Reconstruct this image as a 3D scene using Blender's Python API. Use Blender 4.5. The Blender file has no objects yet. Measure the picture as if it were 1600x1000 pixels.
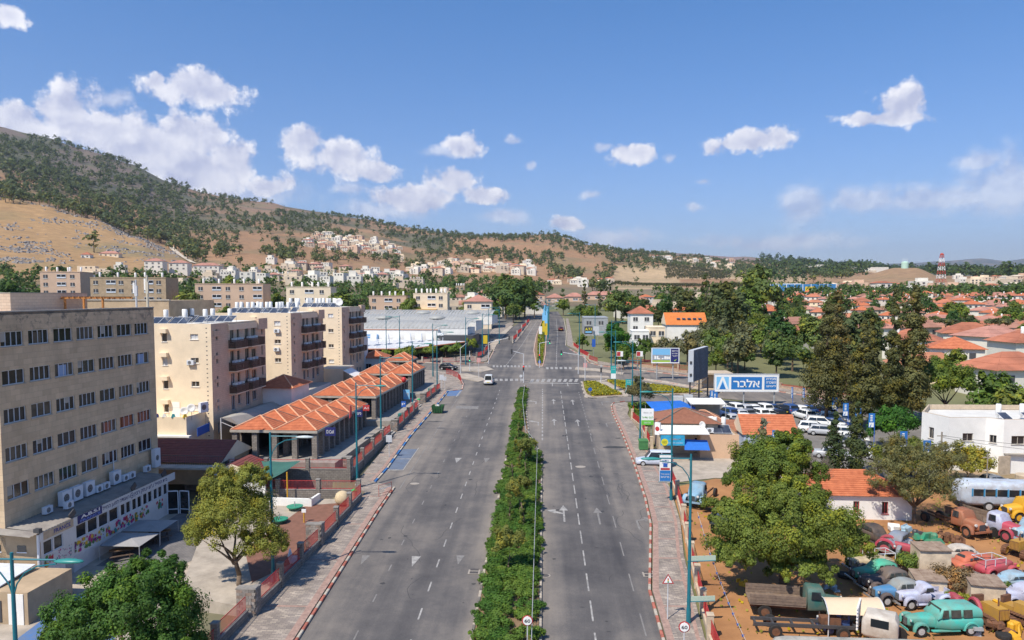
import bpy, math, random
import numpy as np
from mathutils import Vector, Matrix, noise as mnoise
R = math.radians
PI = math.pi
sc = bpy.context.scene
C = sc.collection
rng = random.Random(7)
#  camera, sky, sun, exposure
F = 1140.0; CX = 800.0; CY = 535.0; HOR = 461.0; H0 = 23.4; SL = 0.0404
PITCH = math.atan((CY - HOR) / F); YAW = math.atan(48 / F)
cam_d = bpy.data.cameras.new('camera'); cam = bpy.data.objects.new('camera', cam_d); C.objects.link(cam)
cam.location = (0, 0, H0); cam.rotation_euler = (PI / 2 - PITCH, 0, YAW)
cam_d.sensor_width = 36; cam_d.lens = F / 1600 * 36; cam_d.shift_y = (CY - 500) / 1600
cam_d.clip_start = 0.5; cam_d.clip_end = 60000
sc.camera = cam
sc.view_settings.view_transform = 'Standard'; sc.view_settings.look = 'None'
sc.view_settings.gamma = 1; sc.view_settings.use_curve_mapping = False
sc.view_settings.exposure = 0.36
SUN_EL = R(54); SUN_AZ = R(218)
sd = Vector((math.sin(SUN_AZ) * math.cos(SUN_EL), math.cos(SUN_AZ) * math.cos(SUN_EL), math.sin(SUN_EL)))
sl = bpy.data.lights.new('sun', 'SUN'); sl.energy = 4.6; sl.angle = R(0.55); sl.color = (1.0, 0.92, 0.79)
so = bpy.data.objects.new('sun', sl); C.objects.link(so); so.rotation_euler = sd.to_track_quat('Z', 'Y').to_euler(); so.location = (-60, -60, 120)
def cam_ray(u, v):
 a = (u - CX) / F; b = (CY - v) / F
 cp, sp = math.cos(PITCH), math.sin(PITCH)
 fwd = cp + b * sp; up = -sp + b * cp
 cy, sy = math.cos(YAW), math.sin(YAW)
 return Vector((a * cy - fwd * sy, a * sy + fwd * cy, up))
w = bpy.data.worlds.new('World'); sc.world = w; w.use_nodes = True
nt = w.node_tree; nt.nodes.clear(); N = nt.nodes; L = nt.links
out = N.new('ShaderNodeOutputWorld'); bg = N.new('ShaderNodeBackground'); L.new(bg.outputs[0], out.inputs[0])
bg.inputs[1].default_value = 0.115
sky = N.new('ShaderNodeTexSky'); sky.sky_type = 'NISHITA'; sky.sun_disc = False
sky.sun_elevation = SUN_EL; sky.sun_rotation = SUN_AZ; sky.air_density = 1.0; sky.dust_density = 0.6; sky.ozone_density = 2.2; sky.altitude = 100
def mth(op, a, b=None, c=None, clamp=False):
 n = N.new('ShaderNodeMath'); n.operation = op; n.use_clamp = clamp
 for i, x in enumerate((a, b, c)):
  if x is None: continue
  if isinstance(x, (int, float)): n.inputs[i].default_value = x
  else: L.new(x, n.inputs[i])
 return n.outputs[0]
tc = N.new('ShaderNodeTexCoord'); sx = N.new('ShaderNodeSeparateXYZ'); L.new(tc.outputs['Generated'], sx.inputs[0])
Uc = mth('ARCTAN2', sx.outputs[0], sx.outputs[1]); Vc = mth('ARCSINE', sx.outputs[2])
cb = N.new('ShaderNodeCombineXYZ'); L.new(Uc, cb.inputs[0]); L.new(Vc, cb.inputs[1])
nw = N.new('ShaderNodeTexNoise'); nw.inputs['Scale'].default_value = 9; nw.inputs['Detail'].default_value = 5; nw.inputs['Roughness'].default_value = .6
L.new(cb.outputs[0], nw.inputs['Vector'])
vs = N.new('ShaderNodeVectorMath'); vs.operation = 'SUBTRACT'; L.new(nw.outputs['Color'], vs.inputs[0]); vs.inputs[1].default_value = (.5, .5, .5)
vm = N.new('ShaderNodeVectorMath'); vm.operation = 'MULTIPLY_ADD'; L.new(vs.outputs[0], vm.inputs[0]); vm.inputs[1].default_value = (.07, .05, 0); L.new(cb.outputs[0], vm.inputs[2])
P = vm.outputs[0]
def blob_field(lst):
 acc = None
 for (cu, cv, ru, rv) in lst:
  if isinstance(cu, tuple): U0, V0 = cu;
  else:
   d = cam_ray(cu, cv).normalized(); U0, V0 = math.atan2(d.x, d.y), math.asin(d.z)
  a = N.new('ShaderNodeVectorMath'); a.operation = 'SUBTRACT'; L.new(P, a.inputs[0]); a.inputs[1].default_value = (U0, V0, 0)
  m = N.new('ShaderNodeVectorMath'); m.operation = 'MULTIPLY'; L.new(a.outputs[0], m.inputs[0]); m.inputs[1].default_value = (F / ru, F / rv, 0)
  ln = N.new('ShaderNodeVectorMath'); ln.operation = 'LENGTH'; L.new(m.outputs[0], ln.inputs[0])
  acc = ln.outputs['Value'] if acc is None else mth('MINIMUM', acc, ln.outputs['Value'])
 return mth('SUBTRACT', 1.0, acc)
strong = [(315, 140, 78, 30), (250, 124, 24, 14), (118, 168, 48, 42), (165, 200, 64, 42), (235, 238, 84, 46), (310, 272, 80, 42), (300, 214, 62, 40), (362, 246, 48, 38),
  (425, 285, 40, 22), (28, 192, 66, 24), (480, 224, 46, 30), (540, 250, 64, 40), (592, 272, 40, 18), (640, 312, 84, 22), (702, 288, 48, 28), (752, 308, 48, 18),
  (722, 228, 40, 22), (986, 240, 40, 20), (1175, 221, 66, 22), (1412, 162, 36, 30), (1392, 183, 70, 13), (886, 352, 28, 13), (10, 20, 24, 18)]
faint = [(172, 148, 30, 16), (690, 240, 42, 12), (1046, 245, 16, 10), (936, 228, 18, 8), (1262, 325, 62, 36), (1350, 318, 90, 28), (1450, 318, 110, 34), (1560, 290, 80, 60), (1520, 250, 40, 22),
  (1085, 322, 22, 9), (926, 307, 24, 10), (1100, 280, 20, 7), (800, 217, 20, 8), (785, 343, 55, 14), (829, 255, 16, 10), (960, 372, 90, 20), (395, 300, 110, 26), (600, 330, 110, 20), (1200, 375, 160, 16), (540, 300, 50, 14)]
r2 = random.Random(3)
for i in range(16):
 a = R(50 + i * 17 + r2.uniform(-4, 4))
 strong.append(((a if a < PI else a - 2 * PI, R(r2.uniform(6, 16))), 0, r2.uniform(60, 110), r2.uniform(24, 42)))
dn = N.new('ShaderNodeTexNoise'); dn.inputs['Scale'].default_value = 26; dn.inputs['Detail'].default_value = 12; dn.inputs['Roughness'].default_value = .66
L.new(cb.outputs[0], dn.inputs['Vector'])
off = N.new('ShaderNodeVectorMath'); off.operation = 'ADD'; L.new(cb.outputs[0], off.inputs[0]); off.inputs[1].default_value = (-.006, .012, 0)
dn2 = N.new('ShaderNodeTexNoise'); dn2.inputs['Scale'].default_value = 26; dn2.inputs['Detail'].default_value = 4; dn2.inputs['Roughness'].default_value = .55
L.new(off.outputs[0], dn2.inputs['Vector'])
dn3 = N.new('ShaderNodeTexNoise'); dn3.inputs['Scale'].default_value = 26; dn3.inputs['Detail'].default_value = 4; dn3.inputs['Roughness'].default_value = .55
L.new(cb.outputs[0], dn3.inputs['Vector'])
def dens(field, gain, amp):
 a = mth('ADD', field, mth('MULTIPLY', mth('SUBTRACT', dn.outputs['Fac'], .5), amp))
 return mth('MULTIPLY', a, gain, clamp=True)
FS = blob_field(strong); FF = blob_field(faint)
ds = dens(FS, 2.5, 2.2); df = mth('MULTIPLY', dens(FF, 1.5, 1.6), .55)
D = mth('MAXIMUM', mth('MULTIPLY', ds, .93), df)
sm = N.new('ShaderNodeMapRange'); sm.interpolation_type = 'SMOOTHSTEP'; L.new(D, sm.inputs[0]); D = sm.outputs[0]
lit = mth('ADD', mth('MULTIPLY', mth('SUBTRACT', dn3.outputs['Fac'], dn2.outputs['Fac']), 3.6), .56, clamp=True)
edge = mth('SUBTRACT', 1.15, mth('MULTIPLY', FS, .75), clamp=True)
lit = mth('MULTIPLY', lit, edge, clamp=True)
cr = N.new('ShaderNodeMix'); cr.data_type = 'RGBA'; L.new(lit, cr.inputs[0]); cr.inputs[6].default_value = (3.9, 4.2, 5.6, 1); cr.inputs[7].default_value = (7.3, 7.3, 7.7, 1)
hz = N.new('ShaderNodeMapRange'); L.new(Vc, hz.inputs[0]); hz.inputs[1].default_value = 0.0; hz.inputs[2].default_value = .42; hz.inputs[3].default_value = 0; hz.inputs[4].default_value = 1
tint = N.new('ShaderNodeMix'); tint.data_type = 'RGBA'; L.new(hz.outputs[0], tint.inputs[0]); tint.inputs[6].default_value = (.74, .76, .98, 1); tint.inputs[7].default_value = (.35, .745, 1.09, 1)
mul = N.new('ShaderNodeMix'); mul.data_type = 'RGBA'; mul.blend_type = 'MULTIPLY'; mul.inputs[0].default_value = 1; L.new(sky.outputs[0], mul.inputs[6]); L.new(tint.outputs[2], mul.inputs[7])
mx = N.new('ShaderNodeMix'); mx.data_type = 'RGBA'; L.new(D, mx.inputs[0]); L.new(mul.outputs[2], mx.inputs[6]); L.new(cr.outputs[2], mx.inputs[7])
L.new(mx.outputs[2], bg.inputs[0])
#  helpers: objects
def tag(o, label=None, cat=None, group=None, kind=None):
 if label: o['label'] = label
 if cat: o['category'] = cat
 if group: o['group'] = group
 if kind: o['kind'] = kind
 return o
def mkobj(name, data, parent=None, loc=(0, 0, 0), rz=0.0, scale=None):
 o = bpy.data.objects.new(name, data); C.objects.link(o); o.location = loc
 if rz: o.rotation_euler = (0, 0, rz)
 if scale is not None: o.scale = scale if hasattr(scale, '__len__') else (scale,) * 3
 if parent is not None: o.parent = parent
 return o
def thing(name, label, cat, loc=(0, 0, 0), rz=0.0, group=None):
 return tag(mkobj(name, None, None, loc, rz), label, cat, group)
def dup(root, loc, rz=0.0, label=None, group=None, scale=None):
 r = root.copy(); C.objects.link(r); r.location = loc; r.rotation_euler = (0, 0, rz)
 if scale is not None: r.scale = scale if hasattr(scale, '__len__') else (scale,) * 3
 if label: r['label'] = label
 if group: r['group'] = group
 for ch in list(root.children):
  c = ch.copy(); C.objects.link(c); c.parent = r
  for g in ch.children:
   d = g.copy(); C.objects.link(d); d.parent = c
 return r
class MB:
 def __init__(s): s.v = []; s.f = []; s.m = []; s.mats = []
 def mi(s, m):
  if m not in s.mats: s.mats.append(m)
  return s.mats.index(m)
 def add(s, vs, fs, m):
  o = len(s.v); s.v.extend([tuple(p) for p in vs]); k = s.mi(m)
  for f in fs: s.f.append(tuple(i + o for i in f)); s.m.append(k)
 def box(s, x0, x1, y0, y1, z0, z1, m):
  s.add([(x0, y0, z0), (x1, y0, z0), (x1, y1, z0), (x0, y1, z0), (x0, y0, z1), (x1, y0, z1), (x1, y1, z1), (x0, y1, z1)],
   [(3, 2, 1, 0), (4, 5, 6, 7), (0, 1, 5, 4), (1, 2, 6, 5), (2, 3, 7, 6), (3, 0, 4, 7)], m)
 def tbox(s, c, sz, m, rz=0, top=1.0, rx=0, ry=0):
  hx, hy, hz_ = sz[0] / 2, sz[1] / 2, sz[2] / 2
  pts = [Vector((a * hx * (top if c_ > 0 else 1), b * hy * (top if c_ > 0 else 1), c_ * hz_)) for c_ in (-1, 1) for a, b in ((-1, -1), (1, -1), (1, 1), (-1, 1))]
  M = Matrix.Rotation(rz, 3, 'Z') @ Matrix.Rotation(ry, 3, 'Y') @ Matrix.Rotation(rx, 3, 'X')
  s.add([tuple(M @ p + Vector(c)) for p in pts], [(3, 2, 1, 0), (4, 5, 6, 7), (0, 1, 5, 4), (1, 2, 6, 5), (2, 3, 7, 6), (3, 0, 4, 7)], m)
 def tube(s, p0, p1, r0, r1=None, n=8, m=None, caps=True):
  r1 = r0 if r1 is None else r1
  p0 = Vector(p0); p1 = Vector(p1); d = (p1 - p0)
  if d.length < 1e-6: return
  q = d.to_track_quat('Z', 'Y')
  vs = []
  for p, r in ((p0, r0), (p1, r1)):
   for i in range(n):
    a = 2 * PI * i / n; vs.append(tuple(p + q @ Vector((r * math.cos(a), r * math.sin(a), 0))))
  fs = [(i, (i + 1) % n, n + (i + 1) % n, n + i) for i in range(n)]
  if caps: fs += [tuple(range(n))[::-1], tuple(range(n, 2 * n))]
  s.add(vs, fs, m)
 def path(s, pts, r, n=6, m=None):
  for i in range(len(pts) - 1):
   ra = r[i] if hasattr(r, '__len__') else r; rb = r[i + 1] if hasattr(r, '__len__') else r
   s.tube(pts[i], pts[i + 1], ra, rb, n, m)
 def prism(s, poly, z0, z1, m, zf=None, top=None):
  n = len(poly)
  f = zf or (lambda x, y: 0)
  vs = [(x, y, f(x, y) + z0) for x, y in poly] + [(x, y, f(x, y) + z1) for x, y in poly]
  a = sum(poly[i][0] * poly[(i + 1) % n][1] - poly[(i + 1) % n][0] * poly[i][1] for i in range(n))
  side = [(i, (i + 1) % n, n + (i + 1) % n, n + i) for i in range(n)]
  tp = tuple(range(n, 2 * n));
  if a < 0: side = [q[::-1] for q in side]; tp = tp[::-1]
  s.add(vs, side, m); s.add([vs[i] for i in range(n, 2 * n)], [tuple(range(n)) if a > 0 else tuple(range(n))[::-1]], top or m)
 def lathe(s, prof, m, n=12, c=(0, 0, 0), ax='Z'):
  vs = []
  for r, z in prof:
   for i in range(n):
    a = 2 * PI * i / n; x, y = r * math.cos(a), r * math.sin(a)
    p = (x, y, z) if ax == 'Z' else ((x, z, y) if ax == 'Y' else (z, x, y))
    vs.append((p[0] + c[0], p[1] + c[1], p[2] + c[2]))
  k = len(prof); fs = []
  for j in range(k - 1):
   for i in range(n):
    q = (j * n + i, j * n + (i + 1) % n, (j + 1) * n + (i + 1) % n, (j + 1) * n + i)
    fs.append(q if ax != 'Y' else q[::-1])
  fs.append(tuple(range(n))[::-1]); fs.append(tuple(range((k - 1) * n, k * n)))
  s.add(vs, fs, m)
 def loft(s, rings, m, caps=True):
  n = len(rings[0]); vs = [p for r in rings for p in r]; fs = []
  for j in range(len(rings) - 1):
   for i in range(n): fs.append((j * n + i, j * n + (i + 1) % n, (j + 1) * n + (i + 1) % n, (j + 1) * n + i))
  if caps: fs.append(tuple(range(n))[::-1]); fs.append(tuple(range((len(rings) - 1) * n, len(rings) * n)))
  s.add(vs, fs, m)
 def quad(s, a, b, c, d, m): s.add([a, b, c, d], [(0, 1, 2, 3)], m)
 def mesh(s, name='mesh', smooth=False, angle=None):
  me = bpy.data.meshes.new(name); me.from_pydata(s.v, [], s.f)
  for m in s.mats: me.materials.append(m)
  if len(s.mats) > 1: me.polygons.foreach_set('material_index', s.m)
  if smooth:
   me.polygons.foreach_set('use_smooth', [True] * len(s.f))
   if angle:
    try: me.set_sharp_from_angle(angle=angle)
    except Exception: pass
  me.update(); return me
 def build(s, name, parent=None, loc=(0, 0, 0), rz=0.0, smooth=False, angle=None):
  return mkobj(name, s.mesh(name, smooth, angle), parent, loc, rz)
#  materials
MATS = {}
def mat(name, col, rough=.8, var=.0, vscale=1.0, bump=0.0, bscale=8.0, metal=0.0, col2=None, spec=None, attr=False, em=None, detail=4):
 if name in MATS: return MATS[name]
 m = bpy.data.materials.new(name); m.use_nodes = True; t = m.node_tree; n = t.nodes; l = t.links
 b = n['Principled BSDF']; b.inputs['Roughness'].default_value = rough; b.inputs['Metallic'].default_value = metal
 if spec is not None: b.inputs['Specular IOR Level'].default_value = spec
 src = None
 tcn = None
 if var or col2 or bump:
  g = n.new('ShaderNodeNewGeometry') ; tcn = g.outputs['Position']
 if attr:
  a = n.new('ShaderNodeAttribute'); a.attribute_name = 'Col'; src = a.outputs['Color']
 if var or col2:
  no = n.new('ShaderNodeTexNoise'); no.inputs['Scale'].default_value = vscale; no.inputs['Detail'].default_value = detail; no.inputs['Roughness'].default_value = .65
  l.new(tcn, no.inputs['Vector'])
  rp = n.new('ShaderNodeMapRange'); l.new(no.outputs['Fac'], rp.inputs[0]); rp.inputs[1].default_value = .32; rp.inputs[2].default_value = .68
  mx = n.new('ShaderNodeMix'); mx.data_type = 'RGBA'; l.new(rp.outputs[0], mx.inputs[0])
  c2 = col2 or tuple(c * (1 - var) for c in col); c1 = col if col2 else tuple(min(1, c * (1 + var)) for c in col)
  mx.inputs[6].default_value = (*c2, 1); mx.inputs[7].default_value = (*c1, 1)
  if src is not None:
   mm = n.new('ShaderNodeMix'); mm.data_type = 'RGBA'; mm.blend_type = 'MULTIPLY'; mm.inputs[0].default_value = 1
   l.new(src, mm.inputs[6]); l.new(mx.outputs[2], mm.inputs[7]); src = mm.outputs[2]
  else: src = mx.outputs[2]
 if src is not None: l.new(src, b.inputs['Base Color'])
 else: b.inputs['Base Color'].default_value = (*col, 1)
 if bump:
  nb = n.new('ShaderNodeTexNoise'); nb.inputs['Scale'].default_value = bscale; nb.inputs['Detail'].default_value = 3; l.new(tcn, nb.inputs['Vector'])
  bp = n.new('ShaderNodeBump'); bp.inputs['Strength'].default_value = bump; bp.inputs['Distance'].default_value = .05; l.new(nb.outputs['Fac'], bp.inputs['Height']); l.new(bp.outputs[0], b.inputs['Normal'])
 if em: b.inputs['Emission Color'].default_value = (*em[:3], 1); b.inputs['Emission Strength'].default_value = em[3]
 MATS[name] = m; m.diffuse_color = (*col, 1)
 return m
def nodes_of(m):
 t = m.node_tree; return t, t.nodes, t.links, t.nodes['Principled BSDF']
#  the lie of the land
def sstep(a, b, x):
 t = min(1, max(0, (x - a) / (b - a))); return t * t * (3 - 2 * t)
COLS = {
 -400: [(350, 490), (500, 470), (700, 430), (1000, 360), (1500, 240), (2200, 150), (3000, 60)],
 0: [(350, 485), (500, 458), (650, 425), (800, 398), (1100, 345), (1320, 303), (1600, 306), (2000, 262), (2600, 215), (3100, 190)],
 75: [(350, 486), (500, 460), (650, 428), (800, 402), (1080, 355), (1250, 320), (1600, 316), (2000, 275), (2600, 232), (3050, 211)],
 150: [(350, 487), (500, 461), (650, 430), (800, 408), (1080, 365), (1200, 342), (1500, 342), (1900, 305), (2500, 262), (3000, 236)],
 215: [(350, 488), (500, 462), (650, 432), (800, 412), (1050, 380), (1130, 370), (1400, 372), (1900, 325), (2500, 282), (2950, 258)],
 270: [(350, 488), (500, 463), (650, 434), (800, 416), (1000, 398), (1080, 393), (1300, 390), (1900, 345), (2500, 302), (2900, 286)],
 320: [(350, 489), (500, 464), (700, 434), (900, 415), (1100, 403), (1500, 377), (2000, 344), (2500, 315), (2900, 301)],
 425: [(350, 490), (500, 465), (700, 438), (900, 420), (1200, 400), (1600, 374), (2100, 348), (2500, 328), (2850, 314)],
 500: [(350, 490), (500, 466), (700, 442), (1000, 420), (1300, 402), (1600, 380), (2000, 360), (2400, 342), (2750, 329)],
 565: [(350, 490), (500, 467), (700, 445), (1000, 428), (1300, 410), (1600, 388), (2000, 369), (2400, 352), (2700, 341)],
 650: [(350, 490), (500, 468), (700, 449), (1000, 432), (1300, 421), (1600, 404), (2000, 384), (2350, 367), (2650, 356)],
 750: [(350, 490), (500, 468), (700, 452), (1000, 438), (1200, 430), (1500, 415), (1800, 396), (2150, 377), (2550, 366)],
 865: [(350, 490), (500, 468), (700, 455), (1000, 444), (1200, 438), (1450, 420), (1700, 402), (2050, 382), (2450, 366)],
 925: [(350, 490), (500, 468), (700, 456), (950, 448), (1150, 440), (1450, 424), (1700, 408), (2050, 391), (2400, 381)],
 1000: [(350, 490), (500, 469), (700, 457), (950, 450), (1150, 446), (1500, 432), (1800, 417), (2150, 403), (2500, 395), (3400, 402), (5000, 392)],
 1080: [(350, 490), (500, 469), (700, 458), (950, 452), (1150, 447), (1500, 436), (1900, 424), (2300, 413), (2800, 405), (3600, 409), (5000, 397)],
 1160: [(350, 491), (500, 470), (700, 459), (1000, 451), (1200, 447), (1600, 438), (2000, 428), (2400, 418), (3000, 409), (3700, 411), (5200, 400)],
 1250: [(350, 491), (500, 471), (700, 460), (1000, 450), (1500, 441), (2000, 432), (2500, 422), (3000, 416), (4000, 417), (5500, 410)],
 1300: [(350, 491), (500, 471), (700, 460), (1000, 450), (1300, 440), (1600, 434), (2200, 425), (3000, 418), (4500, 421), (9000, 423), (14000, 414)],
 1350: [(350, 492), (500, 472), (700, 461), (1000, 451), (1200, 440), (1400, 431), (1600, 434), (2500, 424), (3500, 420), (9000, 424), (14000, 413)],
 1395: [(350, 492), (500, 472), (700, 461), (1000, 451), (1200, 436), (1380, 420), (1550, 421), (1800, 432), (3500, 427), (9000, 424), (14500, 411)],
 1430: [(350, 492), (500, 472), (700, 461), (1000, 451), (1200, 436), (1380, 420), (1550, 421), (1800, 432), (3500, 427), (9000, 424), (15000, 410)],
 1475: [(350, 493), (500, 473), (700, 462), (1000, 451), (1200, 442), (1400, 438), (1800, 434), (3500, 428), (9000, 425), (15000, 407)],
 1530: [(350, 493), (500, 473), (700, 462), (1000, 451), (1400, 440), (1800, 435), (3500, 429), (9000, 426), (15000, 403)],
 1565: [(350, 493), (500, 473), (700, 462), (1000, 451), (1400, 440), (1800, 435), (3500, 429), (9000, 426), (15000, 407)],
 1620: [(350, 493), (500, 473), (700, 462), (1000, 451), (1400, 441), (1800, 436), (3500, 430), (9000, 426), (15000, 401)],
 2100: [(350, 494), (500, 474), (700, 464), (1000, 453), (1400, 443), (1800, 438), (3500, 431), (9000, 428), (15000, 410)]}
CU = sorted(COLS)
def _vat(u0, r):
 t = COLS[u0]
 if r <= t[0][0]: return t[0][1], 0
 for (d0, v0), (d1, v1) in zip(t, t[1:]):
  if r <= d1:
   k = (math.log(r) - math.log(d0)) / (math.log(d1) - math.log(d0)); return v0 + (v1 - v0) * k, 0
 return t[-1][1], r - t[-1][0]
TP = math.tan(PITCH)
def terrain(x, y):
 r = math.hypot(x, y)
 base = SL * max(-250, min(y, 420))
 if x < -14 and r < 130:
  base -= 1.05 * sstep(-21.2, -23, x) * sstep(28, 34, y) * (1 - sstep(69, 71.5, y))
 if r < 350: return base
 a = math.atan2(x, y) + YAW
 if abs(a) > R(80): return base
 ang = 1 - sstep(R(55), R(80), abs(a))
 u = min(2099, max(-399, CX + F * math.tan(max(-1.2, min(1.2, a)))))
 for i in range(len(CU) - 1):
  if CU[i] <= u <= CU[i + 1]: break
 k = (u - CU[i]) / (CU[i + 1] - CU[i]); k = k * k * (3 - 2 * k) * .5 + k * .5
 va, ea = _vat(CU[i], r); vb, eb = _vat(CU[i + 1], r)
 fw = r * math.cos(a)
 def zz(v, e):
  t = (CY - v) / F; return H0 + (r - e) * math.cos(a) * (t - TP) / (1 + t * TP) - min(e * .22, 400)
 z = zz(va, ea) * (1 - k) + zz(vb, eb) * k
 rel = sstep(500, 1600, r)
 if rel > 0:
  nz = mnoise.fractal(Vector((x / 420, y / 420, 3.1)), 1.0, 2.0, 5)
  z += nz * rel * 9 * min(1.6, r / 2000) * (.35 if u > 1100 else 1)
 wgt = sstep(350, 520, r) * ang
 return base * (1 - wgt) + z * wgt
def P3(x, y, dz=0.0): return (x, y, terrain(x, y) + dz)
def G(u, v, dz=0.0):
 d = cam_ray(u, v)
 t = None
 den = d.z - SL * d.y
 if den < -1e-4:
  t = (H0 - dz) / -den
  x, y = d.x * t, d.y * t
  if math.hypot(x, y) < 345 and not (x < -20.5 and 28 < y < 72): return (x, y)
 s = 20.0; prev = s
 while s < 16000:
  if H0 + d.z * s < terrain(d.x * s, d.y * s) + dz:
   a, b = prev, s
   for _ in range(14):
    m_ = (a + b) / 2
    if H0 + d.z * m_ < terrain(d.x * m_, d.y * m_) + dz: b = m_
    else: a = m_
   return (d.x * b, d.y * b)
  prev = s; s *= 1.012
 return (d.x * 4000, d.y * 4000)
def AT(u, v, y):
 d = cam_ray(u, v); t = y / d.y
 return Vector((d.x * t, y, H0 + d.z * t))
#  terrain sheet
def lerp3(a, b, k): return tuple(x + (y - x) * k for x, y in zip(a, b))
GOLD = (.40, .24, .105); TAN = (.36, .20, .10); SCRUB = (.19, .14, .11); TOWN = (.16, .135, .085); FIELD = (.46, .32, .18)
def ground_col(x, y, r, u, v):
 n1 = mnoise.fractal(Vector((x / 130, y / 130, 0)), 1, 2, 4); n2 = mnoise.fractal(Vector((x / 600, y / 600, 5)), 1, 2, 3)
 if r < 420: c = (.17, .17, .075) if x > 0 else (.18, .165, .10)
 elif u > 1250 and r > 2600: c = (.13, .14, .10)
 else: c = TAN
 if r >= 420:
  if u < 300:
   c = lerp3(GOLD, TAN, sstep(200, 300, u));
   if r > 1350: c = lerp3(TAN, SCRUB, sstep(1700, 2200, r))
  elif u < 660: c = lerp3(TAN, SCRUB, .5 * sstep(1800, 2400, r) * (1 - sstep(500, 660, u)))
  if v > 428 + (u < 500) * (-8): c = lerp3(c, TOWN, .8 * sstep(418 if u < 700 else 440, 452, v))
  if 960 < u < 1260 and 415 < v < 452: c = FIELD
  if 1060 < u < 1150 and 436 < v < 449: c = (.33, .18, .09)
  if 1280 < u < 1500 and v > 418 and r < 1900: c = (.36, .22, .115)
  if u < 700 and r > 1500: g3 = mnoise.fractal(Vector((x / 210, y / 210, 9)), 1, 2, 4); c = lerp3(c, (.085, .095, .055), sstep(-.15, .2, g3) * sstep(1500, 1900, r) * .85)
  if r > 3600: c = (.26, .17, .14) if u < 1290 else (.12, .13, .11)
  c = lerp3(c, (.17, .17, .08), max(0, min(.45, n1 * .9)))
  c = lerp3(c, tuple(k * 1.25 for k in c), max(0, min(1, n2)))
  if r > 8000: c = lerp3((.07, .10, .08), (.25, .2, .15), max(0, min(1, .3 + n1 * 1.2)))
 return c
azs = [R(a) for a in list(np.arange(-180, -52, 8)) + list(np.arange(-52, -40, 1.5)) + list(np.arange(-40, 42, .2)) + list(np.arange(42, 54, 1.5)) + list(np.arange(54, 180, 8))]
rad = [3, 12, 25, 45, 70, 100, 150, 200, 260, 320, 350]
while rad[-1] < 3300: rad.append(rad[-1] * 1.0135)
while rad[-1] < 16500: rad.append(rad[-1] * 1.04)
V = [(0, 0, terrain(0, 0))]; Cc = [(.2, .17, .12)]
for r in rad:
 for a in azs:
  x, y = r * math.sin(a - YAW), r * math.cos(a - YAW); z = terrain(x, y)
  if r < 130: z = SL * max(-250, y) - (.0 if not (-60 < x < -20 and 25 < y < 75) else 2.4)
  V.append((x, y, z - .03))
  aa = max(-1.3, min(1.3, a)); u = CX + F * math.tan(aa) if abs(a) < 1.2 else (-400 if a < 0 else 2000)
  fw = r * math.cos(a); dz = (H0 - z); v = CY - F * ((-dz + fw * TP) / (fw + dz * TP)) if fw > 1 else 700
  Cc.append(ground_col(x, y, r, u, v))
na = len(azs); Fc = [(0, 1 + i, 1 + (i + 1) % na) for i in range(na)]
for j in range(len(rad) - 1):
 o = 1 + j * na
 for i in range(na): Fc.append((o + i, o + na + i, o + na + (i + 1) % na, o + (i + 1) % na))
Fc = [f[::-1] if len(f) == 3 else f for f in Fc]
tm = bpy.data.meshes.new('terrain'); tm.from_pydata(V, [], Fc)
ca = tm.color_attributes.new('Col', 'FLOAT_COLOR', 'POINT'); ca.data.foreach_set('color', np.array([(*c, 1) for c in Cc], dtype=np.float32).ravel())
tm.polygons.foreach_set('use_smooth', [True] * len(Fc))
mt = mat('earth', (1, 1, 1), .95, attr=True, col2=(.62, .62, .60), vscale=.09, detail=12)
tm.materials.append(mt)
to = mkobj('terrain', tm); tag(to, kind='structure')
#  foliage tools
def leafmat(name, col, trans=.38):
 col = tuple(min(.5, c * 1.32) for c in col)
 if name in MATS: return MATS[name]
 m = bpy.data.materials.new(name); m.use_nodes = True; t, n, l, b = nodes_of(m)
 a = n.new('ShaderNodeAttribute'); a.attribute_name = 'Col'
 mm = n.new('ShaderNodeMix'); mm.data_type = 'RGBA'; mm.blend_type = 'MULTIPLY'; mm.inputs[0].default_value = 1
 mm.inputs[6].default_value = (*col, 1); l.new(a.outputs['Color'], mm.inputs[7])
 oi = n.new('ShaderNodeObjectInfo'); hs = n.new('ShaderNodeHueSaturation')
 mr = n.new('ShaderNodeMapRange'); l.new(oi.outputs['Random'], mr.inputs[0]); mr.inputs[3].default_value = .47; mr.inputs[4].default_value = .52
 mr2 = n.new('ShaderNodeMapRange'); l.new(oi.outputs['Random'], mr2.inputs[0]); mr2.inputs[3].default_value = 1.2; mr2.inputs[4].default_value = .8
 l.new(mr.outputs[0], hs.inputs['Hue']); l.new(mr2.outputs[0], hs.inputs['Value']); l.new(mm.outputs[2], hs.inputs['Color'])
 l.new(hs.outputs[0], b.inputs['Base Color']); b.inputs['Roughness'].default_value = .6; b.inputs['Specular IOR Level'].default_value = .25
 tr = n.new('ShaderNodeBsdfTranslucent'); l.new(hs.outputs[0], tr.inputs[0])
 mx = n.new('ShaderNodeMixShader'); mx.inputs[0].default_value = trans; l.new(b.outputs[0], mx.inputs[1]); l.new(tr.outputs[0], mx.inputs[2])
 l.new(mx.outputs[0], n['Material Output'].inputs[0]); MATS[name] = m
 return m
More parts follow.
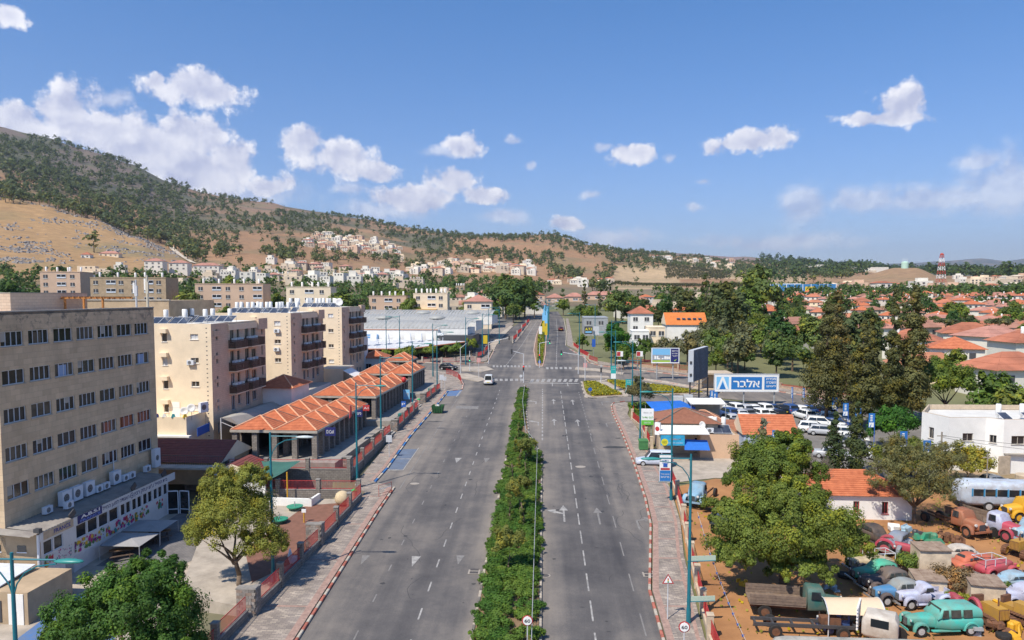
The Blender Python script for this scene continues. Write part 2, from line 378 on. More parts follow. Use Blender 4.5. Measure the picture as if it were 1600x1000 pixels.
def fast_mesh(name, V, quads, cols=None, mats=(), smooth=False, mi=None):
 me = bpy.data.meshes.new(name); V = np.asarray(V, np.float32); Q = np.asarray(quads, np.int32)
 me.vertices.add(len(V)); me.vertices.foreach_set('co', V.ravel())
 k = Q.shape[1]; me.loops.add(Q.size); me.loops.foreach_set('vertex_index', Q.ravel())
 me.polygons.add(len(Q)); me.polygons.foreach_set('loop_start', np.arange(0, Q.size, k, dtype=np.int32))
 try: me.polygons.foreach_set('loop_total', np.full(len(Q), k, dtype=np.int32))
 except Exception: pass
 for m in mats: me.materials.append(m)
 if mi is not None: me.polygons.foreach_set('material_index', np.asarray(mi, np.int32))
 me.polygons.foreach_set('use_smooth', [smooth] * len(Q))
 me.update(calc_edges=True)
 if cols is not None:
  ca = me.color_attributes.new('Col', 'FLOAT_COLOR', 'POINT'); cc = np.ones((len(V), 4), np.float32); cc[:, :3] = cols; ca.data.foreach_set('color', cc.ravel())
 return me
def leaf_arrays(blobs, n, size, seed, clump=.28, clumps=40, up=.3, shell=.55, hue=.3, asp=.6, yellow=.25):
 g = np.random.default_rng(seed); B = np.array(blobs, float); wts = B[:, 6] / B[:, 6].sum()
 bi = g.choice(len(B), clumps, p=wts)
 d = g.normal(size=(clumps, 3)); d /= np.linalg.norm(d, axis=1)[:, None]; d[:, 2] = np.abs(d[:, 2]) * .9 - .3 * (g.random(clumps) < .45)
 rr = shell + (1 - shell) * g.random(clumps)
 cc = B[bi, :3] + d * B[bi, 3:6] * rr[:, None]
 cr = B[bi, 3:6].mean(1) * clump * (0.6 + .8 * g.random(clumps))
 tint = .78 + .5 * g.random(clumps); yel = g.random(clumps) < yellow
 ci = g.integers(0, clumps, n)
 e = g.normal(size=(n, 3)); e /= np.linalg.norm(e, axis=1)[:, None]
 rad = (g.random(n) ** .45)[:, None]
 p = cc[ci] + e * rad * cr[ci][:, None]
 nrm = e * .9 + d[ci] * .5 + np.array([0, 0, up]) + g.normal(size=(n, 3)) * .35; nrm /= np.linalg.norm(nrm, axis=1)[:, None]
 t = np.cross(nrm, g.normal(size=(n, 3))); t /= np.linalg.norm(t, axis=1)[:, None]; b = np.cross(nrm, t)
 s = size * (.6 + .8 * g.random(n))[:, None]
 V = np.stack([p - t * s, p + b * s * asp, p + t * s, p - b * s * asp], 1).reshape(-1, 3)
 col = np.ones((n, 3)) * (tint[ci] * (.85 + .3 * g.random(n)))[:, None]
 col[yel[ci]] *= np.array([1.45, 1.22, .8])
 m2 = g.random(n) < .08; col[m2] *= np.array([1.5, 1.25, .7])
 return V, np.repeat(col, 4, 0)
def leaf_mesh(name, blobs, n, size, m, seed, **k):
 V, col = leaf_arrays(blobs, n, size, seed, **k)
 return fast_mesh(name, V, np.arange(len(V)).reshape(-1, 4), col, [m])
bark = mat('bark', (.14, .10, .07), .95, var=.4, vscale=3, bump=.6, bscale=12)
G_DARK = leafmat('leaf_dark', (.055, .105, .027)); G_MID = leafmat('leaf_mid', (.105, .16, .03)); G_YEL = leafmat('leaf_yellow_green', (.135, .17, .033))
G_PINE = leafmat('leaf_pine', (.062, .085, .032)); G_OLIVE = leafmat('leaf_olive', (.11, .12, .06)); G_CYP = leafmat('leaf_cypress', (.115, .108, .04)); G_BROWN = leafmat('leaf_brown', (.115, .145, .035))
def trunk_mb(h, r, limbs, seed, spread=2.0, top=None):
 mb = MB(); g = random.Random(seed); p = [(0, 0, -.3), (g.uniform(-.1, .1), g.uniform(-.1, .1), h * .5), (g.uniform(-.2, .2), g.uniform(-.2, .2), h)]
 mb.path(p, [r, r * .8, r * .6], 8, bark); z0 = Vector(p[2])
 for i in range(limbs):
  a = 2 * PI * (i + g.uniform(-.3, .3)) / limbs; q = z0 - Vector((0, 0, g.uniform(0, h * .3)))
  e1 = q + Vector((math.cos(a) * spread * .45, math.sin(a) * spread * .45, spread * .45)); e2 = e1 + Vector((math.cos(a) * spread * .5, math.sin(a) * spread * .5, spread * g.uniform(.3, .7)))
  mb.path([q, e1, e2], [r * .5, r * .3, r * .1], 6, bark)
 return mb
#  roads, pavements, kerbs
def road_material():
 m = mat('asphalt', (.1, .1, .1), .9); t, n, l, b = nodes_of(m)
 g = n.new('ShaderNodeNewGeometry'); mp = n.new('ShaderNodeMapping'); l.new(g.outputs['Position'], mp.inputs[0]); mp.inputs['Scale'].default_value = (1, .035, 1)
 n1 = n.new('ShaderNodeTexNoise'); n1.inputs['Scale'].default_value = .75; n1.inputs['Detail'].default_value = 6; l.new(mp.outputs[0], n1.inputs['Vector'])
 n2 = n.new('ShaderNodeTexNoise'); n2.inputs['Scale'].default_value = .16; n2.inputs['Detail'].default_value = 8; n2.inputs['Roughness'].default_value = .7; l.new(g.outputs['Position'], n2.inputs['Vector'])
 n3 = n.new('ShaderNodeTexNoise'); n3.inputs['Scale'].default_value = 14; n3.inputs['Detail'].default_value = 3; l.new(g.outputs['Position'], n3.inputs['Vector'])
 sx_ = n.new('ShaderNodeSeparateXYZ'); l.new(g.outputs['Position'], sx_.inputs[0])
 cr_ = n.new('ShaderNodeValToRGB'); mr = n.new('ShaderNodeMapRange'); l.new(sx_.outputs[0], mr.inputs[0]); mr.inputs[1].default_value = -17; mr.inputs[2].default_value = 11
 l.new(mr.outputs[0], cr_.inputs[0]); e = cr_.color_ramp.elements
 def px(x): return (x + 17) / 28
 vals = [(-17, .58), (-15, .62), (-13.3, .50), (-11.5, .34), (-10.2, .36), (-9, .28), (-7.8, .34), (-6.3, .40), (-4.7, .72), (-4.4, .6), (.1, .70), (.9, .46), (1.8, .42), (2.9, .36), (4.0, .24), (5.2, .34), (6.4, .26), (7.4, .44), (9.3, .52), (11, .6)]
 e[0].position = px(vals[0][0]); e[0].color = (vals[0][1],) * 3 + (1,); e[1].position = 1; e[1].color = (.6, .6, .6, 1)
 for x, v_ in vals[1:-1]:
  q = e.new(px(x)); q.color = (v_,) * 3 + (1,)
 def mm(op, a, b_):
  k = n.new('ShaderNodeMath'); k.operation = op
  for i, x in enumerate((a, b_)):
   if isinstance(x, (int, float)): k.inputs[i].default_value = x
   else: l.new(x, k.inputs[i])
  return k.outputs[0]
 s = mm('ADD', mm('MULTIPLY', cr_.outputs[0], .62), mm('MULTIPLY', mm('SUBTRACT', n1.outputs['Fac'], .5), .55))
 s = mm('ADD', s, mm('MULTIPLY', mm('SUBTRACT', n2.outputs['Fac'], .5), .8))
 s = mm('ADD', s, mm('MULTIPLY', mm('SUBTRACT', n3.outputs['Fac'], .5), .25))
 c2 = n.new('ShaderNodeValToRGB'); l.new(s, c2.inputs[0]); ee = c2.color_ramp.elements
 ee[0].position = 0; ee[0].color = (.052, .049, .052, 1); ee[1].position = .62; ee[1].color = (.262, .225, .19, 1)
 q = ee.new(.22); q.color = (.105, .096, .093, 1)
 l.new(c2.outputs[0], b.inputs['Base Color'])
 return m
ASPH = road_material()
ASPH2 = mat('asphalt_plain', (.12, .115, .11), .9, var=.3, vscale=.3, detail=8)
PAINT = mat('road_paint', (.44, .42, .39), .7, col2=(.17, .16, .155), vscale=2.2, detail=8)
WORN = mat('worn_paint', (.25, .235, .22), .8, col2=(.145, .135, .13), vscale=2.5, detail=8)
BLUEP = mat('worn_blue_paint', (.13, .17, .24), .8, col2=(.11, .125, .16), vscale=1.2, detail=8)
BLUEP2 = mat('blue_paint', (.05, .16, .40), .8, col2=(.13, .16, .22), vscale=.8, detail=8)
def paving_material(name, c1, c2, mort, bw=.42, bh=.2, rot=0, bias=-.25):
 m = mat(name, c1, .9); t, n, l, b = nodes_of(m)
 g = n.new('ShaderNodeNewGeometry'); mp = n.new('ShaderNodeMapping'); mp.inputs['Rotation'].default_value = (0, 0, rot); l.new(g.outputs['Position'], mp.inputs[0])
 br = n.new('ShaderNodeTexBrick'); l.new(mp.outputs[0], br.inputs['Vector']); br.inputs['Scale'].default_value = 1; br.inputs['Brick Width'].default_value = bw; br.inputs['Row Height'].default_value = bh
 br.inputs['Mortar Size'].default_value = .012; br.inputs['Bias'].default_value = bias; br.inputs['Color1'].default_value = (*c1, 1); br.inputs['Color2'].default_value = (*c2, 1); br.inputs['Mortar'].default_value = (*mort, 1)
 no = n.new('ShaderNodeTexNoise'); no.inputs['Scale'].default_value = .8; no.inputs['Detail'].default_value = 8; l.new(g.outputs['Position'], no.inputs['Vector'])
 mr = n.new('ShaderNodeMapRange'); l.new(no.outputs['Fac'], mr.inputs[0]); mr.inputs[1].default_value = .3; mr.inputs[2].default_value = .7; mr.inputs[3].default_value = .72; mr.inputs[4].default_value = 1.15
 vm_ = n.new('ShaderNodeVectorMath'); vm_.operation = 'SCALE'; l.new(br.outputs[0], vm_.inputs[0]); l.new(mr.outputs[0], vm_.inputs['Scale']); l.new(vm_.outputs[0], b.inputs['Base Color'])
 return m
PAVE = paving_material('paving', (.27, .225, .195), (.56, .47, .37), (.14, .12, .11), .44, .16, bias=-.45)
PINK = mat('pink_paving', (.33, .215, .175), .9, var=.25, vscale=3)
SOIL = mat('soil', (.27, .165, .095), .95, col2=(.16, .11, .065), vscale=1.2, detail=10)
DUST = mat('dusty_concrete', (.37, .315, .255), .9, var=.25, vscale=.7, detail=8)
BRN = mat('yard_earth', (.42, .205, .08), .95, col2=(.27, .125, .05), vscale=.35, bump=.5, bscale=5, detail=12)
def sheet(name, poly, off, m, kind='structure'):
 mb = MB(); vs = [(x, y, SL * y + off) for x, y in poly]
 a = sum(poly[i][0] * poly[(i + 1) % len(poly)][1] - poly[(i + 1) % len(poly)][0] * poly[i][1] for i in range(len(poly)))
 if a < 0: vs = vs[::-1]
 mb.add(vs, [tuple(range(len(vs)))], m); o = mb.build(name); tag(o, kind=kind); return o
def pxs(l): return [G(u, v) for u, v in l]
KL = [(465, 1000), (591, 800), (616, 763)]; KBAY = [(586, 754), (605, 733), (640, 684), (675, 643), (700, 612)]; KC = [(722, 609), (724, 601), (719, 591), (698, 583), (660, 579), (560, 579)]
KR = [(955, 634), (957, 646), (972, 678), (990, 724), (1008, 780), (1016.6, 820), (1016, 860), (1015, 925), (1036, 1000)]
left = [(-15.1, -70)] + pxs(KL + KBAY + KC)
far_l = pxs([(560, 565), (654, 566), (720, 570), (762, 567), (772, 548), (770, 535), (786, 522), (806, 508), (818, 500), (824, 492), (828, 487)])
far_r = pxs([(872, 487), (880, 498), (884, 520), (884, 540), (900, 549), (912, 558), (920, 567), (938, 572), (964, 575), (1074, 588), (1220, 613), (1278, 622), (1350, 632), (1430, 642), (1600, 665), (1750, 690), (1750, 712), (1600, 690), (1447, 666), (1380, 656), (1276, 640), (1200, 630), (1120, 622), (1085, 628), (1000, 627), (976, 628), (960, 630)])
sheet('road', left + far_l + far_r + pxs(KR) + [(7.3, -70)], .03, ASPH)
def slab(name, poly, top, m, kind='structure', h=.25):
 mb = MB(); mb.prism(poly, top - h, top, m, zf=lambda x, y: SL * y); o = mb.build(name); tag(o, kind=kind); return o
fenceL = [(-19.9, -70), (-19.6, 45), (-18.6, 60), (-18.3, 73.5)]
paveL = [(-15.3, -70)] + [(x - .2, y) for x, y in pxs(KL)] + [(x - .2, y) for x, y in pxs(KBAY)] + [(x, y - .2) for x, y in pxs([(722, 609)])] + [(x - .2, y - .1) for x, y in pxs([(724, 601), (719, 591), (698, 583), (660, 579), (560, 579)])]
backL = [(-45, 144), (-31, 131), (-21, 128), (-20, 76), (-19.2, 74.5)]
slab('left_pavement', paveL + backL + fenceL[::-1], .15, PAVE)
paveR = [(x + .2, y) for x, y in pxs(KR)] + [(7.5, -70), (10.4, -70), (10.2, 45), (11.4, 58), (12.6, 66), (13.4, 76), (13.5, 92), (13.6, 105), (13.3, 114), (14.8, 122.5)]
slab('right_pavement', [G(976, 629), G(960, 631.5)] + paveR, .15, PAVE)
def ribbon(name, pts, wd, off, m, side=1, parent=None, kind='structure'):
 mb = MB(); n_ = len(pts); q = []
 for i, p in enumerate(pts):
  a = Vector(pts[max(0, i - 1)]); b = Vector(pts[min(n_ - 1, i + 1)]); t = (b - a).normalized(); nn = Vector((-t.y, t.x)) * side
  q.append((p, (p[0] + nn.x * wd, p[1] + nn.y * wd)))
 for (a, b), (c, d) in zip(q, q[1:]):
  vs = [(*a, SL * a[1] + off), (*c, SL * c[1] + off), (*d, SL * d[1] + off), (*b, SL * b[1] + off)]
  mb.add(vs if side < 0 else vs[::-1], [(0, 1, 2, 3)], m)
 o = mb.build(name, parent)
 if parent is None: tag(o, kind=kind)
 return o
kL = [(-15.1, -60)] + pxs(KL); kB = pxs(KBAY); kC = pxs(KC); kR = pxs(KR) + [(7.3, -60)]
ribbon('paving_border', [(x - .22, y) for x, y in kL], .5, .156, PINK, 1)
ribbon('paving_border', [(x + .22, y) for x, y in kR], .45, .156, PINK, 1)
ribbon('paving_border', [(x - .22, y) for x, y in kB], .4, .156, PINK, 1)
ribbon('paving_border', [(13.2, 92), (13.1, 76), (12.3, 66), (11.1, 58), (9.9, 45), (9.9, 20)], .25, .156, PINK, -1)
mbp = MB()
def strip(x0, x1, y, w=.22):
 mbp.add([(x0, y, SL * y + .157), (x1, y, SL * y + .157), (x1, y + w, SL * (y + w) + .157), (x0, y + w, SL * (y + w) + .157)], [(0, 1, 2, 3)], PINK)
for k in range(9): y = 49 + k * 4.15; strip(8.2 + (max(0, min(1, (y - 48) / 22))) * 2.4, 9.8 + max(0, min(1, (y - 45) / 30)) * 3.1, y)
for k in range(12): y = 40 + k * 8.0; strip(-19.2 if y < 70 else -20, -15.9 if y < 74 else -17.9, y)
tag(mbp.build('paving_border'), kind='structure')
med = [(-4.4, -60), (-4.4, 95), (-4.05, 122), (-3.8, 138), (-3.3, 142), (-2.95, 138), (-2.9, 122), (-1.8, 99), (-.75, 93.5), (-.1, 88), (-.1, -60)]
slab('median_bed', med, .13, SOIL)
medN = pxs([(838, 571), (848, 573), (852, 555), (853, 530), (857, 503), (859, 490), (850, 489), (846, 503), (838, 525), (834, 548)])
slab('median_bed', medN, .13, SOIL)
isA = pxs([(908, 597), (930, 595.5), (945, 594), (1000, 597.5), (1060, 606), (1112, 616), (1062, 617.5), (973, 620), (924, 623), (914, 621), (910, 608)])
slab('traffic_island', isA, .13, DUST)
slab('flower_bed', pxs([(911, 598.5), (930, 598), (974, 618.5), (926, 621), (917, 617), (913, 608)]), .17, SOIL)
slab('flower_bed', pxs([(946, 596), (966, 596.5), (1056, 607.5), (1100, 614.5), (1060, 616), (985, 617)]), .17, SOIL)
slab('traffic_island', pxs([(1006, 592), (1040, 596), (1085, 604), (1130, 612), (1128, 614), (1080, 607), (1036, 599.5), (1004, 594.5)]), .13, DUST)
slab('traffic_island', pxs([(900, 574), (938, 577), (975, 583), (973, 586), (930, 580), (898, 578)]), .12, DUST)
slab('traffic_island', pxs([(905, 587), (950, 588), (952, 590.5), (905, 590.5)]), .12, DUST)
slab('traffic_island', pxs([(700, 585), (730, 584), (752, 590), (760, 594), (748, 597), (722, 592)]), .12, DUST)
slab('traffic_island', pxs([(720, 574), (760, 573), (772, 578), (752, 582), (722, 580)]), .12, DUST)
slab('traffic_island', pxs([(800, 537), (806, 535), (830, 503), (826, 503)]), .14, DUST)
slab('far_pavement', pxs([(884, 498), (888, 498), (893, 520), (896, 540), (915, 553), (935, 565), (960, 569), (1074, 581), (1220, 606), (1280, 615), (1280, 620.5), (1220, 611.5), (1074, 586.5), (964, 573.5), (938, 570.5), (922, 566), (914, 557), (902, 548), (886, 540), (886, 520)]), .15, PAVE)
slab('far_pavement', pxs([(560, 563.5), (654, 564.5), (720, 568), (760, 565), (769, 548), (767, 533), (784, 520), (803, 507), (800, 503), (770, 515), (750, 540), (735, 556), (700, 560), (640, 558), (560, 556)]), .15, PAVE)
slab('service_pavement', pxs([(772, 548), (775, 541), (790, 522), (802, 510), (797, 510), (782, 521), (766, 533), (766, 545)]), .17, DUST)
sheet('parking_ground', [G(640, 545), G(750, 545), G(806, 500), G(790, 494), G(600, 500), G(560, 540)], .035, ASPH2)
RW = [mat('kerb_red', (.36, .115, .08), .85, var=.35, vscale=2.5), mat('kerb_white', (.50, .44, .36), .85, col2=(.34, .29, .24), vscale=2.5)]
BW = [mat('kerb_blue', (.035, .15, .38), .8, var=.3, vscale=3), RW[1]]
KW = [mat('kerb_dark', (.15, .135, .12), .8, var=.3, vscale=3), RW[1]]
PW = [mat('kerb_pink', (.50, .25, .2), .8, var=.3, vscale=3), mat('kerb_pale', (.55, .47, .40), .85, var=.2, vscale=3)]
WW = [RW[1], PW[1]]
def stone_mesh(m, ln, wd=.2, h=.17):
 mb = MB(); b = .03; hx, L_ = wd / 2, ln / 2 - .015
 mb.add([(-hx, -L_, 0), (hx, -L_, 0), (hx, L_, 0), (-hx, L_, 0), (-hx, -L_, h - b), (hx, -L_, h - b), (hx, L_, h - b), (-hx, L_, h - b), (-hx + b, -L_ + .01, h), (hx - b, -L_ + .01, h), (hx - b, L_ - .01, h), (-hx + b, L_ - .01, h)],
  [(0, 1, 5, 4), (1, 2, 6, 5), (2, 3, 7, 6), (3, 0, 4, 7), (4, 5, 9, 8), (5, 6, 10, 9), (6, 7, 11, 10), (7, 4, 8, 11), (8, 9, 10, 11)], m)
 return mb.mesh('kerb_stone')
SM = {}
def kerb(pts, cols, label, near=72, ln=1.0, skip=26, rep=1):
 root = thing('kerb', label, 'kerb', (*pts[0], 0)); root.location = (0, 0, 0)
 far = MB(); k = 0
 for (a, b) in zip(pts, pts[1:]):
  a = Vector(a); b = Vector(b); n_ = max(1, round((b - a).length / ln)); t = (b - a) / n_; rz = math.atan2(-t.x, t.y); rx = math.atan(SL)
  for i in range(n_):
   c = a + t * (i + .5); k += 1; m = cols[(k // rep) % 2]
   if c.y < skip: continue
   z = SL * c.y + .02
   if c.y < near:
    key = (m.name, round(t.length, 2))
    if key not in SM: SM[key] = stone_mesh(m, t.length)
    o = mkobj('kerb_stone', SM[key], root, (c.x, c.y, z)); o.rotation_euler = (rx * math.cos(rz), 0, rz)
   else: far.tbox((c.x, c.y, z + .08), (.2, t.length - .03, .17), m, rz, rx=rx)
 if far.v:
  o = far.build('far_stones', root); o['kind'] = 'stuff'
 return root
kerb(kL, RW, 'kerb of red and white painted stones along the left pavement')
kerb(kB, BW, 'blue and white painted kerb of the parking bay on the left', rep=2)
kerb([kB[-1]] + kC[:3], PW, 'kerb curving round the left pavement corner by the junction', near=0)
kerb(kC[2:], WW, 'pale kerb along the near side of the left side street', near=0)
kerb([(-4.4, 26), (-4.4, 95), (-4.05, 122), (-3.8, 138), (-3.3, 142)], KW, 'black and white kerb on the left side of the planted median')
kerb([(-.1, 26), (-.1, 88), (-.75, 93.5), (-1.8, 99), (-2.9, 122), (-2.95, 138)], KW, 'black and white kerb on the right side of the planted median')
kerb(kR[::-1], RW, 'kerb of red and white painted stones along the right pavement')
kerb(pxs([(955, 634), (960, 630), (976, 628)]), RW, 'kerb rounding the corner into the right slip lane', near=0)
kerb(isA + isA[:1], KW, 'black and white kerb around the flowered traffic island', near=0, rep=2)
kerb(pxs([(890, 546), (912, 558), (920, 567), (938, 572), (964, 575), (1074, 588), (1220, 613), (1278, 622), (1350, 632)]), PW, 'pink and pale kerb along the far side of the right side street', near=0, rep=2)
kerb(pxs([(560, 565), (654, 566), (720, 570), (762, 567), (772, 548)]), PW, 'pink and white kerb along the far side of the left side street', near=0, rep=2)
kerb(pxs([(1004, 593), (1040, 598), (1085, 606), (1130, 613)]), PW, 'pale kerb of the narrow strip inside the right side street', near=0, rep=2)
kerb(medN[:5], PW, 'pale kerb along the right of the median beyond the junction', near=0)
kerb(pxs([(838, 571), (834, 548), (838, 525), (846, 503)]), PW, 'pale kerb along the left of the median beyond the junction', near=0)
kerb(pxs([(884, 540), (885, 520), (881, 498)]), WW, 'pale kerb along the right of the far carriageway', near=0)
mk = MB()
def mquad(pts, m=PAINT, off=.036):
 a = sum(pts[i][0] * pts[(i + 1) % len(pts)][1] - pts[(i + 1) % len(pts)][0] * pts[i][1] for i in range(len(pts)))
 if a < 0: pts = pts[::-1]
 mk.add([(x, y, SL * y + off) for x, y in pts], [tuple(range(len(pts)))], m)
def dash(xf, y0, y1, ln, gap, wd, m=PAINT):
 y = y0
 while y < y1:
  mquad([(xf(y) - wd / 2, y), (xf(y) + wd / 2, y), (xf(y + ln) + wd / 2, y + ln), (xf(y + ln) - wd / 2, y + ln)], m); y += ln + gap
xr = lambda y: 3.37
dash(xr, 20, 135, 3.0, 1.5, .12); dash(lambda y: -8.2 + max(0, y - 100) * .004, 30, 138, 1.6, 2.6, .12)
dash(lambda y: 6.6, 26, 100, 3, 3.4, .1, WORN); dash(lambda y: 6.7, 100, 134, 1.2, 1.2, .16, WORN); dash(lambda y: -.0, 97, 137, 1.4, .8, .2, PAINT)
dash(lambda y: -11.8, 44, 120, 1.2, 4, .1, WORN)
dash(lambda y: -15.0, 75, 124, 4, .8, .1, WORN)
for px_ in [[(602, 735.4), (629, 735.4), (629.4, 734.2), (603, 734.2)], [(616, 717.8), (642, 717.8), (642.6, 717), (617, 717)], [(629, 735), (630.4, 735), (655, 700), (653.6, 700)], [(578, 752), (590, 757), (591, 756.2), (579, 751.2)]]: mquad(pxs(px_))
mquad(pxs([(603, 734), (629, 734), (652, 702), (625, 702)]), BLUEP, .033)
mquad(pxs([(698, 619), (716, 619), (722, 610), (701, 611)]), BLUEP2, .033); mquad(pxs([(712, 620), (714, 620), (721, 611), (719, 611)]))
mquad(pxs([(711, 638.5), (747, 639.5), (748, 635), (713, 634.5)]), WORN)
for i in range(6): u = 773 + i * 8; mquad(pxs([(u, 595.5), (u + 4.6, 595.5), (u + 4.2, 592), (u - .2, 592)]))
for i in range(9): u = 828 + i * 8.6; mquad(pxs([(u, 597), (u + 5, 597), (u + 7, 592.5), (u + 2.2, 592.5)]))
for i in range(11): u = 770 + i * 5.6; mquad(pxs([(u, 574), (u + 3.2, 574), (u + 3, 571), (u - .1, 571)]))
for i in range(6): u = 853 + i * 7.2; mquad(pxs([(u, 577), (u + 4.2, 577), (u + 4, 573.6), (u - .2, 573.6)]))
mquad(pxs([(826, 599), (905, 600), (905, 599), (826, 598)]))
for y0, y1, xa, xb in ((165, 300, -5.2, -5.2),): pass
for pl in ([(790, 572), (815, 540), (832, 512), (842, 498)], [(869, 572), (870, 545), (871, 520), (869, 499)]):
 q = pxs(pl)
 for (a, b) in zip(q, q[1:]):
  n_ = int((b[1] - a[1]) / 4)
  for i in range(n_):
   t0, t1 = i / n_, (i + .8) / n_; A = (a[0] + (b[0] - a[0]) * t0, a[1] + (b[1] - a[1]) * t0); B = (a[0] + (b[0] - a[0]) * t1, a[1] + (b[1] - a[1]) * t1)
   mquad([(A[0] - .07, A[1]), (A[0] + .07, A[1]), (B[0] + .07, B[1]), (B[0] - .07, B[1])], PAINT)
def arrow(u, v, kind='up', m=PAINT, s=1.0):
 x, y = G(u, v); W_ = lambda a, b: (x + a * s, y + b * s * 1.0)
 if kind in ('up', 'upleft'):
  mquad([W_(-.09, -2.2), W_(.09, -2.2), W_(.09, 1), W_(-.09, 1)], m); mquad([W_(-.42, .9), W_(.42, .9), W_(0, 2.4)], m, .037)
 if kind in ('left', 'upleft'):
  o = 0 if kind == 'upleft' else .4
  if kind == 'left': mquad([W_(o - .09, -2.2), W_(o + .09, -2.2), W_(o + .09, .2), W_(o - .09, .2)], m)
  mquad([W_(o - 1.0, .3), W_(o, -.2), W_(o + .06, .1), W_(o - .9, .75)], m, .038); mquad([W_(o - 1.7, .9), W_(o - .8, .0), W_(o - .75, 1.15)], m, .039)
 if kind == 'down':
  mquad([W_(-.42, .9), W_(.42, .9), W_(0, -1.4)], m)
 if kind == 'right':
  mquad([W_(-.09, -2.2), W_(.09, -2.2), W_(.09, .2), W_(-.09, .2)], m); mquad([W_(0, 0), W_(.9, .4), W_(.85, .7), W_(0, .35)], m, .038); mquad([W_(1.6, .8), W_(.8, .0), W_(.75, 1.15)], m, .039)
for a in ((865, 628, 'up'), (895, 629, 'up'), (834, 628, 'left'), (866, 660, 'up'), (903, 661, 'up'), (837, 660, 'left'), (947, 662, 'right', WORN), (940, 629, 'right', WORN), (881, 803, 'upleft'), (935, 807, 'up', WORN), (863, 600.8, 'up'), (887, 600.8, 'up'),
  (569, 874, 'down', WORN, .8), (648, 876, 'down', PAINT, .9), (718, 874, 'down', WORN, .8), (715, 719, 'down', PAINT, 1), (760, 719, 'down', WORN, .9), (995, 815, 'right', WORN)): arrow(*a)
tag(mk.build('road_markings'), kind='structure')
PATCH = mat('tar_patch', (.045, .044, .046), .85, var=.3, vscale=2)
pt = MB()
def pquad(pts, m):
 a = sum(pts[i][0] * pts[(i + 1) % len(pts)][1] - pts[(i + 1) % len(pts)][0] * pts[i][1] for i in range(len(pts)))
 if a < 0: pts = pts[::-1]
 pt.add([(x, y, SL * y + .034) for x, y in pts], [tuple(range(len(pts)))], m)
def blot(u, v, ru, rv, seed):
 x, y = G(u, v); g = random.Random(seed); x1 = abs(G(u + ru, v)[0] - x); y1 = abs(G(u, v - rv)[1] - y)
 pquad([(x + math.cos(a) * x1 * g.uniform(.55, 1), y + math.sin(a) * y1 * g.uniform(.5, 1)) for a in [2 * PI * i / 14 for i in range(14)]], PATCH)
for i, a in enumerate([(962, 699, 24, 2.2), (966, 685, 7, 1), (560, 768, 3, 1.4), (680, 659, 16, .9), (598, 912, 6, 2)] + [(rng.uniform(560, 760) if k % 2 else rng.uniform(860, 1000), rng.uniform(640, 990), rng.uniform(1.2, 5), rng.uniform(.6, 1.8)) for k in range(34)]): blot(*a, i)
for i in range(22):
 g = random.Random(40 + i); x, y = g.choice([(g.uniform(-14, -6), g.uniform(48, 110)), (g.uniform(6.8, 9.5), g.uniform(50, 95))]); p = [(x, y)]; an = g.uniform(0, PI)
 for _ in range(12):
  an += g.uniform(-.7, .7); x += math.cos(an) * .5; y += math.sin(an) * .8; p.append((x, y))
 for a, b in zip(p, p[1:]): pquad([(a[0] - .02, a[1]), (a[0] + .02, a[1]), (b[0] + .02, b[1]), (b[0] - .02, b[1])], PATCH)
tag(pt.build('road_stains'), kind='structure')
IRON = mat('cast_iron', (.09, .08, .075), .7, var=.3, vscale=9); DCON = mat('drain_concrete', (.33, .29, .25), .9)
def drain(u, v, lab, rz=0):
 x, y = G(u, v); t = thing('drain_grate', lab, 'drain', (x, y, SL * y + .03), rz)
 mb = MB(); mb.box(-.45, .45, -.62, .62, 0, .012, DCON); mb.build('frame', t)
 for k in (-1, 1):
  g_ = MB()
  g_.box(-.32, .32, k * .3 - .22, k * .3 + .22, .01, .018, IRON)
  for i in range(7): g_.box(-.3 + i * .1 - .02, -.3 + i * .1 + .02, k * .3 - .2, k * .3 + .2, .018, .03, IRON)
  g_.build('grate', t)
drain(1013, 897, 'square iron drain grate in the gutter by the right kerb'); drain(741, 893, 'iron drain grate in the gutter left of the planted median')
def cover(u, v, lab, r=.4, m=IRON, h=.06):
 x, y = G(u, v); t = thing('manhole_cover', lab, 'manhole cover', (x, y, SL * y + h))
 mb = MB(); mb.lathe([(r + .1, 0), (r + .1, .01), (r + .02, .012)], DCON, 18); mb.build('collar', t); mb = MB(); mb.lathe([(r, 0), (r, .016), (r * .9, .02)], m, 18); mb.build('lid', t)
cover(907, 729.6, 'pale round manhole cover in the right carriageway', .5, DCON, .03); cover(852, 900, 'small oval iron cover beside the right kerb of the median', .3, IRON, .03)
cover(567, 761, 'round iron manhole cover in the left pavement by the lamp post', .35, IRON, .16); cover(648, 756, 'pale manhole cover in the left carriageway behind the barrier', .4, DCON, .03); cover(644, 658, 'small dark cover in the left pavement by the tiled kiosk roofs', .35, IRON, .16)
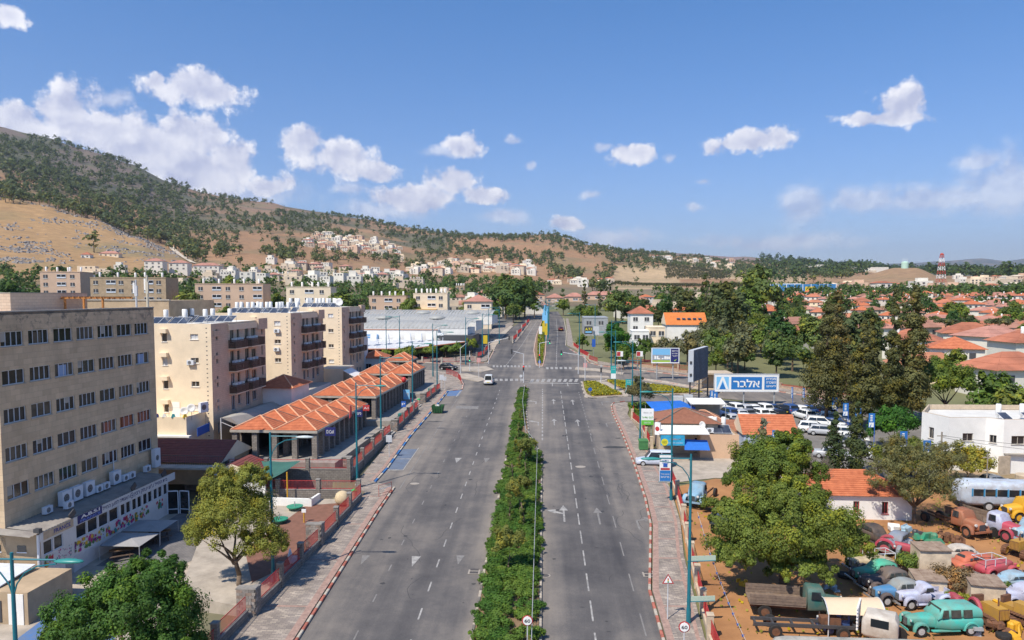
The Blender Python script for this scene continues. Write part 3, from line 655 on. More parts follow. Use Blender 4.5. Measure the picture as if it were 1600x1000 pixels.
#  building kit
RB = -0.0325
def stone_material(name, c1, c2, mort, bw=.6, bh=.3, axis='YZ', stain=None, var=(.72, 1.2)):
 m = mat(name, c1, .9); t, n, l, b = nodes_of(m)
 g = n.new('ShaderNodeNewGeometry'); s = n.new('ShaderNodeSeparateXYZ'); l.new(g.outputs['Position'], s.inputs[0])
 ad = n.new('ShaderNodeMath'); ad.operation = 'ADD'; l.new(s.outputs[0], ad.inputs[0]); l.new(s.outputs[1], ad.inputs[1])
 cbn = n.new('ShaderNodeCombineXYZ'); l.new(ad.outputs[0], cbn.inputs[0]); l.new(s.outputs[2], cbn.inputs[1])
 br = n.new('ShaderNodeTexBrick'); l.new(cbn.outputs[0], br.inputs['Vector']); br.inputs['Scale'].default_value = 1; br.inputs['Brick Width'].default_value = bw; br.inputs['Row Height'].default_value = bh
 br.inputs['Mortar Size'].default_value = .012; br.inputs['Bias'].default_value = -.1; br.inputs['Color1'].default_value = (*c1, 1); br.inputs['Color2'].default_value = (*c2, 1); br.inputs['Mortar'].default_value = (*mort, 1)
 no = n.new('ShaderNodeTexNoise'); no.inputs['Scale'].default_value = .55; no.inputs['Detail'].default_value = 9; no.inputs['Roughness'].default_value = .7
 mp = n.new('ShaderNodeMapping'); mp.inputs['Scale'].default_value = (1, 1, .45); l.new(g.outputs['Position'], mp.inputs[0]); l.new(mp.outputs[0], no.inputs['Vector'])
 mr = n.new('ShaderNodeMapRange'); l.new(no.outputs['Fac'], mr.inputs[0]); mr.inputs[1].default_value = .3; mr.inputs[2].default_value = .7; mr.inputs[3].default_value = var[0]; mr.inputs[4].default_value = var[1]
 vm_ = n.new('ShaderNodeVectorMath'); vm_.operation = 'SCALE'; l.new(br.outputs[0], vm_.inputs[0]); l.new(mr.outputs[0], vm_.inputs['Scale']); o = vm_.outputs[0]
 if stain:
  m1 = n.new('ShaderNodeMapRange'); l.new(s.outputs[2], m1.inputs[0]); m1.inputs[1].default_value = stain[0]; m1.inputs[2].default_value = stain[1]
  n2 = n.new('ShaderNodeTexNoise'); n2.inputs['Scale'].default_value = 1.1; n2.inputs['Detail'].default_value = 9; n2.inputs['Roughness'].default_value = .75; l.new(cbn.outputs[0], n2.inputs['Vector'])
  m2 = n.new('ShaderNodeMapRange'); l.new(n2.outputs['Fac'], m2.inputs[0]); m2.inputs[1].default_value = .5; m2.inputs[2].default_value = .6
  mu = n.new('ShaderNodeMath'); mu.operation = 'MULTIPLY'; l.new(m1.outputs[0], mu.inputs[0]); l.new(m2.outputs[0], mu.inputs[1])
  mx = n.new('ShaderNodeMix'); mx.data_type = 'RGBA'; l.new(mu.outputs[0], mx.inputs[0]); l.new(o, mx.inputs[6]); mx.inputs[7].default_value = (.10, .095, .09, 1); o = mx.outputs[2]
 l.new(o, b.inputs['Base Color']); bp = n.new('ShaderNodeBump'); bp.inputs['Strength'].default_value = .5; bp.inputs['Distance'].default_value = .03; l.new(br.outputs['Fac'], bp.inputs['Height']); bp.invert = True; l.new(bp.outputs[0], b.inputs['Normal'])
 return m
OFF = stone_material('office_stone', (.68, .51, .335), (.57, .42, .27), (.50, .38, .26), 1.0, .45, stain=(19.8, 22.2), var=(.8, 1.14))
CREAM = mat('cream_render', (.80, .655, .475), .9, var=.09, vscale=.5, detail=8)
CREAM2 = stone_material('cream_stone', (.68, .51, .375), (.62, .455, .33), (.5, .37, .27), .5, .25, var=(.88, 1.1))
GREYST = stone_material('grey_block', (.27, .235, .205), (.20, .17, .15), (.10, .09, .08), .4, .2, var=(.7, 1.2))
TANW = mat('tan_wall', (.42, .31, .20), .9, var=.15, vscale=.8)
WHITE = mat('white_paint', (.78, .76, .72), .75, var=.06, vscale=.8, detail=6); WALU = mat('white_aluminium', (.66, .69, .74), .5)
GLASS = mat('window_glass', (.022, .023, .026), .12, var=.6, vscale=.35, spec=.6); GLASS2 = mat('dusty_glass', (.09, .075, .06), .25, var=.5, vscale=.8)
CURT = mat('blue_curtain', (.28, .38, .58), .9); REDCURT = mat('red_curtain', (.33, .11, .06), .9)
GREY = mat('grey_metal', (.33, .34, .35), .5, var=.15, vscale=3); DGREY = mat('dark_metal', (.06, .06, .065), .5); LGREY = mat('light_metal', (.55, .56, .58), .45, var=.1, vscale=1)
CONC = mat('concrete', (.40, .36, .31), .9, var=.2, vscale=1.2, detail=8)
TILE = mat('roof_tile', (.56, .18, .08), .85, col2=(.38, .105, .045), vscale=1.6, detail=8); TILE2 = mat('old_roof_tile', (.34, .145, .085), .85, col2=(.24, .10, .06), vscale=2, detail=8)
TILE3 = mat('dark_roof_tile', (.22, .06, .05), .8, col2=(.15, .04, .035), vscale=2, detail=8); CAP = mat('ridge_cap', (.62, .33, .20), .85, var=.2, vscale=3); CAPD = mat('worn_cap', (.20, .15, .12), .9, var=.4, vscale=6)
WOOD = mat('dark_wood', (.10, .065, .045), .85, var=.4, vscale=4); ORWOOD = mat('orange_wood', (.42, .17, .045), .8, var=.3, vscale=3)
TEAL = mat('teal_pole', (.012, .15, .19), .45, var=.1, vscale=2); REDF = mat('red_fence', (.42, .035, .035), .6, var=.2, vscale=2); PANEL = mat('solar_glass', (.05, .06, .085), .15, var=.4, vscale=.8); TANK = mat('tank_white', (.80, .79, .76), .55, var=.05, vscale=2)
BLUE = mat('sign_blue', (.02, .10, .42), .6); NAVY = mat('sign_navy', (.015, .02, .13), .6); SWHITE = mat('sign_white', (.80, .80, .78), .6)
def facade(mb, o, ux, W, H, ops, m, depth=.22, rm=None, back=None):
 o = Vector(o); ux = Vector(ux).normalized(); nz = Vector((0, 0, 1)); inn = Vector((-ux.y, ux.x, 0))
 xs = sorted({0.0, W, *[a[0] for a in ops], *[a[0] + a[2] for a in ops]}); zs = sorted({0.0, H, *[a[1] for a in ops], *[a[1] + a[3] for a in ops]})
 pt_ = lambda x, z, d=0: tuple(o + ux * x + nz * z + inn * d)
 for za, zb in zip(zs, zs[1:]):
  run = None
  for xa, xb in zip(xs, xs[1:]):
   cx, cz = (xa + xb) / 2, (za + zb) / 2
   hole = any(a[0] < cx < a[0] + a[2] and a[1] < cz < a[1] + a[3] for a in ops)
   if hole:
    if run is not None: mb.quad(pt_(run, za), pt_(xa, za), pt_(xa, zb), pt_(run, zb), m); run = None
   elif run is None: run = xa
  if run is not None: mb.quad(pt_(run, za), pt_(W, za), pt_(W, zb), pt_(run, zb), m)
 for (x, z, w_, h) in ops:
  r_ = rm or m
  mb.quad(pt_(x, z), pt_(x, z, depth), pt_(x, z + h, depth), pt_(x, z + h), r_); mb.quad(pt_(x + w_, z, depth), pt_(x + w_, z), pt_(x + w_, z + h), pt_(x + w_, z + h, depth), r_)
  mb.quad(pt_(x, z + h, depth), pt_(x + w_, z + h, depth), pt_(x + w_, z + h), pt_(x, z + h), r_); mb.quad(pt_(x, z), pt_(x + w_, z), pt_(x + w_, z, depth), pt_(x, z, depth), r_)
WC = {}
def window(root, p, ux, w_, h, n=2, fm=None, gm=None, sill=True, d=.14, name='window'):
 fm = fm or WALU; gm = gm or GLASS; key = (round(w_, 2), round(h, 2), n, fm.name, gm.name, sill, d)
 if key not in WC:
  a = MB(); t = .05
  a.box(0, w_, d - .04, d + .03, 0, t, fm); a.box(0, w_, d - .04, d + .03, h - t, h, fm)
  for i in range(n + 1): x = i * (w_ - t) / n; a.box(x, x + t, d - .045, d + .03, t, h - t, fm)
  if sill: a.box(-.06, w_ + .06, -.07, .0, -.07, -.005, fm if fm is not WALU else CONC)
  b = MB(); b.quad((0.01, d, 0.01), (w_ - .01, d, 0.01), (w_ - .01, d, h - .01), (0.01, d, h - .01), gm)
  WC[key] = (a.mesh('window'), b.mesh('pane'))
 rz = math.atan2(ux[1], ux[0]); f = mkobj(name, WC[key][0], root, p, rz); mkobj('pane', WC[key][1], f)
 return f
mat('canvas_grey', (.40, .37, .32), .85, var=.08, vscale=.6)
def hebrew(s): return s[::-1]
FONT_CACHE = {}
def text(root, s, p, h, m, rz=0.0, rx=PI / 2, name='lettering', width=None, flip=False, bold=.0, parent=None, ext=.006):
 c = bpy.data.curves.new('lettering', 'FONT'); c.body = s; c.size = 1; c.extrude = 0; c.offset = bold; c.align_x = 'LEFT'; c.align_y = 'BOTTOM'
 o = bpy.data.objects.new('tmp', c); me = bpy.data.meshes.new_from_object(o); bpy.data.objects.remove(o)
 if not len(me.vertices): return None
 co = np.zeros(len(me.vertices) * 3, np.float32); me.vertices.foreach_get('co', co); co = co.reshape(-1, 3)
 lo = co.min(0); hi = co.max(0); sy = h / max(.01, hi[1] - lo[1]); sx_ = (width / max(.01, hi[0] - lo[0])) if width else sy
 co[:, 0] = (co[:, 0] - (lo[0] + hi[0]) / 2) * sx_; co[:, 1] = (co[:, 1] - (lo[1] + hi[1]) / 2) * sy; me.vertices.foreach_set('co', co.ravel())
 me.materials.clear(); me.materials.append(m)
 t = mkobj(name, me, root, p); t.rotation_euler = (rx, 0, rz); return t
def roof_plane(mb, a, b, c, d, m, course=.36, lip=.035):
 a, b, c, d = map(Vector, (a, b, c, d)); L_ = max((d - a).length, (c - b).length); k = max(1, int(L_ / course))
 nn = (b - a).cross(((d + c) / 2) - a).normalized()
 for i in range(k):
  t0, t1 = i / k, (i + 1) / k; p0 = a.lerp(d, t0) + nn * lip; p1 = b.lerp(c, t0) + nn * lip; p2 = b.lerp(c, t1); p3 = a.lerp(d, t1)
  mb.quad(p0, p1, p2, p3, m); mb.quad(a.lerp(d, t0), b.lerp(c, t0), p1, p0, m)
def hip_roof(mb, x0, x1, y0, y1, z, h, m, cap=None, course=.36, ov=.4, ridge='x', gable=False):
 x0 -= ov; x1 += ov; y0 -= ov; y1 += ov
 if ridge == 'x':
  k = (y1 - y0) / 2 * (0 if gable else 1); r0 = (min(x0 + k, (x0 + x1) / 2), (y0 + y1) / 2, z + h); r1 = (max(x1 - k, (x0 + x1) / 2), (y0 + y1) / 2, z + h)
  A, B, Cc_, D_ = (x0, y0, z), (x1, y0, z), (x1, y1, z), (x0, y1, z)
  roof_plane(mb, A, B, r1, r0, m, course); roof_plane(mb, Cc_, D_, r0, r1, m, course)
  if gable: mb.add([A, r0, D_], [(0, 1, 2)], CREAM); mb.add([B, Cc_, r1], [(0, 1, 2)], CREAM)
  else: roof_plane(mb, D_, A, r0, r0, m, course); roof_plane(mb, B, Cc_, r1, r1, m, course)
 else:
  k = (x1 - x0) / 2 * (0 if gable else 1); r0 = ((x0 + x1) / 2, min(y0 + k, (y0 + y1) / 2), z + h); r1 = ((x0 + x1) / 2, max(y1 - k, (y0 + y1) / 2), z + h)
  A, B, Cc_, D_ = (x0, y0, z), (x1, y0, z), (x1, y1, z), (x0, y1, z)
  roof_plane(mb, B, Cc_, r1, r0, m, course); roof_plane(mb, D_, A, r0, r1, m, course)
  if gable: mb.add([A, B, r0], [(0, 1, 2)], CREAM); mb.add([Cc_, D_, r1], [(0, 1, 2)], CREAM)
  else: roof_plane(mb, A, B, r0, r0, m, course); roof_plane(mb, Cc_, D_, r1, r1, m, course)
 if cap:
  for p in ((A, B, r0, r1) if 0 else ((A, r0), (B, r1 if ridge == 'x' else r0), (Cc_, r1), (D_, r0 if ridge == 'x' else r1), (r0, r1))):
   mb.tube(Vector(p[0]) + Vector((0, 0, .05)), Vector(p[1]) + Vector((0, 0, .05)), .09, n=5, m=cap)
def ac_mesh(w_, h, d):
 mb = MB(); mb.box(0, w_, 0, d, .06, h, WALU); mb.box(.04, .12, .02, d - .02, 0, .06, DGREY); mb.box(w_ - .12, w_ - .04, .02, d - .02, 0, .06, DGREY)
 r = min(h * .36, w_ * .3); c = (w_ * .42, -.004, h * .53); vs = [c] + [(c[0] + r * math.cos(2 * PI * i / 16), -.004, c[2] + r * math.sin(2 * PI * i / 16)) for i in range(16)]
 mb.add(vs, [(0, 1 + i, 1 + (i + 1) % 16) for i in range(16)], DGREY)
 for k in range(3): rr = r * (.35 + .3 * k); mb.add([(c[0] + q * math.cos(a), -.01, c[2] + q * math.sin(a)) for a in [2 * PI * i / 12 for i in range(12)] for q in (rr - .015, rr)], [(2 * i, 2 * i + 1, (2 * i + 3) % 24, (2 * i + 2) % 24) for i in range(12)], LGREY)
 return mb.mesh('air_conditioner')
AC1 = ac_mesh(.85, .62, .32); AC2 = ac_mesh(1.15, 1.25, .42); AC3 = ac_mesh(.95, 1.9, .4)
def ac(p, rz, label, me=AC1, group=None, cat='air conditioner'):
 return tag(mkobj('air_conditioner', me, None, p, rz), label, cat, group)
tk = MB(); tk.lathe([(.27, 0), (.29, .04), (.29, 1.25), (.24, 1.33)], TANK, 14); tk.tube((0, 0, -.3), (0, 0, 0), .03, n=5, m=GREY); TANKM = tk.mesh('tank', True, R(40))
pn = MB(); pn.add([(-.55, -1.7, .12), (.55, -1.7, .12), (.55, -.15, .85), (-.55, -.15, .85), (-.55, -1.7, .06), (.55, -1.7, .06), (.55, -.15, .78), (-.55, -.15, .78)], [(0, 1, 2, 3), (7, 6, 5, 4), (0, 4, 5, 1), (1, 5, 6, 2), (2, 6, 7, 3), (3, 7, 4, 0)], PANEL)
for s_ in (-1, 1): pn.tube((s_ * .55, -1.7, .1), (s_ * .55, -.15, .83), .035, n=4, m=LGREY); pn.tube((s_ * .5, -.2, 0), (s_ * .5, -.2, .8), .025, n=4, m=GREY)
pn.tube((-.55, -1.7, .1), (.55, -1.7, .1), .03, n=4, m=LGREY); pn.tube((-.55, -.15, .85), (.55, -.15, .85), .03, n=4, m=LGREY); PANM = pn.mesh('solar_panel')
def heater(x, y, z, label, group, rz=0, panels=1, tz=.45, cat='water heater'):
 t = thing('solar_water_heater', label, cat, (x, y, z), rz, group)
 mkobj('tank', TANKM, t, (0, .25, tz))
 for i in range(panels): mkobj('solar_panel', PANM, t, ((i - (panels - 1) / 2) * 1.15, 0, 0))
 return t
class Fr:
 def __init__(s, x, y, rz=RB): s.x, s.y, s.rz = x, y, rz; s.c, s.s = math.cos(rz), math.sin(rz)
 def w(s, a, b, z=0): return (s.x + a * s.c - b * s.s, s.y + a * s.s + b * s.c, z)
#  the stone office block at the left edge
fo = Fr(-40.35, 52.2); FL_ = 20.7
off = thing('office_building', 'long six storey beige stone office block in shade at the left edge', 'office building', (fo.x, fo.y, 0), fo.rz)
mb = MB(); ops = []
for k in range(7):
 for r_ in range(5): ops.append((.36 + k * 2.83, 7.85 + r_ * 2.92, 2.3, 1.12))
facade(mb, (0, 0, 0), (0, 1, 0), FL_, 22.1, ops, OFF, .25)
mb.quad((-14, 0, 0), (0, 0, 0), (0, 0, 22.1), (-14, 0, 22.1), OFF); mb.quad((0, FL_, 0), (-14, FL_, 0), (-14, FL_, 22.1), (0, FL_, 22.1), OFF); mb.quad((-14, FL_, 0), (-14, 0, 0), (-14, 0, 22.1), (-14, FL_, 22.1), OFF)
mb.quad((-.35, 0, 21.9), (-.35, FL_ - .3, 21.9), (-14, FL_ - .3, 21.9), (-14, 0, 21.9), CONC); mb.box(-.36, .05, 0, FL_ + .02, 22.1, 22.2, CONC)
mb.box(-.36, 0, .01, FL_, 21.9, 22.1, CONC); mb.build('wall', off)
gms = {(2, 3): CURT, (6, 3): CURT, (6, 1): REDCURT, (5, 1): REDCURT, (4, 1): REDCURT, (1, 4): GLASS2}
for k in range(7):
 for r_ in range(5):
  wd = window(off, (0, .36 + k * 2.83, 7.85 + r_ * 2.92), (0, 1), 2.3, 1.12, 4 if (k + r_) % 3 else 3, gm=GLASS2 if (k * 3 + r_) % 4 == 1 else GLASS)
  if (k, r_) not in gms and (k * 5 + r_ * 3) % 4 == 0:
   q = MB(); zb_ = .35 + .13 * ((k + r_ * 2) % 4); q.box(.06 + .55 * (k % 3), .62 + .55 * (k % 3), .1, .12, zb_, 1.06, MATS['concrete'] if k % 2 else MATS['canvas_grey'] if 'canvas_grey' in MATS else LGREY); q.build('blind', wd)
  if (k, r_) in gms:
   q = MB(); q.quad((.5, .11, .06), (1.5, .11, .06), (1.5, .11, .95), (.5, .11, .95), gms[(k, r_)]); q.build('curtain', wd)
st = MB(); st.box(-8.0, -5.2, 8, 18, 21.95, 23.55, CREAM2); st.box(-8.02, -5.18, 7.98, 18.02, 23.55, 23.62, CONC)
tag(st.build('stair_head', None, (fo.x, fo.y, 0), fo.rz), 'beige stone stair housing on the roof of the long office block', 'roof hut')
pg = thing('roof_pergola', 'orange timber pergola on the roof behind the stair housing', 'pergola', (fo.x, fo.y, 21.95), fo.rz)
pb = MB();
for y_ in (14.2, 18.6): pb.box(-9.4, -.9, y_, y_ + .12, 1.1, 1.22, ORWOOD)
for i in range(16): pb.box(-9.3 + i * .54, -9.2 + i * .54, 14.0, 18.9, 1.22, 1.3, ORWOOD)
pb.build('beams', pg)
for i in range(5):
 q = MB(); q.box(-8.6 + i * 1.85, -8.44 + i * 1.85, 14.2, 14.34, 0, 1.1, ORWOOD); q.build('post', pg)
bk = thing('rear_building', 'low brown walled building just behind the office roof', 'building', (-50, 92, 3.5), RB)
q = MB(); q.box(-16, 2, 0, 12, 0, 19.2, TANW); q.box(-15.7, 1.7, .3, 11.7, 18.9, 18.95, CONC); q.build('wall', bk); q = MB(); q.box(-16.1, 2.1, -.1, .25, 19.2, 19.35, CONC); q.build('coping', bk)
def antenna(u, v0, v1, y, lab, r=.07, m=LGREY):
 a, b = AT(u, v0, y), AT(u, v1, y); t = thing('antenna_mast', lab, 'antenna', tuple(b)); h = a.z - b.z
 q = MB(); q.tube((0, 0, 0), (0, 0, h), r, r * .8, 8, m); q.build('pole', t); q = MB(); q.box(-.14, .14, -.1, .1, h * .45, h * .8, m); q.box(-.3, -.12, -.06, .06, h * .55, h * .9, WHITE); q.build('panel_aerial', t)
antenna(213.5, 437, 484, 72, 'left of the two mobile phone masts on the far corner of the office roof', .1); antenna(231, 430, 482, 72.5, 'taller right mobile phone mast on the far corner of the office roof', .13, mat('mast_beige', (.55, .5, .4), .7))
for k, (yy, me, lab) in enumerate([(3.1, AC1, 'small air conditioner nearest the camera on the annexe roof'), (4.6, AC1, 'second small air conditioner on the annexe roof, below two tall ones'), (5.3, AC2, 'leftmost tall air conditioner on the annexe roof'), (6.7, AC2, 'second tall air conditioner on the annexe roof'), (8.3, AC2, 'third tall air conditioner, beside a pair of small ones'),
        (9.5, AC1, 'left one of the first pair of small air conditioners on the annexe roof'), (10.5, AC1, 'right one of the first pair of small air conditioners on the annexe roof'), (12.1, AC2, 'tall air conditioner standing alone mid roof of the annexe'), (13.4, AC1, 'left one of the second pair of small air conditioners on the annexe roof'), (14.4, AC1, 'right one of the second pair of small air conditioners by the drainpipe'),
        (17.0, AC1, 'small air conditioner alone near the far end of the annexe roof'), (18.9, AC3, 'double height air conditioner at the far corner of the office block')]):
 dx = .75 if me is not AC1 else .9
 if k == 1: dx = 1.6
 p = fo.w(dx, yy, 5.95); ac(p, PI / 2 + RB, lab, me, 'air conditioners on the annexe roof')
q = MB(); q.tube((.06, 13.2, 6), (.06, 13.2, 9.0), .05, n=6, m=WALU); tag(q.build('drain_pipe', None, (fo.x, fo.y, 0), fo.rz), 'white drainpipe down the office wall to the annexe roof', 'pipe')
#  the annexe with its murals
AX = 2.75; AL = 17.6; zt = 5.62
an = thing('annexe', 'single storey annexe with corrugated roof, lettered fascia and flower murals', 'annexe', (fo.x, fo.y, 0), fo.rz)
CORR = mat('corrugated_roof', (.30, .27, .235), .6, col2=(.19, .165, .15), vscale=.9, detail=8)
q = MB(); nrib = 60
for i in range(nrib):
 y0, y1 = -1.2 + i * (AL + 1.2) / nrib, -1.2 + (i + 1) * (AL + 1.2) / nrib; ym = (y0 + y1) / 2
 za, zb = 5.9, zt + .02; x0 = -.8 if ym < 0 else .02
 q.quad((x0, y0, za), (AX + .1, y0, zb), (AX + .1, ym, zb + .06), (x0, ym, za + .06), CORR); q.quad((x0, ym, za + .06), (AX + .1, ym, zb + .06), (AX + .1, y1, zb), (x0, y1, za), CORR)
q.build('corrugated_roof', an)
MW = mat('mural_white', (.62, .61, .60), .8, var=.06, vscale=1)
q = MB(); zf = 1.0
ops = [(.3 + .0, 3.75, 1.0, 1.05), (1.45, 3.75, 1.0, 1.05)] + [(4.0 + i * 1.42, 3.75, 1.3, 1.12) for i in range(4)] + [(9.9 + i * .8 + (i // 2) * .12, 3.8, .7, 1.05) for i in range(9)]
facade(q, (AX, 0, 0), (0, 1, 0), AL, 4.92, ops, MW, .12)
q.quad((-3.4, -.0, 0), (AX, 0, 0), (AX, 0, zt - .1), (-3.4, 0, zt - .1), TANW); q.quad((AX, AL, 0), (0, AL, 0), (0, AL, zt), (AX, AL, zt), TANW)
q.build('wall', an)
for (x, z, w_, h) in ops: window(an, (AX, x, z), (0, 1), w_, h, 1, gm=GLASS, sill=False, d=.1)
q = MB(); q.box(AX - .02, AX + .06, -.05, AL + 1.2, 4.92, zt, MW); fs = q.build('fascia', an)
q = MB(); q.box(AX + .06, AX + .075, .25, 3.6, 4.96, zt - .03, mat('france_board', (.50, .38, .26), .8, var=.2, vscale=3)); q.box(AX + .06, AX + .08, 4.1, 7.2, 4.94, zt - .02, NAVY); q.build('sign_board', an)
text(an, 'FRANCE', (AX + .085, 2.3, 5.28), .32, mat('letter_blue', (.03, .04, .25), .7), PI / 2, width=1.9, bold=.02)
text(an, 'A.B.S.I', (AX + .09, 5.7, 5.42), .27, SWHITE, PI / 2, width=2.4, bold=.03); text(an, 'FRANCE', (AX + .09, 5.7, 5.1), .22, mat('letter_mid_blue', (.12, .2, .55), .7), PI / 2, width=2.6, bold=.03)
LET = mat('letter_navy', (.03, .03, .12), .7)
text(an, hebrew('האגודה למען החייל'), (AX + .07, 9.2, 5.26), .46, LET, PI / 2, width=3.8, bold=.015)
em = MB(); em.lathe([(.26, 0), (.26, .01)], LET, 14, (AX + .065, 11.5, 5.27), 'X'); em.lathe([(.2, 0), (.2, .012)], MW, 14, (AX + .067, 11.5, 5.27), 'X'); em.lathe([(.1, 0), (.1, .014)], LET, 8, (AX + .069, 11.5, 5.27), 'X'); em.build('emblem', an)
text(an, hebrew('בית החייל ע"ש יצחק רבין'), (AX + .07, 14.6, 5.27), .48, LET, PI / 2, width=5.5, bold=.025)
mg = random.Random(5); q = MB()
PC = [mat('mural_' + n_, c, .8) for n_, c in (('magenta', (.42, .03, .20)), ('yellow', (.62, .40, .03)), ('red', (.48, .03, .05)), ('green', (.08, .20, .05)), ('teal', (.06, .26, .26)), ('violet', (.15, .03, .16)), ('orange', (.58, .18, .04)))]
for y0, y1, pal in ((.3, 1.3, (3, 1, 2)), (1.3, 3.4, (4, 0)), (3.7, 7.5, (1, 0, 3, 5, 1, 0)), (7.7, 11.8, (4, 0, 0, 2, 1, 4)), (11.9, 14.2, (1, 6, 0, 3)), (15.4, 16.6, (3, 2, 4))):
 for i in range(int((y1 - y0) * 16)):
  cy_, cz_ = mg.uniform(y0, y1), mg.uniform(2.75, 3.6); r_ = mg.uniform(.06, .26) if y1 != 3.4 else mg.uniform(.04, .1); m_ = PC[pal[int(mg.random() * len(pal))]]; k = mg.choice((5, 6, 7)); x = AX + .004 + i * .0006
  vs = [(x, cy_, cz_)] + [(x, max(y0, min(y1, cy_ + r_ * (1 if j % 2 else .55) * math.cos(2 * PI * j / (2 * k)))), max(2.65, min(3.7, cz_ + r_ * (1 if j % 2 else .55) * math.sin(2 * PI * j / (2 * k))))) for j in range(2 * k)]
  q.add(vs, [(0, 1 + j, 1 + (j + 1) % (2 * k)) for j in range(2 * k)], m_)
q.build('mural', an)['kind'] = 'stuff'
q = MB(); q.box(AX, AX + .03, 3.6, 8.2, 1.0, 2.5, LGREY); q.build('garage_door', an); q = MB(); q.box(AX, AX + .02, 2.6, 3.5, 1.2, 2.4, GREY); q.build('shutter', an)
q = MB(); q.box(AX, AX + .02, 1.2, 1.75, 1.55, 2.1, BLUE); sg = q.build('accessible_sign', an); mb = MB(); mb.lathe([(.07, 0), (.07, .01)], SWHITE, 10, (AX + .022, 1.45, 1.95), 'X'); mb.box(AX + .022, AX + .03, 1.42, 1.5, 1.68, 1.88, SWHITE); mb.lathe([(.14, 0), (.14, .008)], SWHITE, 12, (AX + .022, 1.5, 1.68), 'X'); mb.build('emblem', sg)
q = MB()
for i in range(3): x = -3.1 + i * 2.0; q.box(x, x + .7, -.03, .01, 4.1, 4.6, GLASS); q.box(x - .05, x + .75, -.04, -.0, 4.03, 4.1, WALU)
q.build('window', an)
q = MB(); q.tube((AX - .1, -.1, 1), (AX - .1, -.1, 5.5), .1, n=8, m=WALU); q.box(AX - .35, AX + .1, -.25, .12, 5.6, 5.95, DGREY); q.build('corner_post', an)
for i, yy in enumerate((3.6, 11.9, 16.9)):
 q = MB(); q.tbox((0, 0, .25), (.08, .75, .5), DGREY, 0, rx=.5); q.tube((0, -.2, -.1), (0, -.1, .2), .03, n=5, m=DGREY)
 tag(q.build('floodlight', None, fo.w(AX, yy, 5.7), fo.rz), ['black floodlight on the fascia above the board with white initials', 'black floodlight on the middle of the annexe roof edge', 'black floodlight on the far end of the annexe roof edge'][i], 'floodlight')
en = thing('entrance_porch', 'white framed glass entrance doors at the far end of the annexe', 'entrance', fo.w(AX, AL - .3, 1.0), fo.rz)
for i, (x, rz_) in enumerate(((.0, .25), (1.1, -.1))):
 mb = MB(); mb.box(0, 1.05, 0, .05, 0, .08, WALU); mb.box(0, 1.05, 0, .05, 3.0, 3.1, WALU); mb.box(0, 1.05, 0, .05, 1.2, 1.28, WALU); mb.box(0, .08, 0, .05, 0, 3.1, WALU); mb.box(.97, 1.05, 0, .05, 0, 3.1, WALU)
 d_ = mb.build('door', en, (x, .05 + i * .3, 0), rz_); mb = MB(); mb.quad((.08, .025, .08), (.97, .025, .08), (.97, .025, 3), (.08, .025, 3), GLASS); mb.build('pane', d_)
SAIL = mat('sail_grey', (.30, .29, .29), .85, var=.08, vscale=1)
for k, (pp, lab) in enumerate((([(155, 853), (217.5, 854), (249, 833), (186, 832)], 'nearer square grey shade sail over the picnic tables'), ([(190, 830), (250, 831), (278, 812.5), (209, 812)], 'farther square grey shade sail behind the nearer one'))):
 t = thing('shade_sail', lab, 'shade sail', (0, 0, 0), group='grey shade sails beside the annexe'); c4 = []
 for (u, v) in pp: y = 1140 * 20.0 / (v - 461); c4.append(AT(u, v, y))
 ctr = sum(c4, Vector()) / 4 + Vector((0, 0, .35)); q = MB()
 for i in range(4): a, b = c4[i], c4[(i + 1) % 4]; m1 = (a + b) / 2; q.add([a, m1, ctr], [(0, 1, 2)], SAIL); q.add([m1, b, ctr], [(0, 1, 2)], SAIL)
 for i in range(4): q.tube(c4[i] + Vector((0, 0, -.02)), c4[(i + 1) % 4] + Vector((0, 0, -.02)), .02, n=4, m=DGREY)
 q.build('cloth', t)
 for c_ in c4:
  q = MB(); q.tube((c_.x, c_.y, terrain(c_.x, c_.y) - .1), c_, .04, n=6, m=GREY); q.build('pole', t)
for i, (u, v) in enumerate(((190, 872), (205, 862), (232, 848), (250, 843))):
 x, y = G(u, v); t = thing('picnic_table', ['nearest reddish wooden picnic table under the nearer shade sail', 'second wooden picnic table under the nearer shade sail', 'third wooden picnic table, between the two shade sails', 'farthest wooden picnic table under the farther shade sail'][i], 'picnic table', (x, y, terrain(x, y)), .6, 'wooden picnic tables under the shade sails')
 q = MB();
 for j in range(4): q.box(-.9, .9, -.4 + j * .2, -.22 + j * .2, .72, .76, ORWOOD if j % 2 else WOOD)
 q.build('top', t)
 for s_ in (-1, 1): q = MB(); q.box(-.9, .9, s_ * .75 - .14, s_ * .75 + .14, .42, .46, WOOD); q.build('bench', t); q = MB(); q.tube((s_ * .6, -.8, 0), (s_ * .6, .3, .72), .04, n=4, m=WOOD); q.tube((s_ * .6, .8, 0), (s_ * .6, -.3, .72), .04, n=4, m=WOOD); q.build('leg', t)
sheet_y = MB()
def yard(poly, m, dz, name, kind='structure'):
 q = MB(); a = sum(poly[i][0] * poly[(i + 1) % len(poly)][1] - poly[(i + 1) % len(poly)][0] * poly[i][1] for i in range(len(poly)))
 if a < 0: poly = poly[::-1]
 q.add([(x, y, SL * y + dz) for x, y in poly], [tuple(range(len(poly)))], m); return tag(q.build(name), kind=kind)
yard([(-19.7, 20), (-45, 20), (-45, 70), (-37, 71), (-27, 71), (-19.0, 71)], DUST, -1.05, 'courtyard')
COBL = paving_material('dark_cobble', (.16, .15, .15), (.22, .2, .19), (.09, .085, .08), .3, .15)
yard([(-36.5, 57), (-30, 56), (-27.5, 63), (-28, 70), (-36, 70)], COBL, -1.04, 'courtyard')
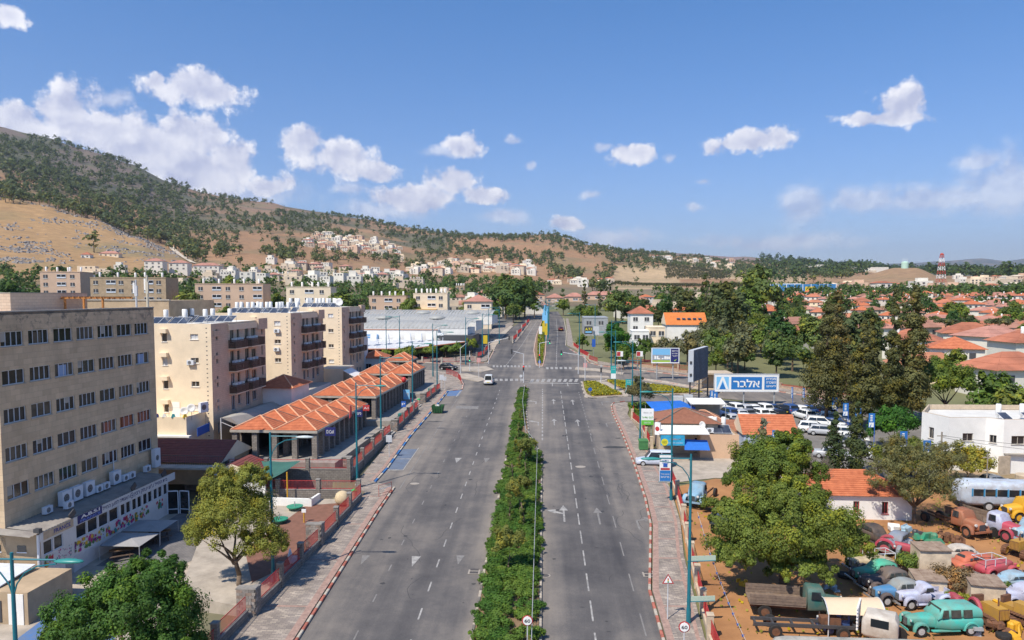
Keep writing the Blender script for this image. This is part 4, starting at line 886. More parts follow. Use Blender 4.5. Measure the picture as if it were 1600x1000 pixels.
yard([(-34.5, 44), (-27.5, 43.5), (-29.5, 50), (-34.8, 52)], BLUEP2, -1.035, 'disabled_bay')
sh = thing('lean_to_shed', 'small shed with white corrugated roof and broken white door at the lower left edge', 'shed', (-39.5, 47.3, .8), RB)
q = MB(); q.box(-4, 4.4, 0, 4.5, 0, 2.3, TANW); q.build('wall', sh); q = MB(); q.tbox((-1.2, 1.8, 2.5), (6.2, 4.6, .08), mat('white_sheet', (.6, .62, .66), .6, var=.1, vscale=2), 0, rx=.08); q.build('roof', sh); q = MB(); q.box(3.0, 4.1, -.05, 0, 0, 2.2, WHITE); q.box(3.3, 3.6, -.06, -.05, 0, 1.0, ORWOOD); q.build('door', sh); q = MB(); q.box(-3, 2.5, -.04, 0, .2, 1.7, DGREY); q.build('window', sh)
hs = thing('dark_roofed_house', 'house with dark red tiled gable roof behind the office corner', 'house', (-37.5, 76, 3.0), RB)
q = MB(); q.box(-6, 3, 0, 7, 0, 2.6, TANW); q.build('wall', hs); q = MB(); hip_roof(q, -6, 2.8, 0, 7, 2.5, 1.75, TILE3, None, .3, .5, 'x', True); q.build('roof', hs); q = MB(); q.box(3.0, 3.05, 2, 3.2, .8, 2.4, WALU); q.box(3.0, 3.3, 4, 4.9, 1.0, 1.7, WALU); q.build('window', hs)
rl = thing('balcony_railing', 'dark metal railing in front of the dark red roof', 'railing', (-37.9, 74.8, 5.4), RB); q = MB(); q.box(-3, 4.2, 0, .04, 1.0, 1.05, DGREY)
for i in range(30): q.tube((-3 + i * .25, .02, 0), (-3 + i * .25, .02, 1.02), .014, n=4, m=DGREY)
q.build('bars', rl); q = MB(); q.box(-3.2, 4.4, -1.2, .3, -.2, 0, CONC); q.build('deck', rl)
ss = thing('outdoor_stairs', 'dark metal outdoor staircase beside the annexe entrance', 'stairs', (-33.5, 73.2, 2.0), RB)
for i in range(14): q = MB(); q.box(-.2, 1.2, -i * .28, -i * .28 + .3, 3.2 - i * .23, 3.26 - i * .23, DGREY); q.build('step', ss)
q = MB()
for s_ in (-.2, 1.2): q.tube((s_, .3, 4.2), (s_, -3.8, 1.1), .03, n=5, m=DGREY); [q.tube((s_, -i * .3, 3.1 - i * .25), (s_, -i * .3, 4.0 - i * .235), .012, n=4, m=DGREY) for i in range(13)]
q.build('handrail', ss)
#  three apartment blocks with water heaters
def apartment(y, Xr, zr, W, D, label, hid, solar):
 f = Fr(Xr, y); z0 = SL * y - .3; H = zr - z0; t = thing('apartment_building', label, 'apartment block', (Xr, y, z0), RB)
 fr = MB(); ops = []; pitch = 2.9
 for r_ in range(5):
  zt_ = H - 1.15 - r_ * pitch
  if zt_ - 1.2 < 0: continue
  ops.append((W - 2.65, zt_ - .65, 1.0, .65)); ops.append((W - 6.25, zt_ - .95, .65, 1.05))
 facade(fr, (-W, 0, 0), (1, 0, 0), W, H, ops, CREAM)
 side = []; wins = []
 for r_ in range(5):
  b = H - 2.6 - r_ * pitch
  if b < .3: continue
  side.append((5.0, b, 1.1, 1.9)); side.append((6.9, b + .5, .8, 1.3)); side.append((9.3, b, 1.2, 1.9)); side.append((11.3, b + .4, 1.4, 1.3)); side.append((1.2, b + .7, .45, 1.3)); side.append((14.6, b + .7, .5, 1.3))
 facade(fr, (0, 0, 0), (0, 1, 0), D, H, side, CREAM2)
 fr.quad((0, D, 0), (-W, D, 0), (-W, D, H), (0, D, H), CREAM); fr.quad((-W, D, 0), (-W, 0, 0), (-W, 0, H), (-W, D, H), CREAM)
 fr.box(-W, 0, .0, .15, H, H + .12, CREAM); fr.box(-.15, 0, .15, D - 3, H, H + .12, CREAM); fr.box(-.2, .35, D - 3, D, H - 1.2, H + .35, CREAM2)
 fr.quad((-W, .15, H - .02), (-.15, .15, H - .02), (-.15, D, H - .02), (-W, D, H - .02), WHITE)
 fr.build('wall', t)
 for i, (x, z, w_, h) in enumerate(ops): window(t, (-W + x, 0, z), (1, 0), w_, h, 2 if w_ > .8 else 1, WHITE, GLASS2 if i % 3 else LGREY)
 for (x, z, w_, h) in side: window(t, (0, x, z), (0, 1), w_, h, 2 if w_ > .8 else 1, CONC if z > H - 8 else WALU, GLASS)
 q = MB()
 for r_ in range(5):
  zt_ = H - 1.15 - r_ * pitch
  if zt_ > .5: q.tbox((-5.95, -.28, zt_ + .38), (1.05, .55, .5), CREAM, top=.96)
 q.build('window_hood', t); q = MB()
 for i in range(int(H / .55) - 3): q.box(-.68, -.5, -.004, .05, H - .5 - i * .55, H - .38 - i * .55, DGREY)  # flush dark boxes, the shade of the quoin notches put into their colour
 q.build('quoin_notch_shade', t)['kind'] = 'stuff'
 q2 = MB(); q2.box(.0, .12, .6, 2.2, H - 1.5, H - .8, CREAM2); [q2.box(0, .1, .7, 1.9, H - 1.4 - r_ * pitch, H - .95 - r_ * pitch, CREAM2) for r_ in range(1, 4)]; q2.box(0, .18, 4.4, 13.2, H - .9, H - .15, CREAM); q2.build('shutter_box', t)
 for r_ in range(3):
  zb = H - 3.35 - r_ * pitch
  for (ya, yb, pr) in ((4.5, 8.2, .95), (8.9, 13.2, 1.15)):
   sl_ = MB(); sl_.box(0, pr, ya, yb, zb, zb + .12, CREAM); b_ = sl_.build('balcony', t)
   ra = MB()
   for j in range(7):
    zz_ = zb + .14 + j * .155; ra.box(pr - .04, pr, ya, yb, zz_, zz_ + .12, WOOD); ra.box(0, pr, ya, ya + .04, zz_, zz_ + .12, WOOD); ra.box(0, pr, yb - .04, yb, zz_, zz_ + .12, WOOD)
   ra.build('slat_railing', b_)
   g_ = MB();
   for j in range(3): g_.box(.2, .6, ya + .5 + j * 1.0, ya + 1.2 + j * 1.0, zb + .9, zb + 1.4, WALU if (j + r_) % 2 else WHITE)
   g_.build('cooling_unit', b_)
 for i, (x, y_, p_, lab) in enumerate(solar):
  p = f.w(x, y_, zr); heater(p[0], p[1], p[2], lab, 'white solar water heaters on the flat roofs of the apartment blocks', RB, p_)
 return t, f
def sol(which, rows):
 out = []; names = ['front row', 'middle row', 'back row']; cn_ = ['second', 'third', 'fourth', 'fifth']
 for j, (y_, xs, ps) in enumerate(rows):
  for i, x in enumerate(xs):
   side_ = 'left end' if i == 0 else ('right end' if i == len(xs) - 1 else cn_[i - 1] + ' from the left')
   out.append((x, y_, ps, '%s apartment roof, %s, %s: white solar water heater' % (which, names[j], side_)))
 return out
b1, f1 = apartment(87, -40.3, 19.8, 14, 16, 'nearest cream apartment block with dark slatted balconies, right of the office', True, sol('nearest', [(2.0, (-9.2, -6.9, -4.4), 2), (5.5, (-8.6, -6.4, -3.6), 1), (9.5, (-7.5, -4.6, -2.2), 2)]))
b2, f2 = apartment(112, -39.2, 20.5, 13, 15, 'middle one of the three cream apartment blocks', True, sol('middle', [(2.0, (-9.6, -7.8, -5.6, -3.0, -1.2), 1), (5.6, (-10.5, -8.6, -6.2, -4.0), 2), (9.5, (-9.4, -7.2, -5.2, -2.6), 1)]))
b3, f3 = apartment(137, -38.1, 21.0, 13, 15, 'farthest of the three cream apartment blocks, with dark slatted balconies', True, sol('farthest', [(2.0, (-10.8, -9.2, -7.4, -5.6, -3.4, -1.9), 1), (5.6, (-11, -8.4, -6.2, -4.2, -2.2), 1), (9.5, (-9.4, -6.8, -4.6), 1)]))
def ac_on(f, x, z, lab): p = f.w(x, -.36, z); ac(p, f.rz, lab, AC1, 'air conditioners hung on the lit apartment walls')
ac_on(f1, -3.0, 15.05 - .2, 'air conditioner on the lit wall of the nearest apartment block'); ac_on(f2, -2.6, 17.5, 'upper air conditioner on the lit wall of the middle apartment block'); ac_on(f2, -2.7, 14.6, 'lower air conditioner on the lit wall of the middle apartment block')
def dish(p, lab, r=.6):
 t = thing('satellite_dish', lab, 'satellite dish', p); q = MB(); q.lathe([(.02, 0), (r * .6, .06), (r, .2), (r * .97, .22), (r * .55, .1), (.02, .03)], WHITE, 16); d_ = q.build('dish', t, (0, 0, .8), smooth=True); d_.rotation_euler = (R(70), 0, R(25)); q = MB(); q.tube((0, 0.1, -.6), (0, .1, .8), .04, n=6, m=GREY); q.build('post', t)
p = f3.w(-.9, 1.2, 21.2); dish(p, 'white satellite dish on the corner of the farthest apartment roof', .75)
ex = thing('ground_floor_extension', 'cream two storey extension with roof terrace below the nearest apartment block', 'extension', f1.w(0, 0, 0), RB)
q = MB(); q.box(-11, -1.0, -4.5, -.01, 2.8, 8.2, CREAM); q.box(-11, -1.0, -4.5, -4.3, 8.2, 9.2, CREAM); q.box(-1.2, -1.0, -4.3, -.01, 8.2, 9.2, CREAM); q.box(-11, -.4, -5.1, -4.5, 6.9, 7.1, WHITE); q.build('wall', ex)
q = MB(); q.box(-5.2, -4.2, -.05, -.01, 8.2, 10.3, WHITE); q.build('door', ex); q = MB(); q.tube((-4.5, -2, 8.3), (-4.5, -2, 10), .03, n=5, m=GREY); q.tube((-1.4, -2, 8.3), (-1.4, -2, 10), .03, n=5, m=GREY); q.tube((-4.5, -2, 9.9), (-1.4, -2, 9.9), .02, n=4, m=GREY); q.build('clothes_line', ex)
q = MB(); q.tbox((.2, -3.6, 7.6), (.06, 3.6, 1.0), BLUE, 0); tag(q.build('blue_banner', None, f1.w(0, 0, 0)[:2] + (0,), RB + .1), 'plain blue shop banner below the nearest apartment block', 'banner')
ac(f1.w(-7.2, -5.0, 7.12), RB, 'air conditioner on the white ledge of the cream extension', AC1); ac(f1.w(-.4, -2.2, 9.3), RB + 1.2, 'white air conditioner on the corner of the cream extension', AC2)
dish(f1.w(-1.5, -4.0, 9.0), 'left satellite dish at the corner of the roof terrace', .5); dish(f1.w(-.9, -3.5, 9.3), 'right satellite dish at the corner of the roof terrace', .5)
lt = thing('laundry', 'blue and white washing on the roof terrace parapet', 'laundry', f1.w(-4.6, -4.4, 9.2), RB)
for i, (c_, x) in enumerate(((NAVY, 0), (WHITE, .9), (mat('cloth_teal', (.05, .3, .35), .9), 2.0), (mat('cloth_yellow', (.6, .4, .04), .9), 3.4))): q = MB(); q.tbox((x, 0, .15), (.5, .25, .4), c_, .3 * i, top=.5); q.build('cloth', lt)
cn = thing('fabric_canopy', 'pale grey fabric shed roof between the apartments and the tiled market roofs', 'canopy', (0, 0, 0))
A = AT(345, 653, 85.5); B = AT(378, 667, 86.5); Cn = AT(456, 634, 104); Dn = AT(430, 624, 107)
CANV = mat('canvas_grey', (.40, .37, .32), .85, var=.08, vscale=.6)
q = MB(); ri = [A.lerp(B, .42) + Vector((0, 0, .55)), Dn.lerp(Cn, .42) + Vector((0, 0, .55))]
q.quad(A, ri[0], ri[1], Dn, CANV); q.quad(ri[0], B, Cn, ri[1], CANV); q.add([A, B, ri[0]], [(0, 1, 2)], CANV); q.build('cloth', cn); q = MB()
for p in (A, B, Cn, Dn): q.tube((p.x, p.y, terrain(p.x, p.y)), p, .06, n=6, m=WHITE)
q.tube(A - Vector((0, 0, .5)), B - Vector((0, 0, .5)), .05, n=5, m=WHITE); q.build('frame', cn)
def shop(x, y, w_, d, h, label, m=CREAM, roof=None, z0=None):
 z0 = SL * y - .1 if z0 is None else z0; t = thing('low_shop', label, 'shop', (x, y, z0), RB); q = MB(); ops = [(w_ * .2, .9, w_ * .3, h * .35)]; facade(q, (-w_, 0, 0), (1, 0, 0), w_, h, ops, m); facade(q, (0, 0, 0), (0, 1, 0), d, h, [(d * .3, .2, d * .35, h * .5)], m)
 q.quad((0, d, 0), (-w_, d, 0), (-w_, d, h), (0, d, h), m); q.quad((-w_, d, 0), (-w_, 0, 0), (-w_, 0, h), (-w_, d, h), m); q.quad((-w_, 0, h), (0, 0, h), (0, d, h), (-w_, d, h), CONC); q.build('wall', t)
 window(t, (-w_ * .8, 0, .9), (1, 0), w_ * .3, h * .35); window(t, (0, d * .3, .2), (0, 1), d * .35, h * .5)
 if roof: q = MB(); hip_roof(q, -w_, 0, 0, d, h, 1.5, roof, CAP if roof is TILE else None, .4, .4, 'x', roof is not TILE); q.build('roof', t)
 return t
shop(-35.6, 101.5, 5, 7, 6.2, 'small shop with orange tiled roof between the nearest two apartment blocks', WHITE, TILE); shop(-36.5, 110.5, 3.5, 12, 4.2, 'long low shop row along the foot of the middle apartment block', WHITE); shop(-35.5, 128, 4.5, 7, 5.2, 'pale shop with a white sloping awning below the farthest apartment block', CREAM)
q = MB(); q.tbox((0, 0, 0), (3.6, 5, .08), WHITE, 0, ry=.5); tag(q.build('white_awning', None, (-33.3, 128.5, 9.3), RB), 'bright white sloping awning beside the tiled market roofs', 'awning')
shop(-39, 152, 4, 8, 8.2, 'narrow building with a lime green wall panel', WHITE); q = MB(); q.box(-.0, 2.3, -.1, 0, 0, 2.9, mat('lime_green', (.32, .52, .03), .7)); q.box(0.9, 2.3, -.12, -.02, -3, 0, MATS['lime_green']); tag(q.build('lime_panel', None, (-43.2, 151.8, 9.5), RB), 'lime green painted panel on the narrow building', 'sign')
shop(-35, 158, 5, 6, 3.3, 'small white house with orange hip roof beside the shopping centre', WHITE, TILE)
#  tiled open market pavilions
def pavilion(y, ncol, nrow, cw, rd, u0, zc, label, rise=1.25):
 eh = 3.35; p0 = AT(u0, 461 + (H0 - zc) * F / y, y); f = Fr(p0.x, y); t = thing('market_pavilion', label, 'market pavilion', (p0.x, y, zc), RB)
 W = ncol * cw; D = nrow * rd; cp = MB(); cd = MB()
 for i in range(ncol):
  for j in range(nrow):
   x0, x1, y0, y1 = i * cw, (i + 1) * cw, j * rd, (j + 1) * rd; ap = ((x0 + x1) / 2, (y0 + y1) / 2 + .3, rise); q = MB()
   A, B, C_, D_ = (x0, y0, 0), (x1, y0, 0), (x1, y1, 0), (x0, y1, 0)
   for e in ((A, B), (B, C_), (C_, D_), (D_, A)): roof_plane(q, e[0], e[1], ap, ap, TILE, .4, .04)
   q.build('roof_module', t)
   for e in (A, B): cp.tube(Vector(e) + Vector((0, 0, .05)), Vector(ap) + Vector((0, 0, .06)), .10, n=5, m=CAP)
   for e in (C_, D_): cd.tube(Vector(e) + Vector((0, 0, .03)), Vector(ap) + Vector((0, 0, .05)), .055, n=4, m=CAPD)
 cp.tube((0, 0, .05), (0, D, .05), .08, n=5, m=CAP)
 if ncol > 1: cp.tube((cw, 0, .06), (cw, D, .06), .08, n=5, m=CAP)
 cp.build('ridge_caps', t); cd.build('back_caps', t)['kind'] = 'stuff'
 q = MB(); q.box(-.1, W + .1, -.12, .1, -.3, -.03, CONC); q.box(W - .1, W + .12, .1, D, -.3, -.03, CONC); q.box(-.12, .1, .1, D, -.3, -.03, CONC); q.box(-.1, W + .1, D, D + .2, -.3, -.03, CONC); q.box(.15, W - .15, .15, D - .1, -.12, -.06, WOOD); q.build('eave_beam', t)
 for i in range(ncol * 2 + 1):
  for j in (0, nrow * 2):
   if ncol * 2 >= i:
    q = MB(); x = .35 + i * (W - .7) / (ncol * 2); yy = .4 if j == 0 else D - .4; q.box(x - .3, x + .3, yy - .3, yy + .3, -eh - 1.2, -.3, GREYST); q.build('column', t)
 for j in range(1, nrow * 2):
  for x in (.35, W * .55, W - .35): q = MB(); yy = .4 + j * (D - .8) / (nrow * 2); q.box(x - .3, x + .3, yy - .3, yy + .3, -eh - 1.2, -.3, GREYST); q.build('column', t)
 q = MB(); q.box(-1.0, W + 2.6, -1.6, D + 2.5, -eh - 2.2, -eh, mat('terrace_paving', (.30, .27, .24), .9, var=.2, vscale=1.2, detail=8)); q.build('terrace', t)
 q = MB(); q.box(.8, 1.0, 1, D - .5, -eh, -.4, mat('shop_dark', (.03, .03, .032), .9)); q.box(.8, W * .8, D - 1.2, D - 1.0, -eh, -.4, MATS['shop_dark']); q.box(W * .35, W * .37, 4, D - 3, -eh, -.4, MATS['shop_dark']); q.build('shopfront', t)
 return t, f
pv1, g1 = pavilion(82.5, 2, 5, 5.1, 4.25, 361, 7.8, 'nearest open market pavilion with orange tiled pyramid roofs')
pv2, g2 = pavilion(105.5, 2, 5, 4.7, 4.35, 489, 8.6, 'second open market pavilion with orange tiled pyramid roofs')
pv3, g3 = pavilion(129, 2, 3, 4.7, 4.2, 562, 9.36, 'third open market pavilion with orange tiled pyramid roofs')
pv4, g4 = pavilion(150, 1, 2, 4.9, 4.0, 603, 9.8, 'smallest single tiled pavilion roof at the far end of the market')
#  stone walls and red fences
PIERCAP = mat('pier_cap', (.24, .22, .20), .9, var=.2, vscale=3)
stm = []
for k in range(4): q = MB(); q.tbox((0, 0, 0), (.40, .05, .19), mat('pier_stone_%s' % 'grey brown dark pale'.split()[k], [(.25, .22, .20), (.28, .21, .17), (.19, .17, .155), (.33, .29, .26)][k], .9, var=.25, vscale=5), top=1); stm.append(q.mesh('stone'))
def pier(x, y, label, w_=1.3, h=1.85, d=.5, stones=False):
 t = thing('stone_pier', label, 'stone pier', (x, y, SL * y + .1), 0, 'grey stone piers of the left fence'); q = MB(); q.box(-w_, 0, 0, d, -1.2, h, mat('joint_grey', (.12, .11, .10), .95)); q.build('core', t)
 q = MB(); q.tbox((-w_ / 2, d / 2, h + .05), (w_ + .12, d + .12, .1), PIERCAP, top=.95); q.build('capstone', t); g = random.Random(int(x * 7 + y))
 k = 0
 for r_ in range(int(h / .205)):
  xo = -.2 * (r_ % 2); x_ = -w_ + .2 + xo + .02
  while x_ < .18:
   wl = max(-w_, x_ - .2); wr = min(0, x_ + .2)
   if wr - wl > .1:
    o = mkobj('stone', stm[g.randrange(4)], t, ((wl + wr) / 2, -.012 - g.random() * .02, .11 + r_ * .205)); o.scale = ((wr - wl) / .41, 1, 1)
   x_ += .41
  for y_ in (.14, .38): mkobj('stone', stm[g.randrange(4)], t, (.012, y_, .11 + r_ * .205), PI / 2, (.55, 1, 1))
 return t
def pmesh(L_, h=.95, nb=None):
 q = MB(); q.box(0, .03, 0, L_, h - .05, h, REDF); q.box(0, .03, 0, L_, .06, .11, REDF)
 n_ = nb or int(L_ / .13)
 for i in range(n_ + 1): y = i * (L_ - .02) / n_; q.box(.005, .025, y, y + .02, .0, h, REDF)
 return q.mesh('panel')
PMC = {}
def fence(pts, label, wall=.6, h=.95, post=True, group='red metal fences on low stone walls', wm=None, thick=.25, cat='fence'):
 t = thing('red_fence', label, cat, (pts[0][0], pts[0][1], 0), 0, group); o = Vector(pts[0])
 wm = wm or GREYST
 for (a, b) in zip(pts, pts[1:]):
  a = Vector(a); b = Vector(b); L_ = (b - a).length; rz = math.atan2(-(b - a).x, (b - a).y); zt_ = max(terrain(*a), terrain(*b)) + wall + .1; z0 = min(terrain(*a), terrain(*b)) - 1.0; lo = (a.x - o.x, a.y - o.y, 0)
  q = MB(); q.box(-thick / 2, thick / 2, 0, L_, z0, zt_ - .08, wm); q.box(-thick / 2 - .03, thick / 2 + .03, 0, L_, zt_ - .08, zt_, PIERCAP if wm is GREYST else wm); q.build('wall', t, lo, rz)
  k = round(L_, 1)
  if (k, h) not in PMC: PMC[(k, h)] = pmesh(L_ - .15, h)
  mkobj('panel', PMC[(k, h)], t, (lo[0], lo[1], zt_), rz)
  if post: q = MB(); q.box(-.2, .2, -.2, .2, z0, zt_ + h + .1, wm); q.tbox((0, 0, zt_ + h + .14), (.48, .48, .08), PIERCAP if wm is GREYST else wm, top=.9); q.build('post', t, lo, rz)
 return t
def seg(a, b, n_): return [(a[0] + (b[0] - a[0]) * i / n_, a[1] + (b[1] - a[1]) * i / n_) for i in range(n_ + 1)]
pier(-19.05, 46.6, 'nearest wide grey stone pier beside the left pavement'); pier(-18.35, 58.8, 'second wide grey stone pier beside the left pavement'); pier(-20.9, 78.0, 'stone pier at the corner of the first market terrace', .9, 2.4); pier(-20.4, 101, 'stone pier beside the market steps', .9, 1.6); pier(-19.9, 122.5, 'farthest stone pier beside the market terrace', .9, 1.6)
fence(seg((-20.0, 33.5), (-19.6, 46.4), 3), 'red fence nearest the camera, in front of the large green tree')
fence(seg((-19.2, 47.2), (-18.6, 58.8), 3), 'red stepped fence between the two nearest stone piers'); fence(seg((-18.5, 59.4), (-18.2, 71.5), 3), 'red stepped fence beside the playground yard, beyond the second pier')
fence(seg((-21.1, 78.7), (-20.8, 98), 4), 'red stepped fence along the nearest market terrace', .8); fence(seg((-20.5, 101.6), (-20.1, 116), 4), 'red stepped fence along the second market terrace', .7); fence(seg((-20, 123), (-19.2, 135), 3), 'red fence along the third market terrace', .5)
fence(seg((-21.0, 77.4), (-39, 77.0), 4), 'red fence above the stone terrace wall, facing the camera', 1.35, 1.0); fence(seg((-18.6, 72.2), (-31, 72.0), 3), 'red fence on the lower stone wall in front of the terrace', .7, .9)
for i, (x, y) in enumerate(((-20.6, 99.2), (-20.2, 119.5))):
 t = thing('stone_steps', ['concrete steps between the two nearer market pavilions', 'concrete steps between the second and third market pavilions'][i], 'steps', (x, y, SL * y), RB)
 for k in range(4): q = MB(); q.box(-.35 * k - .4, -.35 * k, -1.2, 1.2, 0, .3 + .17 * k, CONC); q.build('step', t)
 q = MB(); q.path([(-.1, -1.3, .2), (-.1, -1.3, 1.2), (-1.4, -1.3, 1.7), (-1.4, -1.3, .7)], .025, 5, REDF); q.build('handrail', t)
slab('playground_ground', [(-18.5, 47.5), (-26, 50), (-30, 62), (-31, 71.5), (-18.6, 71.7)], -.02, DUST, h=1.6)
yard([(-18.7, 58), (-21.5, 52), (-24.5, 58), (-23.2, 69.5), (-18.5, 70.8)], mat('red_earth', (.235, .11, .075), .95, col2=(.16, .075, .05), vscale=1.5, detail=10), -.012, 'playground_ground')
q = MB();
for a, b in (((-27, 69.6), (-22.6, 69.3)), ((-22.6, 69.3), (-22.4, 71.2))): rz = math.atan2(b[1] - a[1], b[0] - a[0]); q.tbox(((a[0] + b[0]) / 2, (a[1] + b[1]) / 2, SL * 70 + .3), (math.hypot(b[0] - a[0], b[1] - a[1]) + .2, .25, .8), WHITE, rz)
tag(q.build('white_retaining_wall'), 'low whitewashed retaining wall in the playground yard', 'wall')
q = MB(); q.tube((0, 0, 0), (0, 0, 2.6), .07, n=8, m=mat('yellow_paint', (.62, .33, .02), .6)); tag(q.build('yellow_pole', None, (-25.6, 71.2, SL * 71 + .2)), 'tall yellow pole in front of the green shade cloth', 'pole')
q = MB(); q.tube((0, 0, 0), (0, 0, 1.0), .06, n=8, m=MATS['yellow_paint']); q.box(-.2, .2, -.06, .06, .95, 1.25, SWHITE); tag(q.build('yellow_sign_post', None, (-21.8, 64.8, SL * 64 + .0)), 'short yellow post with a small white plate in the playground', 'sign')
for i, (u, v, lab) in enumerate(((461, 813, 'green saucer shaped playground spinner beside the short yellow post'), (437, 834, 'green playground spinner half hidden by the yellow green tree'))):
 x, y = G(u, v); t = thing('playground_spinner', lab, 'playground ride', (x, y, SL * y)); q = MB(); q.lathe([(.1, .1), (.65, .2), (.8, .36), (.75, .38), (.4, .34), (.05, .33)], mat('play_green', (.03, .25, .15), .5), 16); q.build('seat', t, smooth=True); q = MB(); q.tube((0, 0, 0), (0, 0, .8), .05, n=6, m=GREY); q.build('post', t)
q = MB(); q.lathe([(.05, 0), (.5, .08), (.72, .35), (.75, .7), (.6, 1.1), (.3, 1.3), (.03, 1.35)], mat('boulder', (.55, .43, .27), .9, var=.15, vscale=3), 16); tag(q.build('round_boulder', None, (-19.6, 69.7, SL * 69 + .1), smooth=True), 'pale round boulder inside the corner of the playground fence', 'boulder')
SC = mat('green_shade_cloth', (.035, .12, .10), .9, var=.15, vscale=1)
q = MB(); a, b, c_, d_ = AT(362, 745, 72), AT(425, 748, 70.5), AT(470, 721, 76.4), AT(392, 721, 77.5); n_ = 8; grid = []
for i in range(n_ + 1):
 for j in range(n_ + 1): s_, t_ = i / n_, j / n_; p = a.lerp(b, s_).lerp(d_.lerp(c_, s_), t_); p.z += -.5 * math.sin(PI * s_) * math.sin(PI * t_) + .06 * math.sin(9 * s_ + 5 * t_); grid.append(p)
q.add(grid, [(i * (n_ + 1) + j, (i + 1) * (n_ + 1) + j, (i + 1) * (n_ + 1) + j + 1, i * (n_ + 1) + j + 1) for i in range(n_) for j in range(n_)], SC)
tag(q.build('shade_cloth', smooth=True), 'sagging dark green shade cloth in front of the first market terrace', 'shade cloth')
t = thing('small_red_roofed_hut', 'small hut with dark red roof left of the green shade cloth', 'hut', (-34.3, 73.8, 2.8), RB); q = MB(); q.box(0, 4.2, 0, 4, 0, 2.2, WHITE); q.build('wall', t); q = MB(); hip_roof(q, 0, 4.2, 0, 4, 2.2, .9, TILE3, None, .3, .3, 'y', True); q.build('roof', t)
q = MB(); q.box(0, 2.8, 0, .2, 0, 1.6, WHITE); tag(q.build('white_wall_panel', None, (-30.5, 70.9, 3.1), RB), 'white painted wall panel under the green shade cloth', 'wall')
#  the shopping centre beyond the junction
mallt = thing('shopping_centre', 'large white shopping centre with curved corrugated metal roofs behind the junction', 'shopping centre', (0, 0, 0)); fm_ = Fr(-62, 196, -.05)
mallt.location = (fm_.x, fm_.y, 7.4); mallt.rotation_euler = (0, 0, fm_.rz)
MR = mat('metal_roof', (.36, .355, .335), .5, var=.12, vscale=.4)
def barrel(x0, x1, y0, y1, z, rise, name='curved_roof', ribs=40):
 q = MB(); k = 8
 for i in range(ribs):
  xa, xb = x0 + (x1 - x0) * i / ribs, x0 + (x1 - x0) * (i + 1) / ribs; xm = xa + (xb - xa) * .82
  for (p0, p1, dz) in ((xa, xm, 0), (xm, xb, .12)):
   for j in range(k):
    a0, a1 = j / k, (j + 1) / k; f_ = lambda s_: (y0 + (y1 - y0) * s_, z + rise * (1 - (1 - min(1, s_ * 1.6)) ** 2) + dz)
    ya, za = f_(a0); yb, zb = f_(a1); q.quad((p0, ya, za), (p1, ya, za), (p1, yb, zb), (p0, yb, zb), MR)
 q.box(x0, x1, y0 + .05, y1, z - 2.5, z - .02, WHITE); q.build(name, mallt)
barrel(-8, 42, 0, 14, 7.0, 1.8); barrel(-6, 42, 16, 32, 8.2, 1.8, ribs=44); barrel(0, 44.5, 34, 50, 9.4, 1.6, ribs=44)
q = MB(); q.box(-4, 34.5, -2.5, 0, 0, 6.9, WHITE); q.box(-4, 34.5, -2.6, -2.45, 6.7, 6.95, mat('mall_trim', (.36, .15, .08), .8)); q.box(34.5, 44, -4, 8, 3.6, 5.4, DGREY); q.build('wall', mallt)
q = MB(); q.quad((-13, -14, 3.3), (6, -9, 3.9), (12, -2.5, 4.5), (-13, -2.5, 4.3), LGREY); q.quad((10, -16, 2.6), (30, -18, 2.9), (43, -5, 4.0), (12, -2.5, 4.4), LGREY); q.build('canopy_roof', mallt)
q = MB();
for a, b in (((-13, -14, 3.2), (6, -9, 3.8)), ((6, -9, 3.8), (12, -2.6, 4.4)), ((10, -16, 2.5), (30, -18, 2.8)), ((30, -18, 2.8), (43, -5, 3.9))): q.tube(a, b, .18, n=4, m=MATS['mall_trim'])
q.build('canopy_edge', mallt)
q = MB(); q.box(-12, 8, -8, -3, -.5, 3.6, MATS['shop_dark']); q.box(12, 36, -11, -3, -.5, 3.0, MATS['shop_dark']); q.build('shopfront', mallt)
for i in range(12): q = MB(); x = -11.5 + i * 2 if i < 6 else 1.5 + i * 2.6 - 4; y = -9.5 if i < 6 else -14; q.tube((x, y, -1), (x, y, 3.2), .18, n=8, m=WHITE); q.build('column', mallt)
for i in range(17):
 x, y = (-11 + i * 1.9, -8.5 + i * .5) if i < 9 else (17 + (i - 9) * 2.6, -14 + (i - 9) * 1.35); q = MB(); q.tbox((x, y + 1, 5.2), (1.5, .1, 1.9), PANEL if i < 9 else LGREY, .15, rx=-.5); q.tube((x + .9, y, 3.6), (x + .9, y + 1.2, 6.2), .07, n=4, m=WALU); q.tube((x + .9, y + 2.6, 3.6), (x + .9, y + 1.2, 6.0), .07, n=4, m=WALU); q.build('solar_array', mallt)
q = MB(); q.box(13.4, 18.4, -2.75, -2.62, 4.1, 5.5, mat('mall_blue', (.02, .22, .50), .6)); q.box(13.6, 18.6, -2.75, -2.62, 2.5, 3.2, MATS['mall_blue']); sgm = q.build('sign_board', mallt)
q = MB();
for i in range(13): q.box(13.8 + i * .33, 14.02 + i * .33, -2.79, -2.76, 4.3, 4.6, SWHITE);
for i in range(10): q.box(14.3 + i * .33, 14.5 + i * .33, -2.79, -2.76, 4.95, 5.2, SWHITE)
q.build('lettering', sgm)
for i in range(4):
 q = MB(); r_ = 2.6; q.lathe([(r_, 0), (r_ * .93, .5), (r_ * .6, 1.0), (.05, 1.2)], mat('dome_grey', (.33, .33, .31), .5), 16, (14 + i * 8, 20 + (i % 2) * 18, 8.9 + (i % 2) * 1.0)); q.build('roof_light', mallt, smooth=True)
